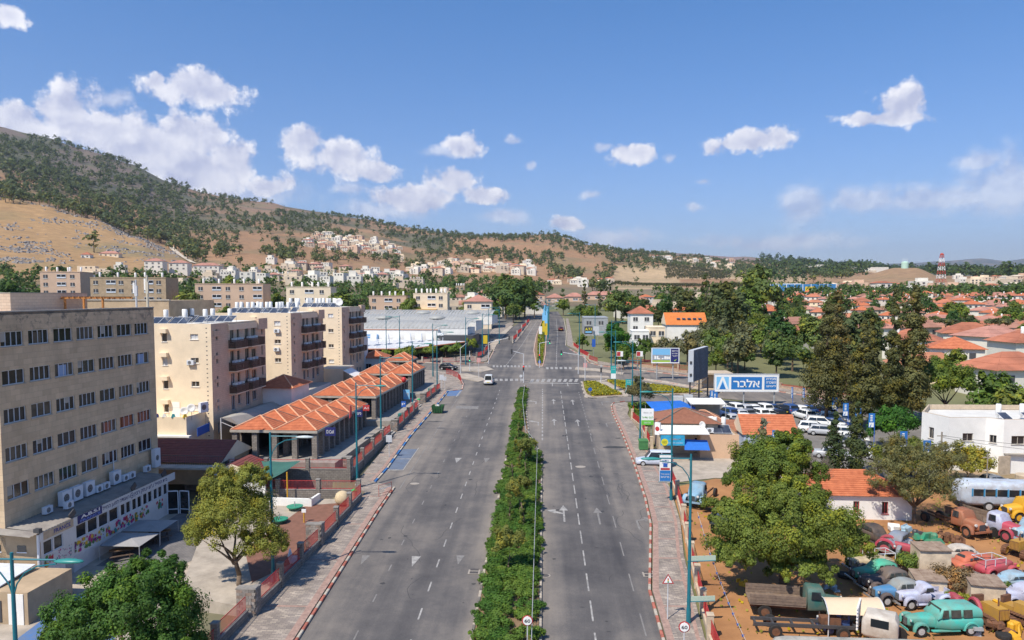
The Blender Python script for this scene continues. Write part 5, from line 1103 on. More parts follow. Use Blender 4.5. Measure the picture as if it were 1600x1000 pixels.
#  right side: wall, kiosks, yard buildings, signs
BEIGE = mat('beige_wall', (.50, .40, .29), .9, var=.2, vscale=1.5, detail=8); PEACH = mat('peach_render', (.60, .40, .26), .9, var=.08, vscale=.5)
q = [(10.0, 30)] + [G(u, v) for u, v in ((1109, 1000), (1098, 958), (1089, 918), (1080, 880), (1074, 848), (1068, 820), (1058, 778), (1049, 752))]
fence(q, 'red fence on a beige wall between the right pavement and the vehicle yard', .35, .95, wm=BEIGE, thick=.22)
fence([G(1018, 704), G(1010, 688), G(1003, 673), (13.55, 110), G(990, 646)], 'red fence on a beige wall beside the driveway kiosk', .35, .95, wm=BEIGE, thick=.22)
yard([(10.6, 20), (10.5, 45), (11.6, 58), (12.9, 68), (13.6, 76.5), (19, 80), (34, 76), (60, 80), (95, 84), (120, 60), (90, 10), (30, 5)], BRN, .02, 'yard_ground')
yard([(13.4, 78), (19, 80.2), (30, 80), (30, 97), (13.6, 93)], DUST, .025, 'driveway')
yard([G(1095, 650), G(1120, 624), G(1200, 632), G(1276, 642), G(1380, 658), (58, 106), (44, 82), (33, 78), (30, 97)], mat('car_park_asphalt', (.17, .155, .14), .9, var=.2, vscale=.5, detail=8), .028, 'car_park')
yard([(44, 82), (58, 106), (80, 100), (95, 84.2), (60, 80.2)], mat('dry_earth', (.34, .23, .14), .95, col2=(.22, .17, .09), vscale=.4, detail=9), .02, 'verge')
def house(x, y, w_, d, h, label, wall=WHITE, roof=TILE, rh=1.6, cap=None, rz=RB, gable=False, ridge='x', name='house', cat='house', wins=((.2, 1.0, 1.0, 1.1), (.6, 1.0, 1.0, 1.1)), wm=None, z0=None, ov=.4):
 z0 = terrain(x, y) - .1 if z0 is None else z0; t = thing(name, label, cat, (x, y, z0), rz); q = MB(); ops = [(a * w_, b, c, e) for a, b, c, e in wins]
 facade(q, (0, 0, 0), (1, 0, 0), w_, h, ops, wall); q.quad((w_, 0, 0), (w_, d, 0), (w_, d, h), (w_, 0, h), wall); q.quad((w_, d, 0), (0, d, 0), (0, d, h), (w_, d, h), wall); q.quad((0, d, 0), (0, 0, 0), (0, 0, h), (0, d, h), wall)
 if not roof: q.quad((0, .2, h - .3), (w_, .2, h - .3), (w_, d, h - .3), (0, d, h - .3), CONC); q.box(0, w_, 0, .2, h, h + .02, wall); q.quad((0, .2, h - .3), (0, .2, h), (w_, .2, h), (w_, .2, h - .3), wall)
 q.build('wall', t)
 if roof: q = MB(); hip_roof(q, 0, w_, 0, d, h, rh, roof, cap, .38, ov, ridge, gable); q.build('roof', t)
 for a in ops: window(t, (a[0], 0, a[1]), (1, 0), a[2], a[3], 2, wm or WALU)
 return t
def px_house(u0, u1, vb, d, h, label, **k):
 a = G(u0, vb); y = a[1]; w_ = (u1 - u0) / F * y; return house(a[0], y, w_, d, h, label, **k)
house(14.6, 91, 7.2, 7, 3.9, 'kiosk with weathered brown tiled hip roof beside the right pavement', wall=BEIGE, roof=TILE2, rh=1.35, cap=CAPD)
house(20.2, 101, 4.6, 4, 2.0, 'small square pavilion roof of brown tiles with pale ridge caps', wall=BEIGE, roof=TILE2, rh=1.2, cap=CAP, wins=())
house(22.8, 96.5, 4.6, 4, 1.7, 'low brown tiled building between the kiosk and the orange roofed dealership', wall=WHITE, roof=TILE2, rh=1.2, gable=True, wins=())
house(25.6, 93, 6.6, 5.5, 2.05, 'orange tiled gable roofed car dealership office with pale blue walls', wall=mat('pale_blue_wall', (.38, .45, .58), .85, var=.1, vscale=1), roof=TILE, rh=2.2, gable=True, wins=((.3, .7, 1.2, .9), (.75, .7, 1.0, .9)), ov=.2)
house(19.2, 88.6, 4.6, 5.0, 3.0, 'flat roofed peach walled building with rooftop solar panels', wall=PEACH, roof=None, wins=())
house(24.4, 67.6, 9.5, 6, 2.35, 'white house with bright orange tiled roof at the edge of the old vehicle yard', wall=WHITE, roof=TILE, rh=1.75, cap=None, wins=((.12, .7, .55, 1.1), (.45, .7, .55, 1.1), (.72, .7, .55, 1.1)), wm=REDF, ov=.3)
q = MB(); q.tbox((0, 0, 0), (6, 3.4, .07), mat('white_corrugated', (.72, .70, .66), .55, var=.06, vscale=3), 0, rx=.14)
for i in range(24): q.tbox((-2.95 + i * .25, 0, .05), (.04, 3.38, .05), MATS['white_corrugated'], 0, rx=.14)
tag(q.build('awning_roof', None, (17.0, 88.9, 7.0)), 'white corrugated awning in front of the brown tiled kiosk', 'awning')
q = MB(); q.tbox((0, 0, 0), (5.2, 3.8, .07), MATS['white_corrugated'], 0, rx=.1); [q.tube((a, b, -3), (a, b, 0), .05, n=5, m=GREY) for a in (-2.5, 2.5) for b in (-1.7, 1.7)]; q.box(-2.4, 2.4, 1.6, 1.7, -2.6, -.3, CONC); tag(q.build('metal_shed', None, (24.2, 108.5, 7.7)), 'white metal roofed shed behind the brown tiled roofs', 'shed')
TARP = mat('blue_tarp', (.015, .13, .50), .7, var=.1, vscale=1)
q = MB(); q.add([(0, 0, 2.2), (5.6, -.6, 2.3), (6.4, 2.4, 2.5), (4.8, 6, 3.0), (-.6, 5.2, 2.9), (2.8, 2.6, 3.0)], [(0, 1, 5), (1, 2, 5), (2, 3, 5), (3, 4, 5), (4, 0, 5)], TARP); [q.tube((a, b, 0), (a, b, 2.4), .04, n=5, m=GREY) for a, b in ((0, 0), (5.6, -.6), (4.8, 6), (-.6, 5.2))]; tag(q.build('tarpaulin', None, (16.3, 106, SL * 106)), 'bright blue tarpaulin shade roof behind the kiosk', 'tarpaulin')
q = MB(); q.add([(0, 0, 0), (3.0, -.1, 0), (3.0, 1.5, .9), (.3, 1.5, 1.0)], [(0, 1, 2, 3)], TARP); tag(q.build('blue_cloth', None, (16.9, 86.6, 5.0)), 'blue cloth awning right of the turquoise shop sign', 'awning')
for i in range(2): heater(21.6 + i * 1.1, 91.5, 6.35, ['left solar panel heater on the peach building roof', 'right solar panel heater on the peach building roof'][i], 'water heaters on the peach building')
q = MB(); q.path([(0, 0, 0), (0, 0, 1.2), (.9, 0, 1.3), (1.1, 0, .2)], .3, 8, WHITE); tag(q.build('exhaust_duct', None, (20.8, 93.2, 6.4)), 'fat white bent exhaust duct on the peach building roof', 'duct')
dish((19.6, 90, 6.6), 'white satellite dish on the left corner of the peach building', .45); ac((20.3, 90.2, 6.35), 0, 'air conditioner beside the dish on the peach building'); ac((19.5, 89.4, 6.35), .4, 'air conditioner at the front left corner of the peach roof')
wb = thing('white_house', 'white cubic two storey building with flat roof at the right edge', 'building', (46.2, 84.2, 3.2), 0); H_ = 6.3
segs = [((-.9, 4.2), (0, 0), [(1.2, 3.4, .8, 1.3)]), ((0, 0), (4.2, .2), [(1.6, 3.6, 1.2, .9), (1.9, .9, 1.1, 1.1)]), ((4.2, .2), (5.4, -1.1), [(.4, 3.5, .7, .9)]), ((5.4, -1.1), (10.2, -.9), [(.9, 3.5, 1.5, .95)]), ((10.2, -.9), (16, -.7), [(1.2, 3.5, 1.4, .9), (.9, 1.0, 1.2, .9)])]
q = MB()
for a, b, ops in segs:
 d_ = Vector((b[0] - a[0], b[1] - a[1], 0)); facade(q, (*a, 0), d_, d_.length, H_, ops, WHITE); u_ = d_.normalized()
 for (x, z, w_, h) in ops: window(wb, (a[0] + u_.x * x, a[1] + u_.y * x, z), (u_.x, u_.y), w_, h, 2, CONC)
pl = [(-.9, 4.2), (0, 0), (4.2, .2), (5.4, -1.1), (10.2, -.9), (16, -.7), (16, 10), (2.8, 10)]
q.add([(x, y, H_ - .6) for x, y in pl], [tuple(range(8))], mat('pale_roof', (.62, .60, .56), .9, var=.1, vscale=.6)); q.quad((2.8, 10, 0), (-.9, 4.2, 0), (-.9, 4.2, H_), (2.8, 10, H_), WHITE); q.quad((16, 10, 0), (2.8, 10, 0), (2.8, 10, H_), (16, 10, H_), WHITE); q.build('wall', wb); q = MB()
for a, b in zip(pl, pl[1:] + pl[:1]): rz = math.atan2(b[1] - a[1], b[0] - a[0]); n_ = (-math.sin(rz) * .1, math.cos(rz) * .1); q.tbox(((a[0] + b[0]) / 2 + n_[0], (a[1] + b[1]) / 2 + n_[1], H_ - .26), (math.hypot(b[0] - a[0], b[1] - a[1]), .19, .58), BEIGE, rz)
q.build('parapet', wb); q = MB(); q.box(.3, 4.3, -.35, .0, 2.6, 2.72, WHITE); q.box(5.5, 10, -1.5, -1.1, 2.4, 2.52, CONC); q.tbox((5.3, -1.6, 1.0), (1.6, .1, 2.6), BEIGE, .3); q.build('canopy', wb)
for i, (x, y) in enumerate(((6.8, 2.0), (9.6, 2.2), (10.7, 2.2))): heater(46.2 + x, 84.2 + y, 9.0, ['left solar water heater on the white building roof', 'middle solar water heater on the white building roof', 'right solar water heater on the white building roof'][i], 'water heaters on the white building', .1)
ac((54.8, 83.0, 5.1), 0, 'air conditioner on the ground floor wall of the white building');
q = MB(); q.lathe([(.8, 0), (.85, .1), (.85, .9), (.75, 1.0)], BEIGE, 14); tag(q.build('concrete_ring', None, (51.5, 79.2, 3.3), smooth=False), 'pale concrete well ring on the dry earth before the white building', 'well ring')
# ---- signs and billboards
def board(u0, u1, v0, v1, y, label, m=SWHITE, th=.25, legs=(.2, .8), name='billboard', cat='billboard', rz=0.0, lm=GREY, gz=None, frame=None):
 a = AT(u0, v1, y); b = AT(u1, v0, y); w_ = b.x - a.x; h = b.z - a.z; z0 = (terrain(a.x, y) if gz is None else gz); t = thing(name, label, cat, (a.x, y, z0), rz); zb = a.z - z0
 q = MB(); q.box(0, w_, 0, th, zb, zb + h, m); q.build('board', t)
 if frame:
  q = MB(); e = .12; q.box(-e, w_ + e, -.04, th, zb - e, zb, frame); q.box(-e, w_ + e, -.04, th, zb + h, zb + h + e, frame); q.box(-e, 0, -.04, th, zb, zb + h, frame); q.box(w_, w_ + e, -.04, th, zb, zb + h, frame); q.build('frame', t)
 for l_ in legs: q = MB(); q.tube((w_ * l_, th + .1, -.2), (w_ * l_, th + .1, zb + h * .7), .13 if w_ > 5 else .05, n=8, m=lm); q.build('post', t)
 return t, w_, h, zb
def patch(t, x0, x1, z0, z1, m, y=-.012, name='print'): q = MB(); q.quad((x0, y, z0), (x1, y, z0), (x1, y, z1), (x0, y, z1), m); return q.build(name, t)
AB = mat('board_blue', (.02, .17, .48), .6); ALB = mat('board_light_blue', (.20, .50, .78), .6)
t, w_, h, zb = board(1116.5, 1216.5, 585.5, 611, 123.5, 'large white and blue billboard with Hebrew name and white peak emblem above the car park', frame=LGREY, legs=(.47, .95))
patch(t, .3, 2.35, zb + .3, zb + h - .4, ALB); patch(t, 2.75, 7.85, zb + .3, zb + h - .4, AB, name='name_panel'); patch(t, 8.25, w_ - .3, zb + .3, zb + h - .4, AB, name='small_panel')
q = MB(); z1 = zb + h - .42; q.add([(.35, -.02, zb + .32), (.75, -.02, zb + .32), (1.33, -.02, z1 - .55), (1.9, -.02, zb + .32), (2.3, -.02, zb + .32), (1.5, -.02, z1), (1.15, -.02, z1)], [(0, 1, 2, 6), (2, 3, 4, 5), (2, 5, 6)], SWHITE); q.add([(.8, -.021, zb + .32), (1.85, -.021, zb + .32), (1.33, -.021, z1 - .85)], [(0, 1, 2)], AB); q.build('emblem', t)
text(t, hebrew('אלבר'), (5.3, -.03, zb + h / 2 - .05), 1.35, SWHITE, width=4.4, bold=.02)
for i, s_ in enumerate(('מכירה', 'השכרה', 'ליסינג')): text(t, hebrew(s_), (9.35, -.03, zb + h - .72 - i * .6), .36, SWHITE, width=1.6, bold=.02)
t, w_, h, zb = board(1018.5, 1060.5, 544.5, 566.5, 150, 'tilted billboard with a seaside town photograph and navy text panel', frame=WALU, rz=-.04)
patch(t, .1, w_ * .68, zb + h * .55, zb + h - .05, mat('print_sky', (.18, .45, .72), .7)); patch(t, .1, w_ * .68, zb + .5, zb + h * .55, mat('print_town', (.45, .38, .30), .7, col2=(.10, .22, .4), vscale=1.5)); patch(t, .1, w_ * .68, zb + .12, zb + .5, mat('print_green', (.32, .48, .05), .7)); patch(t, w_ * .7, w_ - .05, zb + .08, zb + h - .05, NAVY)
g = random.Random(2); q = MB(); [q.box(x, x + .35, -.03, -.013, zb + .7, zb + .7 + g.uniform(.2, .7), SWHITE) for x in (.5, .95, 1.3, 2.0, 2.5, 2.9, 3.3)]; q.build('printed_houses', t)
for i, s_ in enumerate(('היום', 'מתחילים', 'לגור')): text(t, hebrew(s_), (w_ * .85, -.03, zb + h - .5 - i * .5), .28, SWHITE, width=1.1)
q = MB(); q.add([(w_ * .82, -.02, zb + .4), (w_ * .86, -.02, zb + .3), (w_ * .93, -.02, zb + .75), (w_ * .85, -.02, zb + .55)], [(0, 1, 2, 3)], MATS['print_green']); q.build('emblem', t)
t = thing('led_screen_tower', 'tall led screen billboard seen from its side on dark steel legs', 'billboard', (0, 0, 0)); a = AT(1075, 597, 124); b = AT(1083, 597, 124); c_ = AT(1106, 588, 131.5); top = 5.4; t.location = (a.x, a.y, 0)
q = MB(); pa, pb_, pc = (0, 0), (b.x - a.x, -.1), (c_.x - a.x, c_.y - a.y); z0 = a.z; LM = mat('led_back', (.17, .20, .25), .6, var=.35, vscale=3)
q.quad((*pa, z0), (*pb_, z0), (*pb_, z0 + top), (*pa, z0 + top), mat('led_edge', (.50, .52, .55), .6)); q.quad((*pb_, z0), (*pc, z0 + .1), (*pc, z0 + top + .2), (*pb_, z0 + top), LM); q.quad((*pc, z0 + .1), (pc[0] - .8, pc[1], z0 + .1), (pc[0] - .8, pc[1], z0 + top + .2), (*pc, z0 + top + .2), LM); q.quad((*pa, z0 + top), (*pb_, z0 + top), (*pc, z0 + top + .2), (pc[0] - .8, pc[1], z0 + top + .2), LGREY); q.build('cabinet', t)
for i in range(12):
 q = MB(); s_ = (i + .5) / 12; x, y = pb_[0] + (pc[0] - pb_[0]) * s_, pb_[1] + (pc[1] - pb_[1]) * s_; q.tbox((x + .03, y - .02, z0 + top / 2 + .1), (.05, .05, top), DGREY, 0); q.build('rib', t)
for z in (1.0, 3.1): q = MB(); q.box(.25, .6, -.16, -.1, z0 + z, z0 + z + .45, DGREY); q.build('service_hatch', t)
q = MB(); gz_ = SL * 124
for s_ in (.05, .5, .95): x, y = pc[0] * s_ + .2, pc[1] * s_ + .2; q.tube((x, y, gz_ - .3), (x, y, z0), .14, n=6, m=DGREY)
for i in range(3): z = gz_ + i * 1.2; q.tube((.3, .4, z), (pc[0] * .95, pc[1] * .95, z + 1.2), .05, n=4, m=GREY); q.tube((pc[0] * .95, pc[1] * .95, z), (.3, .4, z + 1.2), .05, n=4, m=GREY)
q.build('legs', t)
t, w_, h, zb = board(1002, 1021.5, 639, 664, 92.5, 'white and green Hebrew sign beside the kiosk, its top edge tilted', legs=(.15, .85)); patch(t, .0, w_, zb, zb + .62, mat('sign_green', (.14, .48, .05), .6)); text(t, hebrew('לנופי שדיאל'), (w_ / 2, -.03, zb + 1.0), .28, MATS['sign_green'], width=1.4); text(t, hebrew('חוף צמות'), (w_ / 2, -.03, zb + 1.55), .2, GREY, width=1.0); text(t, hebrew('טוב טעם'), (w_ / 2, -.03, zb + .3), .2, SWHITE, width=.8)
t, w_, h, zb = board(1023, 1032, 660, 679, 88.4, 'small white sign with a red ring beside the corrugated awning', legs=(), name='shop_sign', cat='sign', rz=-.6); q = MB(); q.lathe([(.28, 0), (.28, .01)], REDF, 14, (w_ / 2, -.02, zb + h / 2), 'Y'); q.build('ring', t)
t, w_, h, zb = board(1032.5, 1070, 680.5, 696, 87.2, 'turquoise shop sign with a yellow disc and orange Hebrew letters', m=mat('sign_turquoise', (.03, .33, .55), .6, var=.2, vscale=1.5), legs=(), name='shop_sign', cat='sign'); q = MB(); q.lathe([(.42, 0), (.42, .012)], mat('sign_yellow', (.70, .60, .03), .6), 16, (.45, -.015, zb + .4), 'Y'); q.build('disc', t); text(t, 'H2O', (.45, -.03, zb + .42), .3, mat('sign_dkgreen', (.04, .2, .04), .7), width=.5); text(t, hebrew('דף אישור'), (1.7, -.03, zb + .72), .22, mat('sign_orange', (.75, .25, .05), .6), width=1.3); text(t, hebrew('משקאות וממתקים'), (1.7, -.03, zb + .3), .14, SWHITE, width=1.8)
t, w_, h, zb = board(913, 926, 510, 522, 215, 'black billboard with large yellow letters far along the right side', m=DGREY); text(t, 'A.T.I', (w_ / 2, -.03, zb + h * .65), .75, MATS['sign_yellow'], width=1.9, bold=.03); q = MB(); q.box(.3, w_ - .3, -.02, -.005, zb + .4, zb + .8, ALB); q.build('stripe', t)
board(927, 936, 510, 523, 216, 'pale grey and white billboard right of the black one', m=LGREY)
for u0, lab in ((963.5, 'small red and white billboard left of the dark green tree'), (994.5, 'small red and white billboard right of the dark green tree')):
 t, w_, h, zb = board(u0, u0 + 10, 549, 557, 156, lab); patch(t, .05, w_ * .6, zb + .1, zb + h - .1, REDF)
t, w_, h, zb = board(925, 930.5, 530, 542, 184, 'dark blue upright banner beside the far right pavement', m=BLUE, legs=(.5,))
GB = mat('mall_yellow', (.62, .45, .02), .6); board(755, 761.5, 524, 537, 195, 'yellow upright sign at the shopping centre entrance', m=GB, legs=(.5,), name='upright_sign', cat='sign'); board(842, 847, 510, 522, 226, 'white upright sign at the head of the far median', legs=(.5,), name='upright_sign', cat='sign')
def flag(u, v0, v1, y, lab, w_=.75, dark=True):
 a = AT(u, v1, y); b = AT(u, v0, y); z0 = terrain(a.x, a.y); t = thing('dealer_flag', lab, 'flag', (a.x, a.y, z0), .1, 'blue and white upright flags around the car park'); h = b.z - a.z; zb = a.z - z0
 q = MB(); q.tube((w_, 0, -.1), (w_, 0, zb + h), .045, n=6, m=BLUE); q.build('pole', t); q = MB(); q.box(0, w_ - .05, 0, .02, zb, zb + h, AB if dark else SWHITE); fl = q.build('cloth', t)
 q = MB(); q.quad((.05, -.01, zb + .05), (w_ - .1, -.01, zb + .05), (w_ - .1, -.01, zb + h * .35), (.05, -.01, zb + h * .35), SWHITE); q.add([(.12, -.02, zb + .1), (.3, -.02, zb + .1), (w_ * .47, -.02, zb + h * .3)], [(0, 1, 2)], AB)
 for i in range(4): q.box(.2, w_ - .28, -.02, -.01, zb + h * (.45 + i * .12), zb + h * (.52 + i * .12), SWHITE)
 q.build('print', t)
for a in ((1300, 621, 640, 106, 'upright blue flag at the left end of the row under the pines'), (1317, 630, 650, 101, 'second upright blue flag in the row under the pines'), (1336, 638, 658, 96, 'third upright blue flag in the row under the pines'), (1357, 646, 668, 90, 'fourth upright blue flag in the row under the pines, nearest the camera'),
  (1406, 674, 699, 78, 'upright blue flag in front of the round green tree'), (1442, 688, 714, 75, 'upright blue flag beside the wooden utility pole'), (1305, 680, 706, 82, 'narrow blue flag at the near corner of the car park', .35), (1109, 610, 626, 119, 'left one of two blue flags under the big billboard'), (1113.5, 613, 633, 115, 'right one of two blue flags under the big billboard'), (1206, 672, 702, 86, 'narrow blue flag in front of the pale blue dealership wall', .35), (1236, 605, 622, 124, 'narrow blue flag beside the road behind the big billboard', .3), (1254, 606, 622, 126, 'second narrow flag farther right beside the road', .3)): flag(*a)
def pole(x, y, h, lab, m=WOOD, r=.12, name='utility_pole'): q = MB(); q.tube((0, 0, -.3), (0, 0, h), r, r * .7, 8, m); q.box(-.5, .5, -.04, .04, h - .5, h - .4, m); return tag(q.build(name, None, (x, y, terrain(x, y))), lab, 'pole')
PW_ = mat('grey_wood', (.30, .26, .21), .9, var=.2, vscale=4); pole(G(1469, 748)[0], G(1469, 748)[1], 5.2, 'weathered wooden utility pole beside the white building', PW_); pole(46.0, 76.5, 4, 'short grey pole left of the wooden utility pole', PW_, .07); pole(26.2, 86, 5.5, 'leaning wooden pole in front of the dealership', PW_, .08)
def wire(p, q_, lab, sag=1.0, r=.02):
 p, q_ = Vector(p), Vector(q_); m_ = MB(); pts = [p.lerp(q_, i / 12) - Vector((0, 0, sag * 4 * (i / 12) * (1 - i / 12))) for i in range(13)]; m_.path(pts, r, 4, DGREY); return tag(m_.build('overhead_wire'), lab, 'wire')
p_ = G(1469, 748); z_ = terrain(*p_) + 4.8
wire((p_[0], p_[1], z_), (62, 74, 8.2), 'upper overhead wire from the wooden pole to the right edge', .5); wire((p_[0], p_[1], z_ - .2), (64, 79, 6.4), 'lower overhead wire from the wooden pole to the right edge', .5)
def shed(u, v, w_, d, h, lab, rz=0.0):
 x, y = G(u, v); t = thing('yard_shed', lab, 'shed', (x, y, SL * y), rz, 'pale plywood sheds in the old vehicle yard'); PLY = mat('stained_ply', (.72, .58, .42), .9, col2=(.40, .32, .24), vscale=1.2, detail=8); RF = mat('rusty_sheet', (.36, .27, .20), .85, col2=(.20, .13, .09), vscale=2, detail=9)
 q = MB(); q.box(0, w_, 0, d, 0, h, PLY); q.build('wall', t); n_ = 3
 for i in range(n_): q = MB(); q.tbox((w_ * (i + .5) / n_, d / 2, h + .06 + .02 * i), (w_ / n_ + .06, d + .3, .05), RF, .02 * (i - 1), rx=.04); q.build('roof_sheet', t)
shed(1436, 904, 2.25, 1.6, 2.15, 'tallest plywood shed, with streaky pale walls, beside the green shrub', -.05); shed(1430, 934, 2.0, 1.8, 1.3, 'low plywood shed behind the lilac pickup', -.2); shed(1516, 946, 2.1, 1.8, 1.5, 'plywood shed behind the yellow crawler tractors', -.25)
q = MB(); q.box(-3, 3, -2.2, 2.2, 0, .25, BEIGE); q.box(-3.2, 3.2, -2.4, 2.4, 3.0, 3.3, BEIGE); [q.box(x, x + .4, -2.1, -1.7, 0, 3, BEIGE) for x in (-2.9, 0, 2.5)]; q.box(-2.9, 2.9, 0, 2.1, 0, 3, BEIGE); tag(q.build('stone_pavilion', None, (25.7 + 6.5, 139, terrain(32, 139))), 'pale stone flat roofed pavilion behind the big billboard', 'pavilion')
q = MB(); q.box(0, 1.6, 0, .8, 0, 1.8, LGREY); q.box(1.8, 3.2, 0, .8, 0, 2.0, LGREY); tag(q.build('utility_cabinets', None, (*G(1052, 636), terrain(*G(1052, 636)))), 'pale grey utility cabinets beside the slip lane', 'cabinet')
fence([G(896, 541), G(905, 551), G(920, 562), G(934, 569)], 'red railing at the far right corner of the junction', .1, 1.0, wm=BEIGE, thick=.1); fence([G(978, 571), G(1020, 576), G(1060, 582), G(1075, 584)], 'red railing on a rubble wall across the right side street', .5, 1.1, wm=mat('rubble', (.50, .37, .26), .95, col2=(.28, .2, .15), vscale=2.5, detail=8), thick=.5)
fence([G(1110, 590), G(1160, 597), G(1220, 607), G(1290, 619), G(1360, 628)], 'rubble wall with red railing beyond the right side street', .5, .3, wm=MATS['rubble'], thick=.5)
fence([G(801, 536), G(808, 527), G(815, 518), G(822, 509), G(827, 503)], 'long red railing between the left carriageway and the service lane', .05, 1.1, wm=CONC, thick=.12); fence([G(697, 584.5), G(708, 588), G(716, 592), G(720, 598), G(721, 602)], 'red guard railing curving round the left pavement corner', .0, 1.1, wm=CONC, thick=.06, post=False)
fence([G(745, 563), G(757, 556), G(762, 548), G(764, 540)], 'red fence panels between the shopping centre trees and the pavement', .4, 1.0, wm=GREYST); fence([G(660, 566), G(690, 567), G(720, 567), G(742, 565)], 'red railing along the far pavement of the left side street', .1, 1.0, wm=CONC, thick=.1)
gr = thing('guard_rail', 'thin grey metal railing along the right edge of the planted median', 'railing', (0, 0, 0)); pts = [(-.62, 28), (-.62, 88), (-1.25, 93.5), (-2.3, 99), (-3.3, 120), (-3.35, 136)]
q = MB(); q.path([(x, y, SL * y + 1.15) for x, y in pts], .028, 5, GREY); q.path([(x, y, SL * y + .7) for x, y in pts], .015, 4, GREY); q.build('rail', gr)
pm = MB(); pm.tube((0, 0, 0), (0, 0, 1.15), .025, n=5, m=GREY); pm = pm.mesh('post')
for a, b in zip(pts, pts[1:]):
 n_ = max(1, int((b[1] - a[1]) / 2.2))
 for i in range(n_): x, y = a[0] + (b[0] - a[0]) * i / n_, a[1] + (b[1] - a[1]) * i / n_; mkobj('post', pm, gr, (x, y, SL * y + .1))
#  lamp posts, signals, road signs, furniture
LAMPH = mat('lamp_head_teal', (.03, .22, .20), .4); LAMPW = mat('lamp_head_pale', (.45, .50, .50), .4)
def lamp_meshes(side, hm, two=False, H=11.2, arm=2.0):
 q = MB(); q.tube((0, 0, 0), (0, 0, H), .13, .07, 10, TEAL); q.tube((0, 0, 0), (0, 0, 1.0), .16, .15, 10, TEAL); out = [('pole', q.mesh('pole'), (0, 0, 0))]
 for s_ in ((1, -1) if two else (side,)):
  q = MB(); q.tube((0, 0, H - .3), (s_ * arm, 0, H - .3), .045, n=6, m=TEAL); q.path([(0, 0, H - 2.0), (s_ * .18, 0, H - 1.4), (s_ * .55, 0, H - .9), (s_ * 1.1, 0, H - .6), (s_ * arm, 0, H - .48)], .035, 5, TEAL); out.append(('arm', q.mesh('arm'), (0, 0, 0)))
  rings = []
  for x, w_, hh in ((-.1, .05, .04), (.1, .16, .09), (.45, .21, .13), (.8, .2, .12), (1.1, .14, .08), (1.22, .04, .03)): rings.append([(s_ * x, w_ * math.cos(a), hh * math.sin(a) * (1 if math.sin(a) > 0 else .6)) for a in [2 * PI * i / 10 * s_ for i in range(10)]])
  q = MB(); q.loft(rings, hm); out.append(('lamp_head', q.mesh('lamp_head', True), (s_ * arm, 0, H - .36)))
 return out
LM_ = {}
def lamp(u, v, side, lab, hm=LAMPH, two=False, group='teal street lamps along the roads', pos=None):
 if pos: x, y = pos
 else: y = 13680 / (v - 461 + 46); x = AT(u, v, y).x
 k = (side, hm.name, two)
 if k not in LM_: LM_[k] = lamp_meshes(side, hm, two)
 t = thing('street_lamp', lab, 'street lamp', (x, y, terrain(x, y) + .1), 0, group)
 for n_, me, lo in LM_[k]: mkobj(n_, me, t, lo)
 return t, x, y
for a in ((422, 678, 1, 'teal street lamp rising from the yellow green tree, pale head to the right', LAMPW), (556, 598, 1, 'teal street lamp standing at the near left kerb by the barrier'), (594, 555, 1, 'teal street lamp beside the market steps, in front of the second tiled pavilion'), (644, 533, 1, 'teal street lamp on the left pavement beside the third tiled pavilion'), (682.5, 515.6, 1, 'teal street lamp at the left corner of the junction, by the guard railing'),
  (1080, 707, -1, 'nearest teal street lamp on the right, its base by the round speed sign'), (1051, 605, -1, 'teal street lamp on the right pavement carrying the upright advert'), (1001.6, 558, -1, 'teal street lamp on the right beside the white and green sign', LAMPW), (989, 530, -1, 'teal street lamp behind the small dark tree on the right'), (962, 515, -1, 'teal street lamp with turquoise banner on the flowered island'),
  (955.6, 499, 1, 'teal street lamp in front of the large dark green tree'), (905.6, 487, -1, 'teal street lamp along the far right pavement'), (727.5, 495, 1, 'teal street lamp right of the shopping centre sign'), (603, 492.5, 1, 'leftmost teal street lamp in front of the shopping centre'), (624, 492.5, -1, 'second teal street lamp in front of the shopping centre, head to the left'), (676, 505, 1, 'teal street lamp in front of the blue shopping centre sign'), (753.5, 489, 1, 'teal street lamp at the right end of the shopping centre'),
  (763, 482, 1, 'teal street lamp past the shopping centre, left of the far carriageway'), (780, 478, -1, 'teal street lamp by the service lane, far left side'), (930, 474, -1, 'far teal street lamp beyond the black billboard')): lamp(*a[:4], *(a[4:5]))
lamp(18, 868, 1, 'double armed teal street lamp at the lower left corner', LAMPH, True)
for i, (u, v) in enumerate(((856, 479), (852, 476), (857, 473), (853, 470), (858, 468), (854, 466))):
 t, x, y = lamp(u, v, 1, 'teal street lamp with bright banners on the far median', LAMPW, True, 'bannered street lamps on the far median')
 for k in range(2): q = MB(); q.box(-.9, -.1, -.02, .02, 3.0 + k * 3.4, 5.6 + k * 3.2, GB if k == 0 else ALB); q.build('banner', t)
def advert(t_, x, y, z, w_, h, lab, top=SWHITE, bot=AB, side=-1):
 t = thing('hanging_advert', lab, 'banner', (x + (side * (w_ + .15) if side < 0 else .15), y - .1, z)); q = MB(); q.box(0, w_, 0, .08, 0, h, top); q.build('board', t); patch(t, .03, w_ - .03, .05, h * .42, bot); q = MB(); q.tube((-.1, .05, -.05), (w_ + .2, .05, -.05), .04, n=4, m=TEAL); q.tube((-.1, .05, h + .05), (w_ + .2, .05, h + .05), .04, n=4, m=TEAL); q.build('bracket', t); return t
y_ = 71.5; x_ = AT(1047, 740, y_).x; zt_ = AT(1047, 711, y_).z; zb_ = AT(1047, 752, y_).z
t = advert(None, x_ + .2, y_, zb_, 1.1, zt_ - zb_, 'white and blue upright advert hanging on the right hand lamp post'); patch(t, .1, 1.0, 1.15, 1.35, REDF);
for i, s_ in enumerate(('לזכרך', 'חדש', 'בואו')): text(t, hebrew(s_), (.55, -.03, 2.35 - i * .25), .14, AB, width=.6)
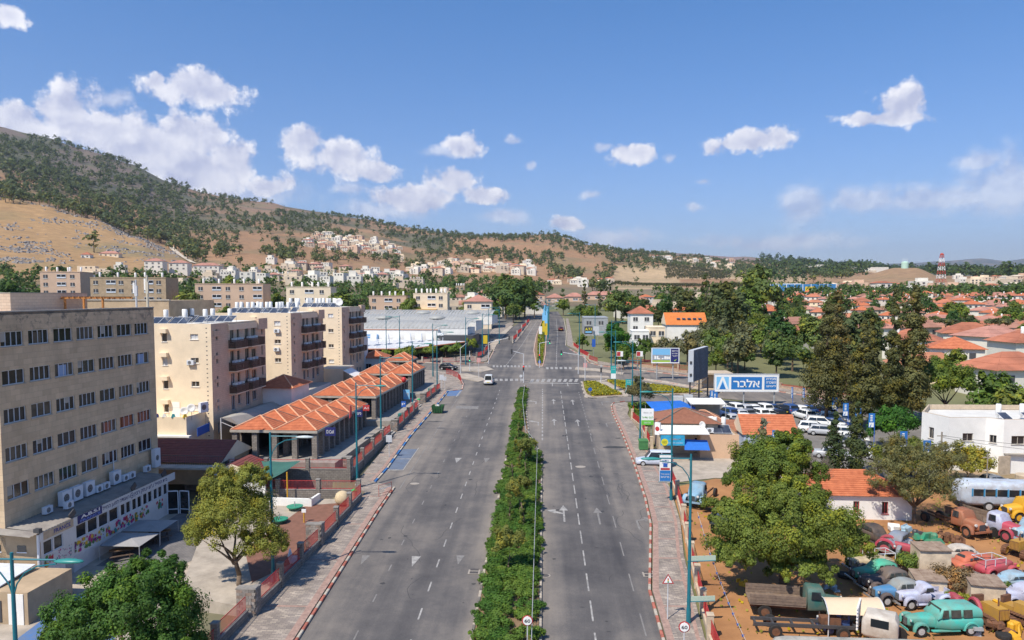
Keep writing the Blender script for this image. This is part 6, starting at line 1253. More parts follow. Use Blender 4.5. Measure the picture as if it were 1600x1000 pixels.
for i, s_ in enumerate(('מבצע גדול', 'פרטים')): text(t, hebrew(s_), (.55, -.03, .75 - i * .3), .16, SWHITE, width=.8)
q = MB(); q.tbox((.55, -.03, 1.65), (.4, .02, .35), BLUE); q.build('figure', t)
TQ = mat('banner_turquoise', (.02, .38, .36), .6)
for (u0, v0, v1, y, lab) in ((953, 572, 592, 135, 'turquoise and white banner on the lamp post of the flowered island'), (976, 593, 613, 124, 'turquoise and white banner behind the small dark tree')): a = AT(u0, v1, y); b = AT(u0, v0, y); t = advert(None, a.x, y, a.z, .95, b.z - a.z, lab, TQ, SWHITE, 1); [text(t, hebrew('סדרה'), (.48, -.03, (b.z - a.z) * (.9 - i * .15)), .15, SWHITE, width=.6) for i in range(2)]
def bracket_board(x, y, z, lab, L_=1.7): t = thing('bracket_plate', lab, 'sign', (x, y, z), .12); q = MB(); q.box(0, L_, 0, .05, 0, .38, mat('pale_green', (.42, .52, .42), .6)); q.build('plate', t); q = MB(); q.tube((-.2, 0, .05), (L_, 0, .05), .025, n=4, m=TEAL); q.build('bracket', t)
p_ = AT(1078, 875, 46.9); bracket_board(p_.x, 46.8, p_.z - .1, 'upper pale green plate sticking out of the nearest right lamp post'); p_ = AT(1077, 938, 46.9); bracket_board(p_.x, 46.8, p_.z - .1, 'lower pale green plate sticking out of the nearest right lamp post')
LR = mat('signal_red', (.8, .03, .02), .4, em=(1, .03, .02, 2.0)); LG = mat('signal_green', (.02, .6, .25), .4, em=(.02, .9, .35, 1.6)); LO = mat('signal_off', (.03, .03, .03), .4)
def head(t, x, z, lit, y=0.0): q = MB(); q.box(x - .17, x + .17, y - .14, y + .12, z - .5, z + .5, DGREY); h_ = q.build('signal_head', t); [(lambda qq: (qq.lathe([(.1, -.16), (.1, -.15)], (LR if lit == 'r' and i == 0 else LG if lit == 'g' and i == 2 else LO), 10, (x, y, z + .3 - i * .3), 'Y'), qq.build('lens', h_)))(MB()) for i in range(3)]
def signal(u, v, vt, lab, arm=None, lits=()):
 x, y = G(u, v); z = AT(u, vt, y).z - terrain(x, y); t = thing('traffic_signal', lab, 'traffic light', (x, y, terrain(x, y) + .1), 0, 'traffic signals at the junction'); q = MB(); q.tube((0, 0, 0), (0, 0, z), .09, .07, 8, LGREY); q.build('pole', t)
 if arm: e = AT(arm[0], arm[1], y); q = MB(); q.tube((0, 0, z), (e.x - x, 0, e.z - terrain(x, y)), .06, n=6, m=LGREY); q.build('arm', t); head(t, e.x - x, e.z - terrain(x, y) - .1, arm[2], -.1)
 for zz, l_ in lits: head(t, .0, zz, l_, -.15)
signal(818, 599, 554, 'signal on the tip of the near median, its arm reaching left', (799.6, 549, 'o'), [(3.0, 'r')]); signal(914, 596, 557, 'signal on the flowered island, its arm reaching left over the carriageway', (877, 551, 'g')); signal(843, 575, 537, 'signal on the far median, its short arm reaching right', (859, 534, 'g'), [(2.6, 'r')]); signal(763.5, 569, 536, 'signal at the far left corner, its arm reaching right', (795.6, 528, 'o')); signal(719.5, 584, 545, 'signal at the near left corner, its arm reaching up right', (730, 536, 'o')); signal(939, 598, 571, 'small signal pole beside the far right island', None, [(2.5, 'o')]); signal(734, 580, 549, 'low signal pole left of the black car', None, [(2.6, 'g')]); signal(903.5, 585, 548, 'thin grey signal pole on the right islands')
def sign(u, v, vs, lab, kind='round', r=.33, yv=None, face=SWHITE, rim=REDF, txt=None, y=None):
 x, yy = G(u, v) if y is None else (AT(u, vs, y).x, y); zc = AT(u, vs, yy).z - terrain(x, yy); t = thing('road_sign', lab, 'road sign', (x, yy, terrain(x, yy) + .05), .0); q = MB(); q.tube((0, 0.03, 0), (0, 0.03, zc + r * .9), .035, n=6, m=LGREY); q.build('post', t); q = MB()
 if kind == 'round': q.lathe([(r, 0), (r, .02)], rim, 24, (0, -.0, zc), 'Y'); q.lathe([(r * .8, 0), (r * .8, .03)], face, 24, (0, -.035, zc), 'Y')
 elif kind == 'tri':
  for k, (s_, m_, d_) in enumerate(((1, rim, 0), (.72, face, -.01))): q.add([(math.cos(a) * r * 1.25 * s_, d_, zc + math.sin(a) * r * 1.25 * s_) for a in (PI / 2, PI / 2 + 2 * PI / 3, PI / 2 + 4 * PI / 3)], [(0, 1, 2)], m_)
  q.add([(math.cos(a) * r * 1.25, .02, zc + math.sin(a) * r * 1.25) for a in (PI / 2, PI / 2 + 2 * PI / 3, PI / 2 + 4 * PI / 3)], [(2, 1, 0)], GREY)
 else: q.box(-r, r, 0, .03, zc - r * 1.2, zc + r * 1.2, face)
 p = q.build('plate', t)
 if txt: text(p, txt, (0, -.05, zc), r * .62, DGREY, width=r * 1.05, bold=.02)
 if kind == 'tri':
  for i, m_ in enumerate((REDF, mat('amber', (.7, .4, .02), .6), mat('lens_green', (.02, .3, .1), .6))): q = MB(); q.lathe([(.05, 0), (.05, .01)], m_, 8, (0, -.025, zc + .1 - i * .1), 'Y'); q.build('symbol', p)
 return t
sign(1043, 971, 908, 'red bordered triangle warning of traffic signals on the right pavement', 'tri', .36); sign(824, 1012, 971, 'round speed limit 60 sign in the median bed', 'round', .34, txt='60'); sign(1068.5, 1030, 981, 'round speed limit 60 sign at the foot of the nearest right lamp post', 'round', .34, txt='60')
sign(922, 618, 609, 'round blue sign on the flowered traffic island', 'round', .36, face=BLUE, rim=BLUE); sign(843, 574, 566, 'round blue sign on the far median tip', 'round', .36, face=BLUE, rim=BLUE); sign(914.3, 588, 571, 'white board with red print on the signal pole of the island', 'box', .4, face=mat('pinkish', (.6, .3, .28), .6)); sign(748, 591, 563, 'white board with red print on the left corner island', 'box', .4, face=MATS['pinkish']); sign(814, 598, 588, 'back of a round grey sign at the median tip', 'round', .34, face=LGREY, rim=GREY)
sign(608, 716, 686, 'pale double parking sign beside the blue kerb', 'box', .36, face=LGREY); sign(690, 612, 590, 'pale upright sign at the end of the blue parking bay', 'box', .4, face=LGREY); sign(695, 610, 592, 'second pale upright sign at the end of the blue bay', 'box', .3, face=LGREY)
for (u0, u1, v0, v1, y, m_, s_, lab) in ((508, 524, 668, 681, 81.6, NAVY, 'D.Cell', 'dark blue sign with white letters on the corner of the nearest pavilion'), (567, 577, 633, 642, 99.6, REDF, 'A1', 'red and yellow sign on the corner of the nearest pavilion, far end'), (555, 566, 641, 651, 96, NAVY, hebrew('פיצה'), 'blue shop sign left of the red and yellow one'), (612, 622, 603, 611, 121, DGREY, '• • •', 'black shop sign on the second pavilion'), (620, 628, 597, 606, 124, REDF, hebrew('גן'), 'dark red shop sign near the end of the second pavilion'), (630, 640, 609, 624, 122, ALB, hebrew('תפריט'), 'pale blue menu board under the second pavilion'), (627, 634, 627, 636, 108, BLUE, 'P', 'blue and white sign on the fence of the second terrace')):
 t, w_, h, zb = board(u0, u1, v0, v1, y, lab, m=m_, th=.12, legs=(), name='shop_sign', cat='sign'); text(t, s_, (w_ / 2, -.03, zb + h * .5), h * .4, SWHITE, width=w_ * .7)
t_ = MB(); t_.lathe([(.02, 0), (.3, .1), (.42, .5), (.3, .9), (.02, 1.0)], mat('kiosk_red', (.5, .03, .03), .5), 12); tag(t_.build('red_sign_lantern', None, AT(631, 598, 122), smooth=True), 'bulging red sign lantern on the second pavilion eave', 'sign'); q = MB(); q.tbox((0, 0, .7), (.1, 1.8, 1.5), MATS['kiosk_red'], .1, top=.5); tag(q.build('red_awning_sign', None, AT(548, 651, 93)), 'dark red pointed shop sign on the nearest pavilion', 'sign')
def bin_(u, v, lab, col, h=1.0, r=.27, lid=None): x, y = G(u, v); t = thing('litter_bin', lab, 'bin', (x, y, terrain(x, y) + .12), 0, 'litter bins on the left pavement'); q = MB(); q.lathe([(r * .85, 0), (r, h * .75), (r, h * .8)], col, 14); q.build('body', t); q = MB(); q.lathe([(r * 1.08, h * .8), (r * 1.1, h * .9), (r * .5, h)], lid or col, 14); q.build('lid', t)
BG = mat('bin_green', (.02, .38, .10), .5); BT = mat('bin_teal', (.03, .16, .15), .5)
bin_(554, 781, 'beige litter bin with green lid at the foot of the near left lamp post', BEIGE, lid=BG); bin_(598.5, 686, 'beige litter bin with green lid by the market steps', BEIGE, lid=BG); bin_(654.5, 633, 'litter bin with green lid beyond the dumpster', BEIGE, lid=BG); bin_(625.5, 661, 'dark teal bin at the pier of the second terrace', BT, 1.4, .35); bin_(672, 618, 'dark teal bin at the pier of the third terrace', BT, 1.3, .35)
def wheelbin(x, y, lab, m, w_=1.2, d=1.0, h=1.25, rz=0): t = thing('waste_container', lab, 'waste container', (x, y, terrain(x, y) + .12), rz); q = MB(); q.tbox((0, 0, h * .5), (w_ * .9, d * .9, h * .85), m); q.box(-w_ / 2, w_ / 2, -d / 2, d / 2, h * .88, h * .96, m); [q.box(a - .03, a + .03, -d * .47, -d * .45, .15, h * .85, m) for a in (-.35, -.12, .12, .35)]; q.build('body', t); q = MB(); q.tbox((0, .05, h + .03), (w_, d, .12), m, top=.9); q.build('lid', t); [(lambda k: (k.lathe([(.1, -.04), (.1, .04)], DGREY, 8, (a, b, .02), 'X'), k.build('wheel', t)))(MB()) for a in (-w_ * .4, w_ * .4) for b in (-d * .4, d * .4)]
CG = mat('container_green', (.06, .20, .07), .6, var=.2, vscale=2); wheelbin(*G(1005, 704), 'green wheeled waste container on the right pavement by the kiosk', CG);
dx, dy = G(684.5, 645); t = thing('waste_skip', 'open dark green rubbish skip standing in the left lane', 'skip', (dx, dy, terrain(dx, dy) + .03)); q = MB(); DG = mat('skip_green', (.02, .09, .03), .6, var=.3, vscale=2)
q.loft([[(-.75, -.8, .1), (.75, -.8, .1), (.75, .8, .1), (-.75, .8, .1)], [(-.95, -.95, 1.2), (.95, -.95, 1.2), (.95, .95, 1.2), (-.95, .95, 1.2)]], DG, False); q.box(-.7, .7, -.7, .7, .1, .8, MATS['shop_dark']); [q.box(a, a + .06, -.99, -.9, .2, 1.15, DG) for a in (-.8, -.4, 0, .4, .74)]; q.build('body', t); q = MB(); [q.tbox((rng.uniform(-.5, .5), rng.uniform(-.5, .5), 1.0 + rng.random() * .3), (.5, .4, .4), rng.choice((WHITE, DGREY, CONC, GREY)), rng.random() * 3, top=.6) for _ in range(7)]; q.build('rubbish', t)
t = thing('stone_bench', 'pale moulded bench at the fence by the second stone pier', 'bench', (*G(462, 886), SL * 56 + .15), .25); q = MB(); q.box(-.35, .25, -.8, .8, .38, .46, WHITE); q.build('seat', t); q = MB(); q.tbox((-.4, 0, .75), (.08, 1.6, .6), WHITE, 0, ry=-.25); q.build('backrest', t); [(lambda k: (k.box(-.25, .15, b - .08, b + .08, 0, .38, CONC), k.build('leg', t)))(MB()) for b in (-.6, .6)]
BR = mat('barrier_red', (.42, .10, .08), .6);
for i, (u, v, rz) in enumerate(((602, 775, 1.0),)):
 t = thing('pedestrian_barrier', 'rusty red and white barrier frame at the end of the parking bay', 'barrier', (*G(u, v), SL * 74 + .1), rz); q = MB(); q.tube((-.9, 0, 0), (-.9, 0, 1.15), .03, n=5, m=BR); q.tube((.9, 0, 0), (.9, 0, 1.15), .03, n=5, m=BR); [q.tube((-.9, 0, z), (.9, 0, z), .025, n=5, m=BR if z != .7 else SWHITE) for z in (.25, .7, 1.12)]; q.build('frame', t)
q = MB(); q.tbox((0, 0, 1.3), (1.4, .1, .9), mat('board_paint', (.15, .3, .42), .6, col2=(.5, .1, .06), vscale=3), 0); [q.tube((a, 0, 0), (a, 0, 1), .03, n=4, m=GREY) for a in (-.5, .5)]
a, b = AT(1090, 800, 62), AT(1165, 1000, 42); st_ = thing('pennant_string', 'string with small blue pennants crossing the brown yard by the fence', 'bunting', tuple(a)); q = MB(); n_ = 26; pts = [(b - a) * (i / n_) - Vector((0, 0, 1.2 * 4 * (i / n_) * (1 - i / n_) * .5)) for i in range(n_ + 1)]; q.path(pts, .012, 4, LGREY); q.build('string', st_)
for i in range(1, n_, 2): p = pts[i]; q = MB(); q.add([(-.1, 0, 0), (.1, 0, 0), (0, .02, -.22)], [(0, 1, 2)], BLUE); q.build('pennant', st_, tuple(p))
#  vehicles
TYRE = mat('tyre', (.022, .02, .019), .85, var=.3, vscale=5); HUB = mat('hub', (.42, .42, .42), .4); CHROME = mat('chrome', (.55, .55, .55), .25, metal=.7); RUST = mat('rust', (.20, .085, .04), .9, col2=(.10, .05, .03), vscale=4, detail=8); CGL = mat('car_glass', (.02, .025, .03), .08, spec=.7); LENS = mat('headlamp', (.62, .62, .60), .2); TAIL = mat('tail_lamp', (.4, .02, .02), .3)
def paint(n_, c, old=False): return mat('paint_' + n_, c, .62 if old else .28, col2=tuple(a * .45 + b for a, b in zip(c, (.13, .085, .055))) if old else None, vscale=1.3, detail=12, spec=.35 if old else .5)
def sect(x, w_, z0, z1, p=.35, n=12, tw=None):
 tw = w_ if tw is None else tw; out = []
 for i in range(n):
  a = 2 * PI * (i + .5) / n; c, s = math.cos(a), math.sin(a); cc = math.copysign(abs(c) ** p, c); ss = math.copysign(abs(s) ** p, s); k = (ss + 1) / 2
  out.append((x, cc * (w_ * (1 - k) + tw * k) / 2, (z0 + z1) / 2 + ss * (z1 - z0) / 2))
 return out
WH = {}
def wheel(t, x, y, r=.33, w_=.2, hub=HUB):
 k = (r, w_, hub.name)
 if k not in WH:
  a = MB(); a.lathe([(r * .62, -w_ / 2), (r * .95, -w_ / 2), (r, -w_ / 3), (r, w_ / 3), (r * .95, w_ / 2), (r * .62, w_ / 2)], TYRE, 16, ax='Y'); b = MB(); b.lathe([(r * .6, -w_ / 2 - .01), (r * .5, -w_ / 2 + .01), (r * .2, -w_ / 2 - .02), (r * .2, w_ / 2 + .02), (r * .5, w_ / 2 - .01), (r * .6, w_ / 2 + .01)], hub, 14, ax='Y'); WH[k] = (a.mesh('wheel', True, R(30)), b.mesh('hub'))
 o = mkobj('wheel', WH[k][0], t, (x, y, r)); mkobj('hub', WH[k][1], o)
def panes(t, lst, m=CGL):
 for pts in lst: q = MB(); q.add(pts, [tuple(range(len(pts)))], m); q.add(pts[::-1], [tuple(range(len(pts)))], m) if 0 else None; q.build('window', t)
def modern(lab, pos, rz, col, L_=4.3, W=1.75, H=1.5, kind='hatch', group=None, cat='car', name='parked_car'):
 t = thing(name, lab, cat, pos, rz, group); hl = L_ / 2; q = MB(); b = .62 if kind == 'van' else .55
 hood = .95 if kind != 'suv' else 1.05; rear = {'hatch': .2, 'sedan': .95, 'van': .05, 'suv': .1}[kind]; hw = .35 if kind == 'van' else 0
 q.loft([sect(-hl, W * .8, .32, .75), sect(-hl + .12, W * .96, .22, hood - .05 + hw * .2), sect(-hl + .6, W, .2, hood), sect(hl - 1.3, W, .2, hood), sect(hl - .5, W * .98, .2, hood - .14), sect(hl - .1, W * .9, .22, .68), sect(hl, W * .75, .32, .6)], col); q.build('body', t, smooth=True, angle=R(50))
 x0, x1 = -hl + rear, hl - (1.15 if kind != 'van' else 1.05); xr0, xr1 = x0 + (.35 if kind != 'van' else .1), x1 - (.75 if kind != 'van' else .7); q = MB()
 q.loft([sect(x0, W * .93, hood - .12, hood - .02, tw=W * .9), sect(xr0, W * .93, hood - .1, H - .04, tw=W * .74), sect((xr0 + xr1) / 2, W * .95, hood - .1, H, tw=W * .78), sect(xr1, W * .93, hood - .1, H - .04, tw=W * .74), sect(x1, W * .9, hood - .12, hood - .04, tw=W * .86)], col); q.build('cabin', t, smooth=True, angle=R(60))
 zs, zt_ = hood + .05, H - .14; ys, yt = W * .475 + .0, W * .41; ps = []
 for s_ in (-1, 1):
  for (a, b_, ta, tb) in ((x0 + .28, (xr0 + xr1) / 2 - .03, xr0 + .12, (xr0 + xr1) / 2 - .03), ((xr0 + xr1) / 2 + .03, x1 - .3, (xr0 + xr1) / 2 + .03, xr1 + .02)):
   pts = [(a, s_ * ys, zs), (b_, s_ * ys, zs), (tb, s_ * yt, zt_), (ta, s_ * yt, zt_)]; ps.append(pts if s_ < 0 else pts[::-1])
 ps.append([(x1 - .02, -W * .38, zs - .03), (x1 - .02, W * .38, zs - .03), (xr1 + .09, W * .33, zt_ + .04), (xr1 + .09, -W * .33, zt_ + .04)]); ps.append([(x0 - .0, W * .36, zs), (x0 - .0, -W * .36, zs), (xr0 - .1, -W * .31, zt_), (xr0 - .1, W * .31, zt_)]); panes(t, ps)
 for sx_ in (-hl + .75, hl - .8):
  for s_ in (-1, 1): wheel(t, sx_, s_ * (W / 2 - .09), .32)
 for s_ in (-1, 1): q = MB(); q.tbox((hl - .14, s_ * W * .34, .66), (.16, .32, .14), LENS); q.build('headlight', t); q = MB(); q.tbox((-hl + .08, s_ * W * .38, .78), (.12, .2, .22), TAIL); q.build('tail_light', t); q = MB(); q.tbox((x1 - .3, s_ * (W / 2 + .08), hood + .05), (.1, .16, .12), col); q.build('mirror', t)
 q = MB(); q.box(-hl - .015, -hl + .03, -.26, .26, .5, .62, mat('plate_yellow', (.75, .55, .02), .5)); q.build('number_plate', t); return t
def fender(q, x, y, r, w_, m, a0=-.15, a1=PI + .25, tk=.05):
 n = 9; rings = []
 for i in range(n):
  a = a0 + (a1 - a0) * i / (n - 1); k = math.sin(PI * i / (n - 1)) * .3 + .7; c, s = math.cos(a), math.sin(a); ro = r * (1.12 + .1 * k); ww = w_ * k / 2
  rings.append([(x + c * r, y - ww, r + s * r * 1.0 + .02), (x + c * ro, y - ww * .9, r + s * ro + .02), (x + c * (ro + .05), y, r + s * (ro + .05) + .02), (x + c * ro, y + ww * .9, r + s * ro + .02), (x + c * r, y + ww, r + s * r + .02)])
 q.loft(rings, m)
def vintage(lab, u, v, rz, col, fcol=None, kind='sedan', L_=4.3, W=1.55, H=1.62, roofc=None, pos=None, cat='car', roofless=False, hub=HUB, name='vintage_car'):
 x, y = pos or G(u, v); t = thing(name, lab, cat, (x, y, terrain(x, y) + .02), rz); fcol = fcol or col; hl = L_ / 2; wr = .36; q = MB(); front = hl - .25; cowl = .55
 q.loft([sect(front, .42, .5, 1.0, .6), sect(front - .1, .58, .42, 1.08, .55), sect(front - .6, .78, .4, 1.12, .5), sect(cowl, 1.15, .38, 1.14, .45)], col); q.build('hood', t, smooth=True, angle=R(50))
 rr = {'sedan': -hl + .25, 'van': -hl + .05, 'pickup': -.5, 'coupe': -hl + .3, 'truck': -.6}[kind]; q = MB()
 if kind == 'van': st_ = [sect(cowl + .02, 1.3, .38, 1.15, .4), sect(-.3, W, .36, 1.12, .35), sect(rr + .1, W, .36, 1.12, .35), sect(rr, W * .94, .42, 1.08, .4)]
 else: st_ = [sect(cowl + .02, 1.2, .38, 1.14, .4), sect(-.2, W * .88, .36, 1.1, .4), sect(rr + .7, W * .86, .36, 1.08, .45), sect(rr + .15, W * .7, .4, .95, .55), sect(rr, W * .45, .45, .8, .6)]
 q.loft(st_, col); q.build('body', t, smooth=True, angle=R(50)); rc = roofc or col
 if not roofless:
  q = MB(); wt = W * (.9 if kind == 'van' else .8); zt_ = H
  if kind == 'van': cab = [(cowl + .0, .98, 1.05, 1.1, wt), (cowl - .38, 1.0, 1.05, zt_ - .08, wt * .86), (cowl - .8, 1.0, 1.05, zt_, wt * .9), (rr + .4, 1.0, 1.05, zt_ - .02, wt * .9), (rr + .02, 1.0, 1.05, zt_ - .22, wt * .86)]
  elif kind in ('pickup', 'truck'): cab = [(cowl, .98, 1.05, 1.1, wt), (cowl - .3, 1.0, 1.05, zt_ - .08, wt * .86), (cowl - .6, 1.0, 1.05, zt_, wt * .88), (rr + .1, 1, 1.05, zt_ - .06, wt * .86), (rr, .98, 1.05, zt_ - .2, wt * .8)]
  else: cab = [(cowl, .95, 1.05, 1.1, wt), (cowl - .35, 1.0, 1.0, zt_ - .1, wt * .84), (cowl - .8, 1.0, 1.0, zt_, wt * .86), (-.7, 1.0, 1.0, zt_ - .02, wt * .84), (-1.25, .95, 1.0, zt_ - .2, wt * .76), (rr + .45, .8, .95, 1.12, wt * .6)]
  q.loft([sect(a, wt * b, c_, d_, .45, tw=e * b) for a, b, c_, d_, e in cab], rc); q.build('cabin', t, smooth=True, angle=R(60))
  zs, z1 = 1.16, zt_ - .2; ys, yt = wt * .5 + .012, wt * .448 + .012; ps = []
  ws = {'van': [(-.15, .32), (-.95, -.3), (-1.7, -1.1)], 'pickup': [(-.4, .2)], 'truck': [(-.45, .2)]}.get(kind, [(-.08, .3), (-.68, -.16), (-1.08, -.76)])
  for s_ in (-1, 1):
   for i, (a, b_) in enumerate(ws):
    e = .14 if i == 0 else 0; e2 = .12 if (i == len(ws) - 1 and kind == 'sedan') else 0; pts = [(a, s_ * ys, zs), (b_, s_ * ys, zs), (b_ - e, s_ * yt, z1), (a + e2, s_ * yt, z1)]; ps.append(pts if s_ < 0 else pts[::-1])
  ps.append([(cowl - .06, -wt * .4, 1.15), (cowl - .06, wt * .4, 1.15), (cowl - .33, wt * .36, zt_ - .16), (cowl - .33, -wt * .36, zt_ - .16)])
  if kind == 'sedan': ps.append([(-1.28, .32, 1.3), (-1.28, -.32, 1.3), (-1.16, -.3, 1.47), (-1.16, .3, 1.47)])
  if kind == 'pickup': ps.append([(rr - .02, .3, 1.15), (rr - .02, -.3, 1.15), (rr + .01, -.28, 1.4), (rr + .01, .28, 1.4)])
  panes(t, ps, mat('old_glass', (.05, .055, .05), .2, var=.5, vscale=2))
 else:
  q = MB(); [q.tube((a, s_ * .6, 1.0), (a, s_ * .6, 1.55), .03, n=5, m=LGREY) for a in (.4, -.6, -1.5) for s_ in (-1, 1)]; [q.tube((.4, s_ * .6, 1.55), (-1.5, s_ * .6, 1.55), .03, n=5, m=LGREY) for s_ in (-1, 1)]; [q.tube((a, -.6, 1.55), (a, .6, 1.55), .03, n=5, m=LGREY) for a in (.4, -1.5)]; q.build('roof_frame', t)
 if kind == 'pickup': q = MB(); q.box(-hl + .1, -.55, -.62, .62, .6, .66, col); q.box(-hl + .1, -.55, -.65, -.6, .6, 1.0, col); q.box(-hl + .1, -.55, .6, .65, .6, 1.0, col); q.box(-hl + .05, -hl + .1, -.65, .65, .6, 1.0, col); q.build('load_bed', t)
 for s_ in (-1, 1):
  for wx in (front - .55, -hl + .85):
   q = MB(); fender(q, wx, s_ * (W / 2 - .1), wr + .05, .36, fcol); q.build('fender', t, smooth=True, angle=R(60)); wheel(t, wx, s_ * (W / 2 - .12), wr, .17, hub)
  q = MB(); q.box(-.9, .9, s_ * W * .42 - .12, s_ * W * .42 + .12, .32, .38, fcol); q.build('running_board', t)
  q = MB(); q.lathe([(.02, -.12), (.09, -.05), (.11, .05), (.1, .07)], fcol, 10, (front - .12, s_ * .46, .92), 'X'); h_ = q.build('headlight', t, smooth=True); q = MB(); q.lathe([(.09, .07), (.07, .09)], LENS, 10, (front - .12, s_ * .46, .92), 'X'); q.build('lens', h_)
 q = MB(); q.box(front, front + .03, -.18, .18, .5, .98, DGREY); [q.box(front + .03, front + .05, -.17, .17, .53 + i * .07, .555 + i * .07, CHROME) for i in range(7)]; q.build('grille', t); q = MB(); q.box(hl - .02, hl + .05, -.72, .72, .38, .5, CHROME if kind != 'van' else col); q.box(-hl - .02, -hl + .05, -.65, .65, .42, .52, CHROME); q.build('bumper', t); return t
def on(u, v): x, y = G(u, v); return (x, y, terrain(x, y) + .035)
W_ = paint('white', (.72, .72, .70)); SIL = paint('silver_blue', (.50, .54, .62)); BK = paint('black', (.012, .013, .018)); GRY = paint('grey', (.16, .17, .19)); BLU = paint('blue', (.03, .07, .2)); RD = paint('dark_red', (.12, .02, .02)); SV = paint('silver', (.42, .43, .45))
modern('white delivery van driving away in the left carriageway', on(764, 600), PI / 2, W_, 4.3, 1.85, 1.95, 'van', cat='van', name='white_van'); modern('black hatchback waiting in the left side street', on(701, 578), PI - .25 + PI, BK, 4.1, 1.75, 1.5, name='black_car'); modern('dark red car driving away on the far right carriageway', on(876, 517), PI / 2 + .05, RD, 4.3, 1.75, 1.45, 'sedan', name='dark_red_car')
modern('silver blue family van turning out of the kiosk driveway onto the right pavement', on(1022, 727), PI - .06, SIL, 4.3, 1.8, 1.8, 'van', cat='van', name='silver_van'); modern('dark car parked on dry earth behind the old bus', on(1553, 762), .1, GRY, 4.3, 1.75, 1.4, 'sedan', name='dark_car')
lot = [(828 + 1, 0)] and []
cols_ = {'w': (W_, 'white'), 's': (SV, 'silver'), 'b': (BLU, 'dark blue'), 'k': (BK, 'black'), 'g': (GRY, 'grey')}
where = ['at the left end of the back row', 'in the back row beside the billboard post', 'in the middle of the back row', 'near the right of the back row', 'at the right end of the back row']
rows = [('back row below the big billboard', [(1146, 644, 'w'), (1161, 645, 's'), (1176, 646, 'w'), (1191, 645, 'w'), (1204, 645, 'b'), (1217, 646, 'k'), (1231, 646, 'b'), (1247, 647, 'w'), (1262, 647, 'b'), (1286, 647, 'k')]),
  ('middle row of the car park', [(1137, 652, 'b'), (1152, 653, 's'), (1167, 653, 'g'), (1184, 653, 'w'), (1198, 654, 'w'), (1212, 654, 'k'), (1256, 655, 'w'), (1290, 657, 'w')]),
  ('row under the blue flags and pines', [(1303, 662, 'w'), (1310, 669, 'b'), (1316, 677, 'w'), (1322, 684, 'w'), (1330, 692, 'w'), (1338, 699, 'g'), (1284, 668, 'w'), (1288, 680, 's'), (1300, 716, 's'), (1272, 676, 'w')]), ('group behind the kiosk roofs', [(1138, 662, 's'), (1150, 668, 'g'), (1160, 660, 'w'), (1378, 722, 'w'), (1420, 724, 'w'), (1400, 735, 'b')])]
protos = {}; ordn = ['first', 'second', 'third', 'fourth', 'fifth', 'sixth', 'seventh', 'eighth', 'ninth', 'tenth']
for rn, lst in rows:
 for i, (u, v, c) in enumerate(lst):
  k = 'suv' if (i * 7) % 3 == 0 else 'hatch' if i % 2 else 'sedan'; lab = '%s parked %s, %s in the %s' % (cols_[c][1], {'suv': 'suv', 'hatch': 'hatchback', 'sedan': 'saloon'}[k], ordn[i], rn); rz = (-.35 if 'flags' in rn else PI / 2 + .25) + rng.uniform(-.05, .05); gr_ = 'cars parked in the dealership car park'
  if (c, k) not in protos: protos[(c, k)] = modern(lab, on(u, v), rz, cols_[c][0], 4.4, 1.8, 1.62 if k == 'suv' else 1.47, k, gr_)
  else: dup(protos[(c, k)], on(u, v), rz, lab, gr_)
old = lambda n_, c: paint('old_' + n_, c, True)
HD = PI + .17
vintage('turquoise old panel van with three side windows, nearest the camera in the yard', 1466, 986, PI + .1, old('turquoise', (.05, .42, .36)), kind='van', L_=4.9, W=1.75, H=1.85, roofc=old('turquoise_roof', (.10, .46, .40)))
vintage('lilac white old pickup with open engine beside the turquoise van', 1440, 946, HD, old('lilac', (.48, .52, .68)), kind='pickup', L_=4.2); vintage('blue old saloon with rusty pale roof and black fenders', 1404, 940, HD, old('blue', (.05, .22, .44)), old('charcoal', (.06, .06, .075)), roofc=old('rusty_blue', (.28, .32, .33)))
vintage('charcoal old saloon between the blue and the green ones', 1386, 922, HD + .05, MATS['paint_old_charcoal'], roofc=old('brown_grey', (.12, .105, .10))); vintage('mint green old saloon with dark fenders', 1370, 909, HD + .03, old('mint', (.06, .42, .28)), MATS['paint_old_charcoal'])
vintage('cream roofless old car behind the mint green saloon', 1362, 893, HD, old('cream', (.55, .46, .30)), MATS['paint_old_charcoal'], 'coupe', 4.0, roofless=True); vintage('black old car facing the camera beside the big tree', 1368, 850, -PI / 2 + .25, old('black', (.035, .037, .042)), L_=4.4)
vintage('white old estate car behind the plywood sheds', 1492, 880, PI - .1, old('white', (.60, .56, .50)), L_=4.2, H=1.5); vintage('orange red old saloon behind the flowering shrub', 1520, 893, .35, old('orange', (.55, .13, .07)), old('pinkred', (.48, .05, .09)), L_=4.4, H=1.5); vintage('pink red low open car bonnet right of the orange saloon', 1553, 900, .3, MATS['paint_old_pinkred'], kind='coupe', L_=3.6, roofless=True)
vintage('pale blue rounded old car at the right edge, behind the sheds', 1578, 925, HD, old('pale_blue', (.30, .48, .60)), L_=4.0, H=1.5); vintage('pale lilac old car at the right edge, nearer than the pale blue one', 1597, 945, HD, MATS['paint_old_lilac'], L_=4.2, H=1.5); vintage('faded blue small car behind the shrubs in the middle of the yard', 1400, 862, HD + .6, old('fadedblue', (.2, .26, .34)), L_=3.8)
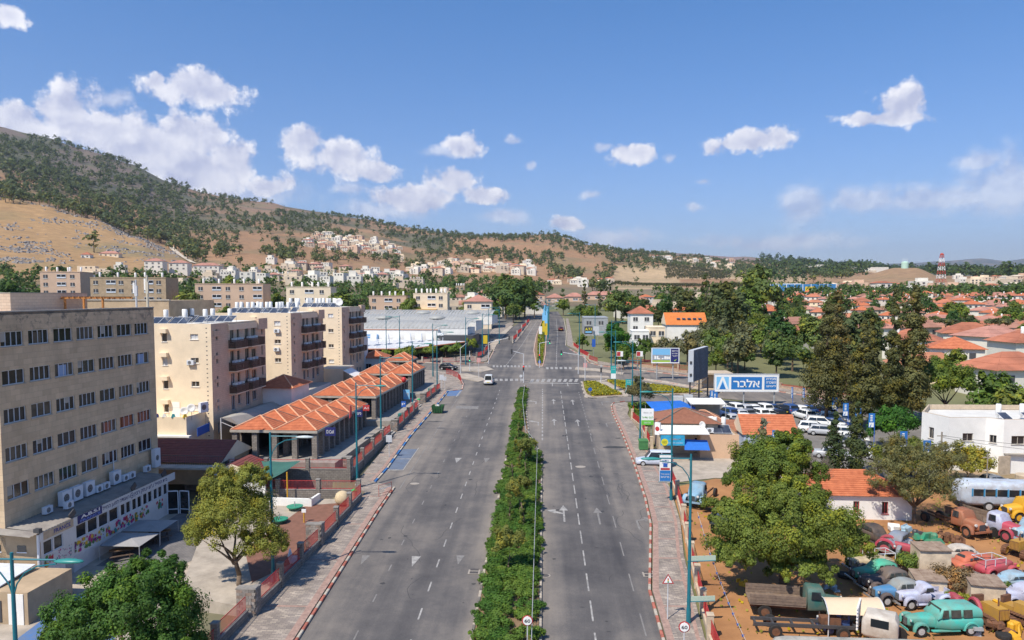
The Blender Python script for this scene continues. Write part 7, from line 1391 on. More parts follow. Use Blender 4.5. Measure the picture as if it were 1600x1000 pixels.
def truck(lab, u, v, rz, ccol, bcol, fcol=None, bed='wood', L_=6.5, sc_=1.0, cat='truck'):
 x, y = G(u, v); t = thing('old_truck', lab, cat, (x, y, terrain(x, y) + .02), rz); fcol = fcol or bcol; q = MB(); q.loft([sect(3.0, .7, .7, 1.25, .5), sect(2.8, .95, .62, 1.4, .5), sect(1.7, 1.25, .6, 1.5, .45)], bcol); q.build('hood', t, smooth=True, angle=R(50))
 q = MB(); q.loft([sect(1.75, 1.55, .6, 1.5, .35), sect(1.5, 1.6, .6, 2.1, .35, tw=1.4), sect(.6, 1.6, .6, 2.15, .35, tw=1.42), sect(.5, 1.55, .6, 2.05, .35, tw=1.4)], ccol); q.build('cab', t, smooth=True, angle=R(50)); ps = [[(1.66, -.6, 1.52), (1.66, .6, 1.52), (1.54, .55, 1.98), (1.54, -.55, 1.98)]]
 for s_ in (-1, 1): pts = [(.7, s_ * .815, 1.45), (1.35, s_ * .815, 1.45), (1.3, s_ * .745, 1.95), (.75, s_ * .745, 1.95)]; ps.append(pts if s_ < 0 else pts[::-1])
 panes(t, ps)
 if bed: bm = {'wood': mat('old_planks', (.24, .17, .12), .9, col2=(.13, .09, .07), vscale=4, detail=8), 'grey': MATS['old_glass'], 'yellow': MATS['yellow_paint']}[bed]; q = MB(); q.box(-3.2, .35, -.95, .95, .95, 1.05, bm); q.build('load_bed', t); [(lambda k: (k.box(-3.2, .35, s_ * .95 - .03, s_ * .95 + .03, 1.07 + j * .2, 1.25 + j * .2, bm), k.build('plank', t)))(MB()) for s_ in (-1, 1) for j in range(3)]
 q = MB(); q.box(-3.1, 2.6, -.4, -.3, .6, .75, RUST); q.box(-3.1, 2.6, .3, .4, .6, .75, RUST); q.build('chassis', t)
 for wx in (2.3, -2.2):
  for s_ in (-1, 1): wheel(t, wx, s_ * .82, .46, .24, bcol if wx > 0 else RUST);
 for s_ in (-1, 1): q = MB(); fender(q, 2.3, s_ * .82, .5, .42, fcol); q.build('fender', t, smooth=True, angle=R(60)); q = MB(); q.lathe([(.02, -.12), (.1, -.04), (.13, .08), (.11, .1)], LENS, 10, (2.85, s_ * .55, 1.18), 'X'); q.build('headlight', t)
 q = MB(); q.box(3.0, 3.04, -.3, .3, .7, 1.22, DGREY); q.build('grille', t); q = MB(); q.box(3.1, 3.2, -.85, .85, .55, .72, bcol); q.build('bumper', t); return t
truck('old truck with crimson bonnet, white cab and plank bed', 1540, 832, -PI / 2 + .45, MATS['paint_old_lilac'], old('crimson', (.45, .04, .09))); truck('rusty orange old truck half hidden behind the sparse tree', 1488, 826, -PI / 2 + .3, old('rustorange', (.36, .12, .06)), MATS['paint_old_rustorange'], bed=None); truck('yellow old truck at the right edge behind the crimson one', 1618, 812, PI + .1, MATS['yellow_paint'], MATS['yellow_paint'], bed='yellow'); truck('pale blue old truck at the right edge', 1628, 846, PI + .3, MATS['paint_old_pale_blue'], MATS['paint_old_pale_blue'], bed=None)
DT = mat('olive_metal', (.10, .115, .09), .8, var=.3, vscale=2); truck('old lorry with wooden flatbed, olive tanks and dark teal cab under the big tree', 1245, 962, -.12, old('teal', (.03, .13, .12)), MATS['paint_old_teal'], bed='wood'); truck('deep blue old truck beneath the tan awning', 1330, 986, PI + .05, old('deepblue', (.02, .10, .32)), MATS['paint_old_deepblue'], bed=None).scale = (.7, .7, .66)
truck('dark teal open trailer truck behind the fence, under the big tree', 1135, 822, PI / 2 - .4, MATS['paint_old_teal'], MATS['paint_old_teal'], bed='grey'); truck('sky blue old van truck behind the fence near the rubble bank', 1095, 783, -PI / 2 - .5, old('sky', (.22, .42, .58)), MATS['paint_old_sky'], bed=None)
x, y = G(1255, 990); t = thing('bare_chassis', 'bare black lorry chassis with crossbars in front of the flatbed lorry', 'chassis', (x, y, SL * y), -.06); q = MB(); [q.box(-3.2, 3.2, s_ * .42 - .06, s_ * .42 + .06, .6, .8, DGREY) for s_ in (-1, 1)]; q.build('rail', t); [(lambda k: (k.box(a, a + .12, -.42, .42, .62, .76, DGREY), k.build('crossbar', t)))(MB()) for a in (-3.1, -2.0, -.8, .5, 1.8, 3.0)]; [wheel(t, a, s_ * .75, .42, .24, RUST) for a in (-1.9, 2.2) for s_ in (-1, 1)]; q = MB(); q.box(1.0, 2.2, -.3, .3, .75, 1.2, RUST); q.build('engine', t)
y = 46.5; A = AT(1281, 934, y + 1.6); B = AT(1366, 934, y + 1.2); Cn = AT(1386, 963, y - 1.3); Dn = AT(1295, 960, y - 1.0); t = thing('tan_awning', 'curved tan canvas awning on a thin metal frame over the deep blue truck', 'awning', (0, 0, 0)); CAN = mat('tan_canvas', (.66, .50, .35), .85, var=.05, vscale=1); q = MB(); n_ = 8; gr2 = []
for i in range(n_ + 1):
 for j in range(n_ + 1): s_, t_ = i / n_, j / n_; p = A.lerp(Dn, s_).lerp(B.lerp(Cn, s_), t_); p.z += .45 * math.sin(PI * s_); gr2.append(p)
q.add(gr2, [(i * 9 + j, (i + 1) * 9 + j, (i + 1) * 9 + j + 1, i * 9 + j + 1) for i in range(8) for j in range(8)], CAN); q.build('canvas', t, smooth=True); q = MB(); [q.tube((p.x, p.y, SL * p.y), p, .035, n=5, m=LGREY) for p in (A, B, Cn, Dn)]; q.path([gr2[i * 9] for i in range(9)], .04, 4, LGREY); q.path([gr2[i * 9 + 8] for i in range(9)], .04, 4, LGREY); q.build('frame', t)
def bus(lab, x, y, rz, col, L_=10.5, H=2.75):
 t = thing('old_bus', lab, 'bus', (x, y, terrain(x, y) + .02), rz); q = MB(); h = L_ / 2; q.loft([sect(-h, 2.0, .8, H - .5, .4), sect(-h + .4, 2.35, .55, H - .08, .3), sect(-h + 1, 2.4, .5, H, .28), sect(h - 1, 2.4, .5, H, .28), sect(h - .4, 2.35, .55, H - .08, .3), sect(h, 2.0, .8, H - .5, .4)], col); q.build('body', t, smooth=True, angle=R(50)); ps = []
 for s_ in (-1, 1):
  for i in range(9): a = -h + .7 + i * 1.05; pts = [(a, s_ * 1.212, 1.5), (a + .9, s_ * 1.212, 1.5), (a + .9, s_ * 1.205, 2.15), (a, s_ * 1.205, 2.15)]; ps.append(pts if s_ < 0 else pts[::-1])
 panes(t, ps); [(lambda k: (k.box(-h + .58 + i * 1.05, -h + .72 + i * 1.05, s_ * 1.2 - .02, s_ * 1.2 + .02, 1.45, 2.2, mat('bus_blue', (.05, .25, .45), .5)), k.build('window_bar', t)))(MB()) for i in range(10) for s_ in (-1, 1)]; [wheel(t, a, s_ * 1.08, .48, .26) for a in (-h + 2.2, h - 2.4) for s_ in (-1, 1)]; return t
p = AT(1565, 775, 70); bus('long pale blue and white old bus at the right edge of the yard', 45.5, 70.8, PI - .08, old('bus_white', (.50, .58, .68)), 11); p = G(1300, 1058); bus('old bus with peeling cream roof at the bottom edge of the picture', p[0] + .9, 39.4, -.02, mat('peeling', (.52, .47, .40), .8, col2=(.24, .24, .22), vscale=1.5, detail=9), 9.5, 2.75)
def crawler(lab, u, v, rz, s_=1.0):
 x, y = G(u, v); t = thing('crawler_tractor', lab, 'bulldozer', (x, y, SL * y), rz); Y_ = old('yellow', (.50, .27, .03))
 q = MB(); q.tbox((.5, 0, 1.0), (1.5, .75, .75), Y_, top=.92); q.build('engine_hood', t); q = MB(); q.box(1.25, 1.3, -.34, .34, .7, 1.35, RUST); [q.box(1.3, 1.33, -.3 + i * .1, -.26 + i * .1, .72, 1.32, Y_) for i in range(7)]; q.build('radiator', t); q = MB(); q.tbox((-.6, 0, .9), (.9, .9, .3), Y_); q.tbox((-.9, 0, 1.25), (.2, .8, .5), RUST); q.build('seat', t); q = MB(); q.tube((.7, .1, 1.3), (.7, .1, 1.9), .05, n=6, m=RUST); q.build('exhaust', t)
 for e in (-1, 1):
  q = MB(); pts = [(1.1 + .35 * math.sin(a), 0, .42 + .36 * math.cos(a)) for a in [PI * i / 6 for i in range(7)]] + [(-1.1 - .35 * math.sin(a), 0, .42 - .36 * math.cos(a)) for a in [PI * i / 6 for i in range(7)]]
  for a, b in zip(pts, pts[1:] + pts[:1]):
   d_ = Vector(b) - Vector(a); n_ = max(1, int(d_.length / .19))
   for i in range(n_): p = Vector(a) + d_ * (i + .5) / n_; q.tbox((p.x, e * .72, p.z), (.15, .38, .05), RUST, 0, ry=-math.atan2(d_.z, d_.x))
  q.build('track', t); q = MB(); q.box(-1.1, 1.1, e * .72 - .08, e * .72 + .08, .28, .55, RUST); [q.lathe([(.28, -.1), (.28, .1)], Y_, 12, (a, e * .72, .42), 'Y') for a in (-1.1, 1.1)]; q.build('track_frame', t)
crawler('left one of the yellow crawler tractors, radiator towards the camera', 1543, 972, -PI / 2 + .2); crawler('right yellow crawler tractor at the lower right edge', 1592, 972, -PI / 2 + .45); crawler('crawler tractor with rusty tracks at the right edge beside the dirt track', 1598, 868, PI + .5)
def tractor(lab, u, v, rz, m):
 x, y = G(u, v); t = thing('small_tractor', lab, 'tractor', (x, y, SL * y), rz); q = MB(); q.loft([sect(1.2, .4, .6, 1.05, .5), sect(1.0, .5, .5, 1.15, .5), sect(0, .5, .5, 1.2, .5)], m); q.tbox((-.4, 0, .75), (.9, .35, .4), m); q.build('hood', t, smooth=True, angle=R(50)); [wheel(t, -.6, s_ * .6, .6, .3, m) for s_ in (-1, 1)]; [wheel(t, .9, s_ * .5, .34, .16, m) for s_ in (-1, 1)]; [(lambda k: (fender(k, -.6, s_ * .6, .62, .3, m, .2, PI - .1), k.build('fender', t)))(MB()) for s_ in (-1, 1)]; q = MB(); q.tbox((-.55, 0, 1.1), (.4, .4, .1), RUST); q.build('seat', t); q = MB(); q.tube((-.1, 0, 1.15), (-.35, 0, 1.45), .02, n=5, m=RUST); q.build('steering_column', t)
tractor('crimson pink small tractor beside the black old car', 1398, 868, -PI / 2 + .9, MATS['paint_old_crimson']); tractor('crimson tractor half hidden by the right hand shed shrubs', 1500, 960, PI / 2, MATS['paint_old_crimson'])
def tyre(u, v, lab, r=.5, flat=True, rz=0, hub=RUST, lift=0): x, y = G(u, v); t = thing('loose_tyre', lab, 'tyre', (x, y, SL * y + .02), rz); q = MB(); q.lathe([(r * .55, -.14), (r * .95, -.14), (r, -.08), (r, .08), (r * .95, .14), (r * .55, .14)], TYRE, 18, (0, 0, .14 if flat else r), 'Z' if flat else 'Y'); q.build('tread', t); q = MB(); q.lathe([(r * .53, -.06), (r * .1, -.04), (r * .1, .04), (r * .53, .06)], hub, 14, (0, 0, .14 if flat else r), 'Z' if flat else 'Y'); q.build('rim', t)
tyre(1319.5, 902, 'large rust red wheel lying flat on the brown earth'); tyre(1552, 842, 'big tyre leaning against the crimson truck bumper', .5, False, .2, DGREY); tyre(1405, 1003, 'tyre beside the white slatted cab', .45, False); tyre(1568, 997, 'tyre lying at the lower right among yellow scrap', .45)
sg_ = random.Random(9); pal = [RUST, MATS['yellow_paint'], MATS['paint_old_crimson'], GREY, MATS['paint_old_pale_blue'], WHITE, DGREY, DT, old('scrap_green', (.02, .28, .16))]
pn_ = ['rusty', 'yellow', 'crimson', 'grey', 'pale blue', 'white', 'black', 'olive', 'green']
def scrap(u, v, k, s_, near_):
 x, y = G(u, v); q = MB()
 for i in range(4): q.tbox((sg_.uniform(-.4, .4) * s_, sg_.uniform(-.4, .4) * s_, sg_.uniform(.1, .5) * s_), (sg_.uniform(.3, 1.0) * s_, sg_.uniform(.1, .5) * s_, sg_.uniform(.1, .4) * s_), pal[k], sg_.uniform(0, 3), top=sg_.uniform(.5, 1), rx=sg_.uniform(-.4, .4))
 q.lathe([(.1 * s_, 0), (.18 * s_, .1), (.18 * s_, .5 * s_), (.1 * s_, .6 * s_)], pal[k], 8, (sg_.uniform(-.3, .3), 0, 0)); tag(q.build('scrap_pile', None, (x, y, SL * y)), '%s scrap metal pile %s' % (pn_[k], near_), 'scrap metal', 'scrap metal lying about the old vehicle yard')
for a in ((1455, 850, 8, 1.6, 'under the sparse tree'), (1440, 845, 8, 1.2, 'right of the crimson tractor'), (1430, 840, 6, 1.2, 'behind the tractor'), (1480, 848, 0, 1.5, 'before the rusty orange truck'), (1500, 852, 0, 1.4, 'at the edge of the dirt track'), (1415, 835, 4, 1.2, 'at the trunk of the sparse tree'), (1395, 832, 5, 1.0, 'beside the black old car'), (1380, 865, 3, .8, 'left of the crimson tractor'), (1350, 866, 0, .7, 'near the big tree'), (1515, 975, 5, .8, 'left of the yellow crawlers'), (1530, 990, 3, 1.2, 'at the lower edge'), (1560, 990, 0, 1.3, 'before the yellow crawlers'), (1580, 990, 1, 1.3, 'in the lower right corner'), (1505, 945, 2, 1.0, 'beside the stone heap'), (1490, 940, 0, .8, 'behind the turquoise van roof'), (1570, 960, 1, 1.2, 'between the two yellow crawlers'), (1190, 935, 3, 1.2, 'at the left under the big tree'), (1160, 915, 1, .8, 'at the left edge of the big tree'), (1300, 925, 4, .9, 'beside the tan awning'), (1385, 1005, 5, 1.2, 'at the slatted cab')): scrap(*a)
x, y = G(1375, 1003); t = thing('slatted_cab', 'white old cab with a wooden slatted rack at the lower edge', 'truck cab', (x, y, SL * y), -.5); q = MB(); q.loft([sect(-1, 1.5, .5, 1.5, .35), sect(-.8, 1.6, .4, 1.9, .3), sect(.8, 1.6, .4, 1.9, .3), sect(1, 1.4, .5, 1.6, .35)], MATS['paint_old_white']); q.build('cab', t, smooth=True, angle=R(50)); [(lambda k: (k.box(-1.3, -1.2, -.9, .9, .8 + j * .22, .9 + j * .22, WHITE), k.build('slat', t)))(MB()) for j in range(7)]; panes(t, [[(-.5, -.81, 1.2), (.5, -.81, 1.2), (.5, -.8, 1.7), (-.5, -.8, 1.7)]])
#  far town
def PR(u, r):
 a = math.atan((u - CX) / F) - YAW; return r * math.sin(a), r * math.cos(a)
TAKEN = []
HPINK = mat('pinkish_render', (.60, .42, .30), .9, var=.08, vscale=.2); HWH = mat('house_white', (.70, .66, .58), .9, var=.08, vscale=.1); HYE = mat('house_yellow', (.62, .36, .10), .9); PALE = mat('pale_stone', (.60, .50, .38), .9, var=.12, vscale=.15)
RFR = mat('far_red_roof', (.38, .135, .075), .85, var=.35, vscale=.12); RFO = mat('far_orange_roof', (.46, .19, .105), .85, var=.25, vscale=.15); RFB = mat('far_brown_roof', (.33, .16, .11), .85, var=.25, vscale=.15); RFP = mat('far_pink_roof', (.42, .20, .15), .85, var=.2, vscale=.3)
wq = MB(); wq.box(0, 1.5, -.08, .02, 0, 1.3, DGREY); wq.box(-.1, 1.6, -.12, -.02, -.15, 0, WHITE); wq.box(.7, .8, -.1, .0, 0, 1.3, WHITE); WQ = wq.mesh('window'); bq = MB(); bq.box(0, 3.2, -.1, .02, 0, 1.5, WALU); bq.box(.1, 3.1, -.14, -.09, .55, 1.4, GLASS); bq.box(1.5, 1.65, -.17, -.12, .5, 1.45, WHITE); BQ = bq.mesh('glazed_balcony')
def block(u0, u1, vt, r, lab, m=HPINK, d=12, fl=3, roof=None, heaters=5, extra=None):
 x, y = PR(u0, r); x1, _ = PR(u1, r); w_ = x1 - x; z0 = terrain((x + x1) / 2, y) - 1; zt_ = AT((u0 + u1) / 2, vt, y).z; h = max(4, zt_ - z0); rz = -math.atan2(x, y) * .3
 t = thing('apartment_building' if fl > 2 else 'house', lab, 'apartment block' if fl > 2 else 'house', (x, y, z0), rz); q = MB(); q.box(0, w_, 0, d, 0, h, m); q.box(-.1, w_ + .1, -.1, d + .1, h, h + .25, m)
 if extra: q.box(w_ * .0, w_ * .7, -4, -.02, 0, h * .55, extra)
 q.build('wall', t); TAKEN.append((x + w_ / 2, y + d / 2, max(w_, d) * .6)); n_ = max(2, int(w_ / 4.2))
 for j in range(fl):
  for i in range(n_): mkobj('window', BQ if (i + j // 9) % 3 == 1 and fl > 2 else WQ, t, ((i + .25) * w_ / n_, -.01, h - 2.3 - j * 3.0))
 if roof: q = MB(); hip_roof(q, 0, w_, 0, d, h + .2, 2.6, roof, None, 1.2, .5); q.build('roof', t)
 elif heaters:
  for i in range(heaters): mkobj('tank', TANKM, t, ((i + .5) * w_ / heaters, 2 + (i % 3) * 2.5, h + .4), 0, 1.25)
 return t
for a in ((65, 146, 425, 330, 'pinkish three storey apartment block left of the tan one, trees before it'), (143, 284, 434, 300, 'tan apartment block with yellow stripes beyond the office roof', TANW, 14, 3), (306, 424, 444, 292, 'pinkish apartment block with orange panels behind round green trees'), (448, 522, 449, 285, 'cream apartment block with white glazed balconies behind the water heaters', CREAM, 12, 3), (577, 636, 463, 300, 'pink stone building behind the shopping centre', HPINK, 16, 3), (646, 700, 459, 292, 'cream block with a mustard yellow lower wing', CREAM, 12, 3, None, 7, HYE), (725, 768, 472, 270, 'cream building with dark red hip roof right of the shopping centre', CREAM, 12, 3, RFP, 0),
  (820, 851, 461, 470, 'building with tall orange roof at the end of the far road', HPINK, 12, 2, RFR, 0), (853, 880, 466, 470, 'first long pink roofed terrace right of the far road', HPINK, 10, 3, RFP, 0), (882, 913, 464, 480, 'second long pink roofed terrace right of the far road', HPINK, 10, 3, RFP, 0), (915, 962, 463, 500, 'third and longest pink roofed terrace right of the far road', HPINK, 10, 3, RFP, 0), (228, 262, 408, 690, 'white terraced house with red roofs below the rocky slope, leftmost', HWH, 12, 2, RFP, 0), (266, 300, 411, 700, 'white terraced house below the rocky slope, second from left', HWH, 12, 2, RFP, 0), (304, 350, 415, 720, 'white terraced house below the rocky slope, rightmost', HWH, 12, 2, RFP, 0),
  (130, 148, 400, 830, 'white house with red roof at the foot of the rocky slope', HWH, 8, 2, RFR, 0), (158, 196, 400, 860, 'yellow cream villa at the foot of the rocky slope', CREAM, 10, 2, RFP, 0), (376, 398, 425, 640, 'white house with twin grey gables among the trees', HWH, 10, 2, None, 0), (430, 470, 428, 690, 'flat roofed cream block among cypresses', CREAM, 12, 2), (498, 525, 428, 720, 'small cream block on the hill foot', CREAM, 12, 2), (640, 662, 436, 680, 'cream block half hidden by trees left of the rows', PALE, 12, 2), (712, 726, 447, 540, 'little tan block with water tanks among the trees', TANW, 8, 1),
  (912, 950, 497, 245, 'low grey flat roofed warehouse behind the black billboard', GREY, 16, 1, None, 0), (985, 1021, 491, 250, 'white two storey house with red roof right of the dark green tree', WHITE, 12, 2, RFR, 0), (1013, 1040, 512, 215, 'cream cubic house left of the big orange roofed house', CREAM, 9, 1, None, 0), (988, 1015, 518, 212, 'low white annex house left of the cream cube', WHITE, 9, 1, None, 0), (1205, 1225, 466, 380, 'small house with orange roof left of the round brown tree', HWH, 9, 1, RFR, 0), (1036, 1060, 467, 420, 'blue grey roofed hall among cypresses', GREY, 9, 1, None, 0)): block(*a)
t = px_house(1042, 1102, 536, 11, 5.6, 'big white house with bright orange gabled roof and skylights', roof=mat('bright_tile', (.62, .20, .05), .8, var=.1, vscale=.5), rh=3.6, gable=True, z0=None); q = MB();
for i in range(5): q.tbox((3.6 + i * 1.6, 1.9, 7.4), (1.0, .8, .1), PANEL, 0, rx=.5)
q.build('skylight', t)
x, y = PR(1190, 640); t = thing('blue_hall', 'long blue industrial hall with a yellow panel on the far plain', 'industrial hall', (x, y, terrain(x, y) - 1), -.3); BH = mat('hall_blue', (.03, .17, .38), .6); q = MB(); q.box(0, 56, 0, 20, 0, 10.5, BH); q.box(0, 30, 1, 19, 10.5, 11, WHITE); q.box(-9, 0, 2, 18, 0, 9, HWH); q.build('wall', t); [(lambda k, a: (k.box(a, a + .5, -.3, 0, 0, 10.6, WALU), k.build('pilaster', t)))(MB(), i * 6.2) for i in range(10)]; q = MB(); q.box(33, 40, -.4, -.05, 3, 8.5, GB); q.build('panel', t); [(lambda k, a: (k.box(a, a + 2, -.35, -.05, 3.5, 8.5, SWHITE), k.build('window', t)))(MB(), a) for a in (2, 6, 10)]; TAKEN.append((x + 26, y + 10, 30))
x, y = PR(1468, 900); z = terrain(x, y); t = thing('lattice_mast', 'red and white lattice transmission mast on the plain at right', 'mast', (x, y, z)); RM = [mat('mast_red', (.45, .06, .04), .6), SWHITE]; H_ = AT(1468, 397, y).z - z
for k in range(9):
 a0, a1 = k / 9, (k + 1) / 9; r0, r1 = 4.2 * (1 - a0 * .72), 4.2 * (1 - a1 * .72); q = MB(); c0 = [Vector((r0 * s_, r0 * e, a0 * H_)) for s_, e in ((-1, -1), (1, -1), (1, 1), (-1, 1))]; c1 = [Vector((r1 * s_, r1 * e, a1 * H_)) for s_, e in ((-1, -1), (1, -1), (1, 1), (-1, 1))]
 for i in range(4): q.tube(c0[i], c1[i], .24, n=4, m=RM[k % 2]); q.tube(c0[i], c1[(i + 1) % 4], .12, n=4, m=RM[k % 2]); q.tube(c1[i], c0[(i + 1) % 4], .12, n=4, m=RM[k % 2])
 q.build('mast_section', t)
q = MB(); q.lathe([(1.6, H_ - 1), (1.6, H_), (1.2, H_ + 1)], RM[0], 8); q.build('head', t)
x, y = PR(1411, 1375); t = thing('water_tower', 'pale green painted water tank with aerials on top of the bare mound', 'water tower', (x, y, terrain(x, y))); q = MB(); q.lathe([(5.5, -2), (5.5, 9), (4.8, 10.5), (.1, 11.5)], mat('tank_mint', (.42, .60, .50), .8), 20); q.build('tank', t); q = MB(); [q.tube((a, 0, 9), (a, 0, 16), .3, n=4, m=WALU) for a in (-4, -1.5, 1.5, 4)]; q.build('aerial', t)
for i, (u0, u1, v, r) in enumerate(((1262, 1290, 413.5, 2600), (1288, 1336, 416, 2500), (1336, 1384, 417.5, 2450), (1030, 1045, 392, 4300))):
 x, y = PR(u0, r); w_ = (u1 - u0) / F * y; z0 = terrain(x + w_ / 2, y) - 2; q = MB(); q.box(0, w_, 0, 30, 0, max(6, AT((u0 + u1) / 2, v, y).z - z0), HWH); q.box(w_ * .3, w_ * .6, -5, 0, 0, 8, PALE); tag(q.build('factory', None, (x, y, z0)), ['white factory at the left of the ridge group', 'long white factory on the low ridge at right', 'white factory stretching towards the mound', 'tiny white building on the purple far ridge'][i], 'factory')
def kind(w_, d, h, wm, rm, rh, step=False):
 q = MB(); q.box(0, w_, 0, d, -3, h, wm);
 if step: q.box(w_ * .1, w_ * .6, d * .3, d, h, h + 2.8, wm)
 a = q.mesh('wall'); b = None
 if rm: q = MB(); hip_roof(q, 0, w_, 0, d, h, rh, rm, None, 2.0, .6); b = q.mesh('roof')
 q = MB(); [q.box(w_ * s_, w_ * s_ + 1.2, -.08, 0, h - 2, h - .8, DGREY) for s_ in (.15, .45, .72)]; c_ = q.mesh('window'); return a, b, c_
KR_ = [kind(12, 9, 4.8, HWH, RFR, 2.6), kind(14, 9, 3.4, CREAM, RFO, 2.4), kind(10, 10, 5.6, HWH, TILE, 2.4), kind(13, 8, 4.5, PALE, RFB, 2.2), kind(12, 9, 4.6, HWH, RFP, 2.2)]
KF_ = [kind(12, 10, 6, PALE, None, 0, True), kind(10, 9, 7.5, HWH, None, 0, True), kind(14, 10, 5, CREAM, None, 0, False), kind(11, 9, 6.5, PALE, RFP, 1.8), kind(9, 9, 9, HWH, None, 0, False)]
hr = random.Random(21)
def small(u, r, K, lab, grp, sc_=1.0, rz=None, cat='house'):
 x, y = PR(u, r)
 for (a, b, c_) in TAKEN:
  if (a - x) ** 2 + (b - y) ** 2 < (c_ + 5.8 * sc_) ** 2: return False
 a, b, c_ = K; t = thing('house', lab, cat, (x, y, terrain(x, y)), hr.uniform(-.6, .6) if rz is None else rz, grp); t.scale = (sc_,) * 3
 mkobj('wall', a, t);
 if b: mkobj('roof', b, t)
 o_ = mkobj('window', c_, t); o_['kind'] = 'stuff'; (mkobj('tank', TANKM, t, (3, 3, 6.2), 0, 1.2) if b and hr.random() < .4 else 0); TAKEN.append((x, y, 6 * sc_)); return True
for (u, r, k, sc_, lab) in ((1455, 180, 2, 1.0, 'white house with sandy hip roof behind the round tree'), (1502, 172, 1, 1.15, 'long cream house with red roof right of the round tree'), (1540, 178, 0, 1.1, 'cream house with red roof and solar panel near the right edge'), (1562, 150, 0, 1.1, 'white gabled house with red roof at the right edge'), (1590, 140, 4, 1.0, 'blue grey walled house with red roof at the right edge, nearest'), (1475, 225, 0, 1.1, 'white house with wide red roof in the second row of the suburb'), (1510, 232, 3, 1.2, 'green grey house with long red roof in the second row'), (1550, 215, 4, 1.2, 'house with red gables in the second row near the right edge'), (1590, 200, 0, 1.2, 'red roofed house behind the grey roof at the right edge'), (1380, 205, 0, 1.0, 'red roofed house seen between the two tall cypresses'), (1345, 240, 4, 1.0, 'red roofed house behind the left pines'), (1420, 250, 3, 1.0, 'red roofed house above the tall cypress tops'), (1395, 165, 1, 1.0, 'red roofed house glimpsed through the right cypress'), (1245, 215, 0, .9, 'white house with red roof left of the tall pines'), (1232, 250, 3, 1.0, 'orange roofed white house beside the round brown tree')): small(u, r, KR_[k], lab, None, sc_)
for i in range(400):
 u, r = hr.uniform(1180, 1640), 255 * math.exp(hr.random() * 1.0)
 if hr.random() < (.0 if 1180 < u < 1300 and r > 420 else 0): continue
 zone = 'on the near side of the suburb' if r < 340 else 'in the middle of the suburb' if r < 480 else 'at the far side of the suburb'; w2 = 'left of the tall cypresses' if u < 1375 else 'beyond the tall cypresses' if u < 1450 else 'towards the right edge'
 small(u, r, KR_[hr.randrange(5)], 'small red roofed house %s, %s' % (zone, w2), 'red roofed houses of the right hand suburb ' + w2, hr.uniform(.6, .82))
def cluster(n_, u0, u1, r0, r1, K, lab, grp, s0=.9, s1=1.3):
 for i in range(n_): small(hr.uniform(u0, u1), hr.uniform(r0, r1), K[hr.randrange(len(K))], lab, grp, hr.uniform(s0, s1), hr.uniform(-.3, .3))
HM = MB()
def hcl(n_, u0, u1, r0, r1, s0, s1, ok=None):
 for i in range(n_):
  u, r = hr.uniform(u0, u1), hr.uniform(r0, r1)
  if ok and not ok(u, r): continue
  x, y = PR(u, r); sc_ = hr.uniform(s0, s1); z = terrain(x, y); rz = hr.uniform(-.3, .3)
  if any((a - x) ** 2 + (b - y) ** 2 < (c_ + 5.5 * sc_) ** 2 for a, b, c_ in TAKEN): continue
  TAKEN.append((x, y, 6 * sc_)); w_, d_, h = 13 * sc_, 9 * sc_, hr.uniform(4, 8.5) * sc_; m_ = hr.choice((PALE, HWH, CREAM, HWH, HPINK)); HM.tbox((x, y, z + h / 2 - 2), (w_, d_, h + 4), m_, rz)
  if hr.random() < .55: HM.tbox((x + 2, y + 2, z + h + 1.2), (w_ * .5, d_ * .6, 2.6 * sc_), m_, rz)
  else: HM.tbox((x, y, z + h + .8), (w_ * 1.1, d_ * 1.1, 1.8), RFR if hr.random() < .5 else PALE, rz, top=.35)
  for k in range(3):
   for l_ in range(1 + (h > 6)): HM.tbox((x + (k - 1) * w_ * .3, y - d_ / 2 - .15, z + h - 2.2 - l_ * 3), (1.6 * sc_, .5, 1.3), DGREY, 0)
hcl(120, 482, 628, 1480, 1830, 1.0, 1.6); hcl(100, 690, 832, 1240, 1560, 1.0, 1.7); hcl(34, 640, 700, 1080, 1300, 1.0, 1.5); hcl(26, 1020, 1150, 2150, 2700, 1.2, 2.0); hcl(16, 860, 960, 900, 1100, .8, 1.1); hcl(60, 1290, 1620, 800, 1700, .9, 1.5, lambda u, r: r < 1000 or u > 1490)
tag(HM.build('distant_houses'), 'distant pale houses of the hillside neighbourhoods and the far plain', 'houses', kind='stuff')
[cluster(20, 405 + i * 55, 460 + i * 55, 640, 1000, KF_, 'flat roofed pale house at the foot of the hill, ' + w2, 'flat roofed houses at the foot of the hill', .9, 1.3) for i, w2 in enumerate(('left end of the rows', 'left of the middle', 'below the upper hillside houses', 'right end of the rows'))]; cluster(22, 300, 405, 560, 800, KF_, 'pale house below the left slope', 'pale houses below the left slope', .8, 1.1); cluster(14, 90, 300, 480, 700, KF_[:3] + KR_[4:], 'pale flat roofed house among trees below the rocky slope', 'houses below the rocky slope', .8, 1); cluster(34, 660, 830, 330, 560, KF_[:3] + KR_[3:], 'house among trees beyond the shopping centre', 'houses among trees beyond the shopping centre', .7, 1.0); cluster(34, 960, 1180, 300, 480, KR_ + KF_[:1], 'red roofed house among the dense trees right of the far road', 'red roofed houses among dense trees right of the far road', .7, .95)
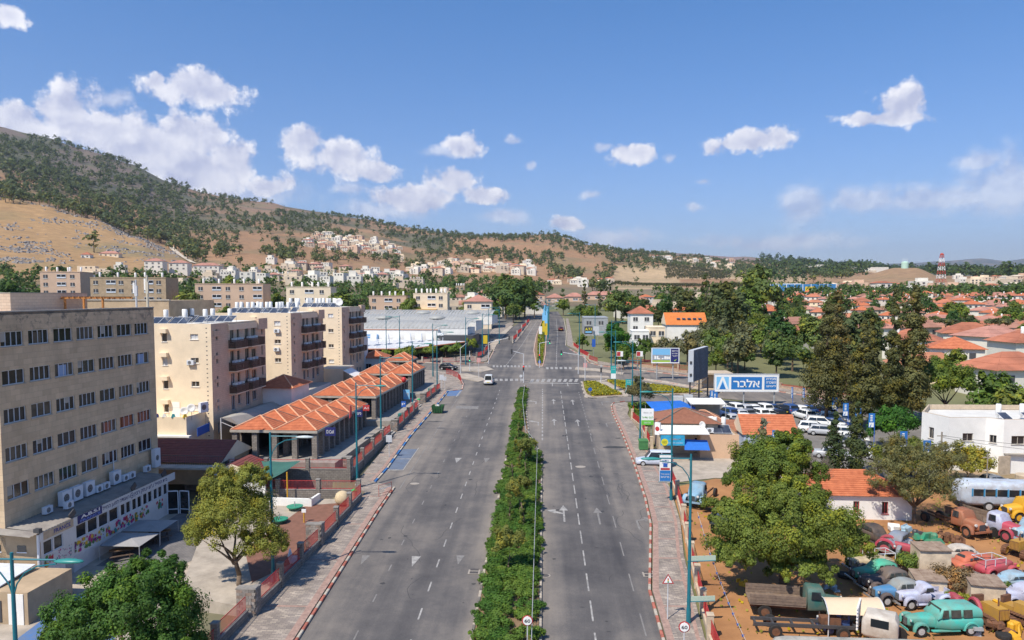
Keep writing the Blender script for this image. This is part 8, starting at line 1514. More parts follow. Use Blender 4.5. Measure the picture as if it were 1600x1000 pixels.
#  trees near enough to have their own shape
def proj(x, y, z):
 c, s = math.cos(YAW), math.sin(YAW); X, Y = x * c + y * s, -x * s + y * c; Z = z - H0; cp, sp = math.cos(PITCH), math.sin(PITCH); f_ = Y * cp - Z * sp; up = Z * cp + Y * sp; return CX + F * X / f_, CY - F * up / f_
def tree(lab, x, y, blobs, n, size, m, seed, th=2.5, tr=.25, limbs=5, spread=1.6, z0=None, name='tree', clumps=90, clump=.26, group=None, **k):
 z0 = terrain(x, y) if z0 is None else z0; t = thing(name, lab, 'tree', (x, y, z0), 0, group); trunk_mb(th, tr, limbs, seed, spread).build('trunk', t, smooth=True); mkobj('crown', leaf_mesh('crown', blobs, n, size, m, seed, clumps=clumps, clump=clump, **k), t); return t
G_T1 = leafmat('leaf_fresh_green', (.062, .125, .022)); G_T4 = leafmat('leaf_olive_green', (.098, .145, .027))
tree('large dark green broadleaf tree at the lower left, in front of the annexe', -22.3, 37.5, [(0, 0, 5.6, 3.9, 3.4, 3.3, 4), (2.4, -.6, 4.4, 2.3, 2.4, 2.2, 1.5), (-2.6, 0, 4.6, 2.4, 2.6, 2.3, 1.5), (.6, 1, 7.2, 2.2, 2, 1.7, 1.3), (-4.6, -.5, 3.2, 1.6, 1.8, 1.6, .8)], 100000, .075, G_T1, 1, 3, .3, 7, 2.4, z0=.45, clumps=330, clump=.16, yellow=.12)
tree('full yellow green tree beside the playground, over the red fence', -22.4, 51.6, [(0, 0, 6.2, 2.9, 2.8, 2.9, 3), (-1.0, 0, 8.2, 1.7, 1.6, 1.8, 1), (1.3, 0, 8.6, 1.4, 1.4, 1.7, .9), (2.2, -.6, 4.2, 1.9, 1.8, 1.8, 1.2), (-2.2, 0, 4.6, 1.8, 1.8, 1.8, 1.2)], 80000, .075, G_YEL, 2, 3.2, .22, 7, 2.2, z0=1.2, clumps=480, clump=.2, asp=.45, yellow=.15)
tree('yellow green sapling in the lower left corner', -31.3, 35, [(0, 0, 4.0, 2.0, 2.2, 2.6, 1)], 9000, .10, G_YEL, 3, 2, .15, 5, 1.2, z0=.3, clumps=70, clump=.2, asp=.35)
tree('largest olive green tree on the right, over the old vehicles', 17.4, 52.2, [(0, 0, 4.4, 5.5, 4.2, 3.4, 4), (-2.8, -.9, 3.0, 2.6, 2.4, 2.2, 1.6), (3.2, -.2, 3.6, 2.9, 2.6, 2.6, 1.8), (.6, 1.2, 6.6, 2.8, 2.6, 1.8, 1.3), (-3.2, 1.5, 5.2, 2.0, 2.0, 1.8, .9), (.5, -2, 2.3, 2.6, 1.8, 1.5, 1)], 150000, .08, G_T4, 4, 1.8, .38, 8, 2.6, clumps=520, clump=.15, yellow=.14)
tree('olive green tree behind the largest one, rising beside the peach building', 20.0, 64.5, [(0, 0, 5.6, 3.5, 3.3, 3.2, 3), (-1.8, 0, 4.2, 2.3, 2, 2.2, 1), (1.8, 0, 7.4, 2, 2, 1.8, 1), (2.6, -.5, 5.0, 2.2, 2, 2, 1)], 60000, .09, G_T4, 5, 2.6, .28, 6, 2, clumps=200, clump=.19)
def conif(lab, x, y, h, r, seed, m=G_CYP, n=9000, size=.14, base=.12, p=1.0, group=None, name='conifer', clumps=110, lean=0):
 bl = []; k = 9
 for i in range(k): s_ = i / (k - 1); rr = max(.14 * r, r * ((1 - s_) ** p) * (.55 + .45 * min(1, s_ * 4 + .3))); bl.append((random.Random(seed + i).uniform(-.25, .25) * rr, random.Random(seed - i).uniform(-.25, .25) * rr, h * (base + (1 - base) * s_ * .96), rr, rr, h / k * .8, rr + .45))
 return tree(lab, x, y, bl, n, size, m, seed, h * .9, max(.08, r * .07), 0, 1, name=name, clumps=clumps, clump=.5, group=group, shell=.4)
BL = leafmat('leaf_blue_pine', (.12, .14, .095)); conif('grey green pine top behind the olive green trees', 22.6, 75, 7.4, 2.6, 11, BL, 9000, .12); conif('dark juniper with pointed top, left of a pair by the car park', 31.4, 79, 7.6, 1.7, 12, G_PINE, 9000, .11, p=.8); conif('dark juniper leaning right, right of the pair by the car park', 34.6, 81, 8.4, 1.6, 13, G_PINE, 9000, .11, p=.75)
tree('sparse brown green tree with rusty seed heads behind the old black car', 33.8, 66.5, [(0, 0, 5.0, 3.8, 3.0, 2.8, 3), (-1.6, 0, 6.6, 1.9, 1.8, 1.7, 1), (2.2, 0, 6.2, 2.0, 1.8, 1.8, 1), (.5, -1, 3.2, 3, 2, 1.7, 1.5), (-2.8, 0, 4, 2, 2, 2, 1)], 36000, .085, leafmat('leaf_sparse', (.13, .135, .055)), 14, 1.8, .2, 9, 2.6, clumps=330, clump=.19, asp=.4)
tree('yellow green bushy tree left of the blue flag', 38.2, 79, [(0, 0, 2.9, 3.2, 2.6, 2.2, 2), (2, 0, 3.5, 2.2, 2, 1.6, 1)], 12000, .12, G_T4, 15, 1, .15, 4, 1.2, clumps=70); tree('yellow flowering bush beside the white building', 45.8, 79.5, [(0, 0, 2.3, 2.4, 2, 2.2, 2)], 7000, .12, leafmat('leaf_bright', (.17, .19, .03)), 16, 1, .12, 3, 1, clumps=50); tree('fresh green round tree between the pines and the white building', 44.2, 93, [(0, 0, 3.6, 3.0, 2.6, 2.4, 2), (-1.6, 0, 2.6, 1.8, 1.8, 1.6, 1)], 12000, .14, leafmat('leaf_lush', (.045, .12, .018)), 17, 1.4, .18, 4, 1.4, clumps=70)
for i, a in enumerate(((41.6, 108, 17.5, 3.9, 'brown green pine at the left of the tall group, broad crown'), (45.0, 104, 15, 2.7, 'brown green pine in the middle of the tall group'), (47.6, 120, 18.5, 3.3, 'taller brown green pine behind the middle of the group'), (47.8, 108, 15.5, 1.9, 'brown green pine left of the tall cypresses'), (52.5, 111, 10, 3.2, 'low brown pine at the right foot of the tall cypresses'))): conif(a[4], a[0], a[1], a[2], a[3], 30 + i, G_CYP, 15000, .17, .2, .85, name='pine_tree', clumps=150)
G_CY2 = leafmat('leaf_cypress_green', (.085, .095, .034)); conif('tall narrow dark cypress, left of the two tallest', 50.6, 107, 19.4, 1.9, 40, G_CY2, 18000, .15, .1, .7, clumps=160, name='cypress_tree'); conif('tallest cypress with ragged outline, right of the pair', 53.9, 108, 19.8, 2.6, 41, G_CY2, 22000, .17, .15, .65, clumps=200, name='cypress_tree')
tree('round yellow green tree right of the tallest cypress', 60.8, 112, [(0, 0, 5.9, 4.6, 3.6, 3.2, 3), (-1.5, 0, 7.4, 2.6, 2.4, 2.2, 1), (2.6, 0, 5.4, 2.6, 2, 2, 1)], 22000, .17, G_T4, 42, 3, .25, 6, 2.4, clumps=130, clump=.22)
tree('small dark tree on the flowered corner by the slip lane', 15.4, 116, [(0, 0, 3.3, 2.3, 2.1, 1.9, 2), (0, 0, 5.0, 1.0, 1, 1.2, .6)], 9000, .13, leafmat('leaf_dusky', (.08, .09, .05)), 43, 1.4, .14, 4, 1, clumps=60); tree('large dark green tree behind the lamps beyond the side street', 17.2, 172, [(0, 0, 6.2, 3.4, 3.2, 3.4, 2), (1.0, 0, 3.6, 3.8, 3, 2.6, 1.4), (-.5, 0, 8.6, 2, 2, 2, 1)], 12000, .24, leafmat('leaf_lush', (.045, .12, .018)), 44, 2.5, .3, 5, 2, clumps=90)
for i, (u, v, s_) in enumerate(((626, 568, .8), (640, 570, .95), (655, 562, .75), (673, 567, .95), (696, 560, .7), (713, 567, 1.05), (736, 557, 1.0), (602, 566, .7))): tree('%s clipped round green tree in front of the shopping centre' % ('first second third fourth fifth sixth seventh eighth'.split()[i]), *G(u, v), [(0, 0, 3.1 * s_, 1.9 * s_, 1.8 * s_, 1.7 * s_, 1)], 2600, .2, G_MID, 50 + i, 1.5, .12, 3, .8, group='round trees in front of the shopping centre', clumps=40)
t = thing('bare_shrub', 'leafless grey branching shrub left of the orange roofed white house', 'shrub', (27.2, 71.5, terrain(27, 71))); q = MB(); bg_ = random.Random(4); GT = mat('bare_twig', (.20, .165, .14), .9)
def grow(p, d_, L_, r_, k):
 e = p + d_ * L_; q.tube(p, e, r_, r_ * .65, 5 if k > 3 else 3, GT, False)
 if k: [grow(e, (d_ + Vector((bg_.uniform(-.6, .6), bg_.uniform(-.6, .6), bg_.uniform(-.1, .5)))).normalized(), L_ * bg_.uniform(.65, .9), r_ * .62, k - 1) for _ in range(3)]
for i in range(4): grow(Vector((0, 0, -.1)), Vector((bg_.uniform(-.6, .6), bg_.uniform(-.4, .4), 1)).normalized(), 1.5, .07, 5)
q.build('branches', t)
# ---- the planted median
HG = [leaf_mesh('foliage', [(0, 0, .38, .85, .8, .42, 1), (.4, .3, .3, .6, .6, .35, .5)], 2600, .07, leafmat('leaf_hedge', (.075, .145, .024)), 60 + i, clumps=26, clump=.4, yellow=.06) for i in range(4)]; mr_ = random.Random(12); y = 41.0; i = 0
while y < 136:
 wl = -4.15; wr = -.35 if y < 88 else -.35 - (y - 88) * .2 if y < 99 else -2.75 - max(0, y - 122) * .02
 x = wl + .5
 while x < wr - .2:
  if mr_.random() < (.97 if y > 52 else .8): i += 1; o = mkobj('hedge_shrub', HG[i % 4], None, (x + mr_.uniform(-.15, .15), y + mr_.uniform(-.3, .3), terrain(0, y) + .1), mr_.uniform(0, 6), (mr_.uniform(.9, 1.15),) * 2 + (mr_.uniform(.6, .95),)); tag(o, 'low green median shrub, %s side, %s' % ('left' if x < -2.6 else 'right' if x > -1.6 else 'middle', 'at its near end' if y < 50 else 'near the round speed sign' if y < 58 else 'beside the combined arrow marking' if y < 68 else 'halfway along' if y < 80 else 'where the slim cypresses stand' if y < 95 else 'where the bed narrows' if y < 112 else 'near the junction'), 'shrub', 'low shrubs of the planted median')
  x += .92
 y += 1.2
for i, (u, v, h, lab) in enumerate(((800, 768, 3.3, 'left'), (823, 766, 3.3, 'right'), (812, 738, 3, 'middle'), (797, 822, 2.6, 'left'), (817, 830, 2.9, 'right'), (811, 690, 2.6, 'middle'), (806, 712, 2.5, 'left'), (826, 722, 2.6, 'right'), (814, 660, 2.2, 'middle'))): conif('slim green young cypress in the median, %s one of %s' % (lab, 'the nearest group' if v > 800 else 'the second group' if v > 735 else 'the far group'), *G(u, v), h, .42, 70 + i, leafmat('leaf_slim', (.085, .12, .03)), 1800, .07, .05, .35, 'slim young cypresses in the median', 'young_cypress', 30)
for i, (u, v) in enumerate(((795, 898), (812, 805), (822, 728))): tree('small brownish green tree in the median, %s the camera' % ('nearest', 'second from', 'third from')[i], *G(u, v), [(0, 0, 2.7, 1.35, 1.2, 1.1, 1), (-.5, 0, 2.1, .9, .9, .7, .5)], 5200, .075, G_BROWN, 80 + i, 1.5, .06, 4, .7, group='small trees of the median', clumps=44)
def cover_(name, lab, poly, n, m, seed, size=.12, h=.35, cat='ground cover', dz=.15):
 g = np.random.default_rng(seed); P_ = np.array(poly); lo, hi = P_.min(0), P_.max(0); pts = []
 def ins(x, y):
  c = False
  for (x0, y0), (x1, y1) in zip(poly, poly[1:] + poly[:1]):
   if (y0 > y) != (y1 > y) and x < (x1 - x0) * (y - y0) / (y1 - y0) + x0: c = not c
  return c
 while len(pts) < n:
  x, y = lo + g.random(2) * (hi - lo)
  if ins(x, y): pts.append((x, y))
 V = []; col = []
 for x, y in pts:
  d_ = g.normal(size=(2, 3)); a = d_[0] / np.linalg.norm(d_[0]); b = np.cross(a, d_[1]); b /= np.linalg.norm(b); s_ = size * (.6 + g.random() * .8); c = np.array([x, y, SL * y + dz + g.random() * h]); V += [c - a * s_, c + b * s_, c + a * s_, c - b * s_]; k = (1.9, 1.5, .35) if g.random() < .28 else (g.uniform(.8, 1.2),) * 3; col += [k] * 4
 return tag(mkobj(name, fast_mesh(name, np.array(V), np.arange(len(V)).reshape(-1, 4), np.array(col), [m])), lab, cat, kind='stuff')
YF = leafmat('leaf_flowers', (.20, .22, .035))
cover_('flowering_ground_cover', 'yellow flowering ground cover on the traffic island', pxs([(912, 599), (930, 598.5), (972, 618), (926, 620), (918, 616), (914, 608)]), 5200, YF, 1, .16); cover_('flowering_ground_cover', 'yellow flowering strip between the side street and slip lane', pxs([(948, 596.5), (966, 597), (1056, 608), (1098, 614.5), (1060, 615.5), (990, 616.5)]), 7000, YF, 2, .2); cover_('verge_plants', 'low green plants at the corner behind the right pavement', [(13.8, 105), (14.2, 121), (18, 122), (19, 108)], 3000, G_MID, 3, .2, .5); cover_('far_median_plants', 'low green and yellow plants in the far median', pxs([(840, 568), (847, 570), (850, 540), (855, 500), (850, 495), (841, 526)]), 5000, G_T4, 4, .25, .5)
cover_('dry_weeds', 'dry yellowish weeds scattered over the vehicle yard', [(12, 46), (20, 44), (60, 50), (60, 76), (40, 74), (14, 70)], 1500, YF, 5, .1, .2, dz=.03)
for i, (u, v, r_, m_, lab) in enumerate(((1423, 895, 1.3, G_T4, 'yellow green shrub between the old cars and the tallest shed'), (1336, 886, 1.0, G_T4, 'bright green shrub at the right foot of the largest tree'), (1493, 925, 1.6, leafmat('leaf_redbud', (.15, .12, .06)), 'shrub with red flowers right of the tallest shed'), (1497, 950, .9, G_YEL, 'low yellow green weeds before the stone heap'), (1570, 935, .8, G_MID, 'green weeds right of the plywood shed'), (1110, 800, 1.2, G_YEL, 'spiky yellow green plant behind the right fence'), (1062, 690, .8, G_YEL, 'low bush at the foot of the kiosk'), (1455, 745, 1.6, G_T4, 'green hedge bush at the foot of the white building'))):
 x, y = G(u, v); t = tag(mkobj('garden_shrub', leaf_mesh('foliage', [(0, 0, r_ * .6, r_, r_ * .8, r_ * .7, 1)], 3600, .08, m_, 90 + i, clumps=30, clump=.35), None, (x, y, terrain(x, y))), lab, 'shrub')
# ---- middle distance and far trees share a few crowns
def variant(kind_, seed, n, size, m):
 if kind_ == 'round': bl = [(0, 0, 5.2, 3.9, 3.7, 3.0, 3), (1.8, .5, 4.0, 2.4, 2.2, 2, 1), (-1.8, -.5, 4.2, 2.4, 2.4, 2, 1), (.5, 0, 7.2, 2.2, 2, 1.6, 1)]
 elif kind_ == 'pine': bl = [(0, 0, 6.0, 3.2, 3.2, 3.2, 3), (.5, 0, 8.6, 2.0, 2.0, 2.2, 1.2), (0, 0, 3.6, 2.4, 2.4, 1.4, 1)]
 elif kind_ == 'cypress': bl = [(0, 0, 1.2 + i * 1.25, max(.3, 1.35 - abs(i - 2.2) * .2), max(.3, 1.35 - abs(i - 2.2) * .2), 1.1, 1) for i in range(8)]
 elif kind_ == 'palm': bl = [(2.0 * math.cos(a), 2.0 * math.sin(a), 7.6, 1.1, 1.1, .5, 1) for a in [i * .785 for i in range(8)]]
 tm_ = MB(); tm_.tube((0, 0, -1), (0, 0, 7 if kind_ in ('palm', 'cypress') else 4), .28, .16, 6, bark); return tm_.mesh('trunk'), leaf_mesh('crown', bl, n, size, m, seed, clumps=46, clump=.36, up=.5)
G_FAR = leafmat('leaf_far_green', (.08, .125, .035)); G_HILL = leafmat('leaf_hill_pine', (.085, .115, .045)); VAR = [('round', 'leafy green', variant('round', 1, 2600, .34, G_MID)), ('round', 'dark green', variant('round', 2, 2600, .34, G_FAR)), ('round', 'olive grey', variant('round', 3, 2400, .32, G_OLIVE)), ('pine', 'dark pine', variant('pine', 4, 2400, .34, G_PINE)), ('cypress', 'slim cypress', variant('cypress', 5, 1300, .24, G_PINE)), ('round', 'yellow green', variant('round', 6, 2400, .34, G_T4)), ('palm', 'date palm', variant('palm', 7, 700, .5, G_OLIVE)), ('pine', 'bushy dark', variant('pine', 8, 2600, .34, G_DARK))]
vr = random.Random(33); NT = [0]
def mtree(u, r, k, s_, where_, grp):
 x, y = PR(u, r)
 for (a, b, c_) in TAKEN:
  if (a - x) ** 2 + (b - y) ** 2 < (c_ + s_) ** 2: return False
 kd, adj, (tm_, cm) = VAR[k]; t = thing('palm_tree' if kd == 'palm' else 'cypress_tree' if kd == 'cypress' else 'pine_tree' if kd == 'pine' else 'tree', '%s tree %s' % (adj, where_), 'tree', (x, y, terrain(x, y) - .2), vr.uniform(0, 6), '%s trees %s' % (adj, grp)); t.scale = (s_, s_, s_ * vr.uniform(.9, 1.15)); mkobj('trunk', tm_, t); mkobj('crown', cm, t); NT[0] += 1; return True
for a in ((22, 300, 7, 1.7, 'at the left edge beyond the office roof'), (40, 230, 5, 1.0, 'behind the stair housing, left'), (52, 250, 5, 1.2, 'right of the left edge tree'), (112, 225, 1, .8, 'in front of the pinkish block'), (240, 250, 1, 1.25, 'right of the two phone masts'), (255, 230, 0, .8, 'low beyond the phone masts'), (308, 225, 0, 1.25, 'left behind the nearest water heaters'), (352, 260, 0, 1.1, 'in the middle behind the water heaters'), (385, 265, 0, 1.1, 'behind the middle roof heaters'), (420, 262, 1, 1.2, 'right behind the middle roof heaters'), (300, 285, 1, 1.6, 'right of the tan block'), (360, 430, 5, 1.8, 'with yellow crown before the twin gables'), (432, 330, 0, 1.3, 'between the pink and the cream blocks'), (540, 270, 1, 1.8, 'large, right of the cream block'), (560, 300, 6, 1.1, 'beside the large tree'), (556, 235, 6, .9, 'low beside the farthest block'), (610, 255, 2, 1.0, 'behind the shopping centre roof, left'), (634, 262, 1, .8, 'behind the shopping centre roof'), (625, 330, 0, 1.6, 'above the pink building'), (705, 300, 1, 1.4, 'between the mustard wing and red hip roof'), (640, 290, 0, 1.2, 'left of the mustard wing'),
  (790, 320, 7, 1.9, 'huge, left of the far road bend'), (806, 315, 1, 2.1, 'huge, nearest the far road bend'), (820, 330, 7, 1.6, 'huge, right of the pair at the bend'), (835, 330, 0, 1.0, 'low at the far road bend'), (880, 340, 0, 1.0, 'right of the far road bend'), (905, 300, 1, .9, 'by the far right pavement'), (925, 280, 0, 1.0, 'behind the black billboard, left'), (940, 250, 0, 1.0, 'behind the black billboard'), (905, 260, 2, .8, 'small beside the far right pavement'), (962, 300, 1, 1.6, 'dark above the lush tree'), (913, 385, 4, 1.5, 'before the pink terraces, left'), (937, 380, 4, 1.4, 'before the pink terraces, middle'), (952, 380, 4, 1.4, 'before the pink terraces, right'), (1037, 340, 4, 1.8, 'right of the blue grey hall'), (1058, 345, 3, 1.5, 'broad, right of the hall'), (1075, 280, 3, 1.4, 'layered, above the orange roofed house'), (1102, 270, 4, 2.1, 'tall, right of the orange roofed house'), (1140, 215, 3, 1.75, 'big and brownish in the middle of the right side'), (1132, 240, 3, 1.8, 'second big one in the middle of the right side'), (1185, 300, 1, 2.4, 'very broad rounded one in the right middle'), (1205, 290, 1, 1.9, 'right half of the broad rounded mass'), (1170, 290, 0, 1.8, 'left half of the broad rounded mass'), (1160, 205, 2, 1.0, 'grey and low before the big ones'), (1130, 200, 2, .8, 'small grey one beyond the tall screen'), (1222, 190, 7, 1.1, 'lush one left of the teal panel'), (1205, 195, 0, 1.2, 'lush one before the broad mass'), (1275, 190, 1, 1.3, 'round brownish left of the pines'), (1145, 168, 0, .8, 'small in the park behind the billboard'), (1120, 165, 5, .6, 'small flowering beyond the screen'), (1215, 160, 7, .9, 'dark bush at the end of the billboard'), (1240, 172, 1, 1.0, 'left of the pines by the road'), (975, 165, 0, .6, 'beside the lush tree'), (1008, 180, 0, .7, 'before the low white house'), (1040, 178, 2, .7, 'grey one before the orange roofed house'), (1075, 175, 2, .9, 'broad grey one before the orange roofed house'), (960, 185, 5, .6, 'behind the blue banner'), (910, 200, 0, .5, 'low beside the far pavement'), (1495, 165, 0, .8, 'between the suburb houses'), (1560, 122, 0, .9, 'at the right edge beside the playground'), (1590, 118, 1, .8, 'at the very right edge'), (1478, 250, 6, 1.0, 'among red roofs'), (1548, 260, 3, 1.6, 'dark beside palms at right'), (1585, 280, 3, 1.7, 'dark at the right edge'), (1560, 230, 6, 1.1, 'at the right among roofs'), (1310, 330, 1, 1.5, 'above the left pines'), (1325, 145, 3, 1.2, 'behind the pine group'), (1345, 150, 3, 1.3, 'behind the pine group, right')): mtree(*a[:4], a[4], a[4])
zones = [(0, 300, 290, 640, 90, [0, 1, 1, 7, 5], 'below the rocky slope'), (300, 640, 300, 900, 200, [0, 1, 1, 7, 4, 5], 'in the town below the mountain'), (640, 850, 290, 950, 150, [0, 1, 1, 0, 7, 5], 'beyond the shopping centre'), (855, 1250, 270, 470, 190, [0, 1, 1, 3, 4, 7, 2, 5], 'in the dense belt right of the far road'), (1180, 1640, 240, 620, 190, [0, 1, 3, 7, 6, 4], 'in the right hand suburb'), (1100, 1330, 150, 260, 26, [0, 1, 2, 5], 'in the park behind the big billboard'), (1200, 1640, 600, 1080, 200, [0, 1, 1, 7, 3], 'on the plain before the bare mound')]
indiv = []
for (u0, u1, r0, r1, n_, ks, w_) in zones:
 for i in range(n_): r_, u_ = r0 * (r1 / r0) ** vr.random(), vr.uniform(u0, u1); (indiv.append((r_, u_, ks[vr.randrange(len(ks))], w_)) if not (812 < u_ < 968 and r_ < 500) and not (1300 < u_ < 1490 and r_ > 1000) else 0)
indiv.sort()
def taken(x, y, s_):
 return any((a - x) ** 2 + (b - y) ** 2 < (c_ + s_) ** 2 for (a, b, c_) in TAKEN)
def far_variant(seed, h, r, n, size, conic=False):
 return leaf_arrays([(0, 0, h * .62, r, r, h * .36, 2), (0, 0, h * .35, r * .8, r * .8, h * .2, 1)] if not conic else [(0, 0, h * .3, r, r, h * .25, 2), (0, 0, h * .6, r * .6, r * .6, h * .3, 1)], n, size, seed, clumps=12, clump=.5, up=.5)
FV = [far_variant(1, 9, 3.6, 70, 1.0), far_variant(2, 8, 4.2, 70, 1.1), far_variant(3, 10, 3.0, 70, .95), far_variant(4, 9, 2.0, 54, .8, True), far_variant(5, 10, 2.6, 60, .9, True)]
class Mass:
 def __init__(s): s.V = []; s.C = []
 def put(s, x, y, z, k, sc_, tint=1.0):
  V, c_ = FV[k]; a = vr.uniform(0, 6); R_ = np.array([[math.cos(a), -math.sin(a), 0], [math.sin(a), math.cos(a), 0], [0, 0, 1]]); s.V.append(V @ R_.T * sc_ + np.array([x, y, z])); s.C.append(c_ * tint)
 def build(s, name, lab, m, cat='trees'):
  V = np.concatenate(s.V); return tag(mkobj(name, fast_mesh(name, V, np.arange(len(V)).reshape(-1, 4), np.concatenate(s.C), [m])), lab, cat, kind='stuff')
M1 = Mass()
for r, u, k, w_ in indiv:
 sz = vr.uniform(.5, 1.0) if u > 1180 else vr.uniform(.6, 1.1)
 if NT[0] < 300: mtree(u, r, k, sz, w_, w_)
 else:
  x, y = PR(u, r)
  if not taken(x, y, sz): M1.put(x, y, terrain(x, y) - .5, [0, 1, 1, 2, 3, 0, 0, 2][k], sz * 1.1, (1.25, 1, .9, .9, .8, 1.4, 1, .85)[k])
for i in range(900):
 u = vr.uniform(0, 1640); r = vr.uniform(500, 1000) if u > 380 else vr.uniform(420, 640); x, y = PR(u, r); v = proj(x, y, terrain(x, y))[1]
 if v > 424 and not taken(x, y, 2) and not (860 < u < 1200 and v < 464) and not (1300 < u < 1490 and r > 900): M1.put(x, y, terrain(x, y) - .5, vr.randrange(4), vr.uniform(.7, 1.2), vr.uniform(.8, 1.3))
for i in range(700):
 u = vr.uniform(1180, 1640); r = vr.uniform(1500, 6000) if u > 1440 or u < 1350 else vr.uniform(2500, 6000); x, y = PR(u, r); M1.put(x, y, terrain(x, y) - 1, vr.randrange(3), vr.uniform(1, 2.6) * (1 + r / 4000), .8)
M1.build('distant_town_trees', 'mass of distant trees between the town roofs and over the plain', G_FAR)
# ---- the mountain: forest by where it grows in the view
BANDS = [(0, 262, 60, 20, 1.0), (70, 275, 70, 22, 1.0), (40, 300, 50, 14, .9), (110, 300, 60, 20, 1.0), (160, 320, 55, 18, 1.0), (200, 338, 45, 16, 1.0), (235, 352, 40, 14, 1.0), (262, 368, 25, 10, .8), (180, 285, 90, 18, .8), (270, 300, 70, 14, .8), (20, 240, 90, 12, .6), (110, 225, 120, 12, .45), (200, 250, 100, 12, .5), (230, 318, 70, 15, .8), (320, 330, 70, 14, .75), (310, 360, 40, 20, .85), (340, 385, 40, 14, .8), (300, 385, 30, 18, .9), (395, 350, 60, 16, .7), (360, 312, 70, 8, .8), (440, 342, 60, 12, .9), (470, 352, 50, 9, .9), (500, 340, 60, 6, .7), (520, 365, 40, 8, .7), (470, 378, 40, 8, .5), (560, 344, 60, 6, .9), (600, 352, 50, 6, .7), (450, 395, 20, 14, .9), (500, 402, 25, 8, .5), (540, 400, 30, 9, .5), (600, 402, 30, 7, .5), (420, 395, 12, 6, .9),
  (650, 362, 60, 9, 1.0), (700, 370, 60, 10, 1.0), (760, 368, 60, 9, 1.0), (820, 368, 60, 9, 1.0), (870, 372, 50, 8, 1.0), (690, 378, 40, 6, .8), (665, 392, 22, 9, 1.0), (690, 394, 25, 9, 1.0), (740, 392, 40, 10, .6), (760, 396, 30, 9, .7), (800, 400, 50, 11, .9), (830, 408, 45, 9, .9), (860, 402, 30, 12, .5), (875, 425, 22, 9, .8), (895, 432, 15, 8, .8), (910, 385, 40, 5, .8), (945, 392, 40, 7, 1.0), (975, 402, 30, 12, 1.0), (1000, 412, 25, 14, .8), (960, 420, 30, 9, .5), (940, 430, 12, 8, .7), (1010, 400, 40, 7, 1.0), (1070, 408, 60, 8, .9), (1130, 415, 60, 6, .9), (1170, 424, 40, 10, 1.0), (1210, 422, 50, 7, .8), (1260, 425, 50, 6, .8), (1310, 428, 40, 5, .6), (720, 420, 30, 4, .4), (640, 415, 30, 8, .4), (940, 448, 20, 4, .8), (1300, 440, 60, 3, .4)]
def fdens(u, v):
 b = 0
 for (cu, cv, ru, rv, w_) in BANDS:
  d_ = ((u - cu) / ru) ** 2 + ((v - cv) / rv) ** 2
  if d_ < 1.6: b = max(b, w_ * (1.6 - d_))
 return b
cand = []; tries = 0
while tries < 30000:
 tries += 1; u = vr.uniform(-40, 1330); r = vr.uniform(650 ** 1.0, 3050) if u < 1000 else vr.uniform(1300, 3600); x, y = PR(u, r); z = terrain(x, y); v = proj(x, y, z + 4)[1]
 if v > 440 and u < 860: continue
 d_ = fdens(u, v) * (.6 + 1.1 * max(0, mnoise.noise(Vector((x / 90, y / 90, 1))) + .35)); base_ = .018 if v < 415 else .012
 if vr.random() < (d_ if d_ > .08 else base_) * min(1.0, (r / 2200) ** 1.3 + .12) and not taken(x, y, 1): cand.append((r, x, y, z, u, v))
 if len(cand) > 4700: break
cand.sort(); M2 = Mass(); PM = []
for k in range(3): V, c_ = FV[k]; PM.append(fast_mesh('crown', V, np.arange(len(V)).reshape(-1, 4), c_, [G_HILL]))
tk_ = MB(); tk_.tube((0, 0, -1), (0, 0, 5), .3, .2, 5, bark); TKM = tk_.mesh('trunk')
for i, (r, x, y, z, u, v) in enumerate(cand):
 s_ = vr.uniform(.8, 1.3) * (1.9 if u < 300 else 1.5)
 if i < 300: wz = 'above the rocky slope' if u < 180 else 'beside the track on the left slope' if u < 330 else 'on the middle slope' if u < 640 else 'by the hillside houses' if u < 860 else 'on the bare hill'; t = thing('pine_tree', 'dark pine %s, %s' % (wz, 'lowest row' if r < 1150 else 'lower part' if r < 1400 else 'upper part' if r < 1700 else 'high up'), 'tree', (x, y, z - .3), vr.uniform(0, 6), 'pines ' + wz); t.scale = (s_,) * 3; mkobj('trunk', TKM, t); mkobj('crown', PM[i % 3], t)
 else: M2.put(x, y, z - .5, vr.randrange(3) if vr.random() < .75 else 4, s_, vr.uniform(.85, 1.2))
M2.build('mountain_forest', 'dark pine forest covering the mountain slopes and ridge', G_HILL)
M3 = Mass()
for (uc0, uc1, r0, r1, sp) in ((955, 1085, 1000, 1140, 11), (1040, 1130, 1500, 1900, 19), (1140, 1195, 1100, 1250, 13), (1040, 1160, 1010, 1060, 11)):
 x0, y0 = PR(uc0, r0); x1, _ = PR(uc1, r0); yy = y0
 while yy < r1:
  xx = x0 * yy / y0; k = yy / y0
  while xx < x1 * k: M3.put(xx + vr.uniform(-.5, .5) + ((yy - y0) * .5) % (sp * 1.3), yy + vr.uniform(-1, 1), terrain(xx, yy) - .5, 1, .6 * sp / 11, .7); xx += sp * 1.3
  yy += sp * .62
M3.build('olive_groves', 'rows of grey green olive trees in the groves below the bare hill', G_OLIVE)
M4 = Mass()
for i in range(700):
 u = vr.uniform(-40, 640); r = vr.uniform(1300, 3050); x, y = PR(u, r); n_ = mnoise.noise(Vector((x / 150, y / 150, 7)))
 if n_ > -.12 + vr.random() * .3: M4.put(x, y, terrain(x, y) - 1.2, vr.randrange(3), vr.uniform(.45, .9), 1.0)
M4.build('mountain_scrub', 'low dark scrub bushes dotted over the upper mountain', G_HILL)
RK = mat('limestone', (.27, .245, .225), .95, var=.25, vscale=.6); q = MB(); rr_ = random.Random(8)
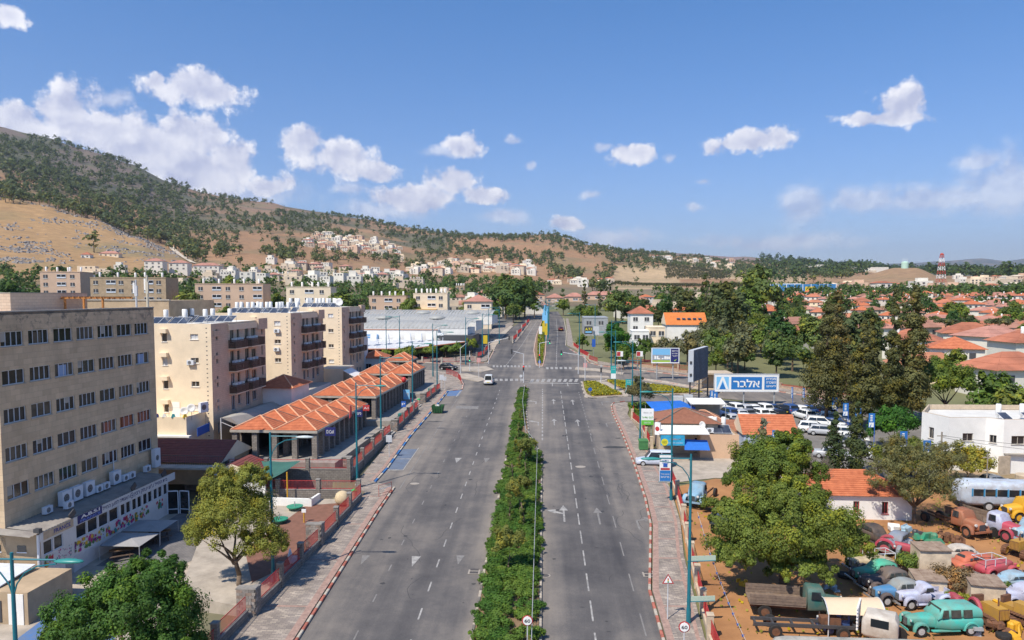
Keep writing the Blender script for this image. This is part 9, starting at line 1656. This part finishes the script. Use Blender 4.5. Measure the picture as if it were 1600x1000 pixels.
for i in range(4200):
 u = rr_.uniform(-10, 285); r = rr_.uniform(700, 1290); x, y = PR(u, r); n_ = mnoise.noise(Vector((x / 60, y / 60, 2))) + .35 * mnoise.noise(Vector((x / 15, y / 15, 4)))
 if n_ + (.25 if 120 < u < 260 and r > 850 else 0) > .12 + rr_.random() * .25:
  z = terrain(x, y); s_ = rr_.uniform(.8, 2.6); q.tbox((x, y, z + s_ * .1), (s_ * rr_.uniform(1, 2.4), s_ * rr_.uniform(.8, 1.6), s_ * .8), RK, rr_.uniform(0, 3), top=rr_.uniform(.4, .8), rx=rr_.uniform(-.3, .3))
tag(q.build('rock_outcrops'), 'grey limestone outcrops on the golden slope at left', 'rocks', kind='stuff')
q = MB(); tp = [(273, 367), (262, 378), (270, 390), (280, 398), (290, 405), (302, 412)]; tw = [G(u, v) for u, v in tp]
for a, b in zip(tw, tw[1:]): d_ = Vector((b[0] - a[0], b[1] - a[1])).normalized(); n_ = Vector((-d_.y, d_.x)) * 3.5; q.add([P3(a[0] + n_.x, a[1] + n_.y, 1.2), P3(a[0] - n_.x, a[1] - n_.y, 1.2), P3(b[0] - n_.x, b[1] - n_.y, 1.2), P3(b[0] + n_.x, b[1] + n_.y, 1.2)], [(0, 1, 2, 3), (3, 2, 1, 0)][:1], PALE)
tag(q.build('hill_track'), kind='structure')
#  the dusty air
hm_ = bpy.data.materials.new('haze_air'); hm_.use_nodes = True; t = hm_.node_tree; t.nodes.remove(t.nodes['Principled BSDF']); pv = t.nodes.new('ShaderNodeVolumePrincipled'); t.links.new(pv.outputs[0], t.nodes['Material Output'].inputs['Volume'])
pv.inputs['Color'].default_value = (.78, .84, 1.0, 1); pv.inputs['Density'].default_value = 5.0e-5; pv.inputs['Anisotropy'].default_value = .25
q = MB(); q.box(-19000, 19000, -19000, 19000, -420, 1250, hm_); tag(q.build('haze'), kind='stuff'); bpy.data.objects['haze']['label'] = 'pale blue summer haze over the valley'; bpy.data.objects['haze']['category'] = 'haze'
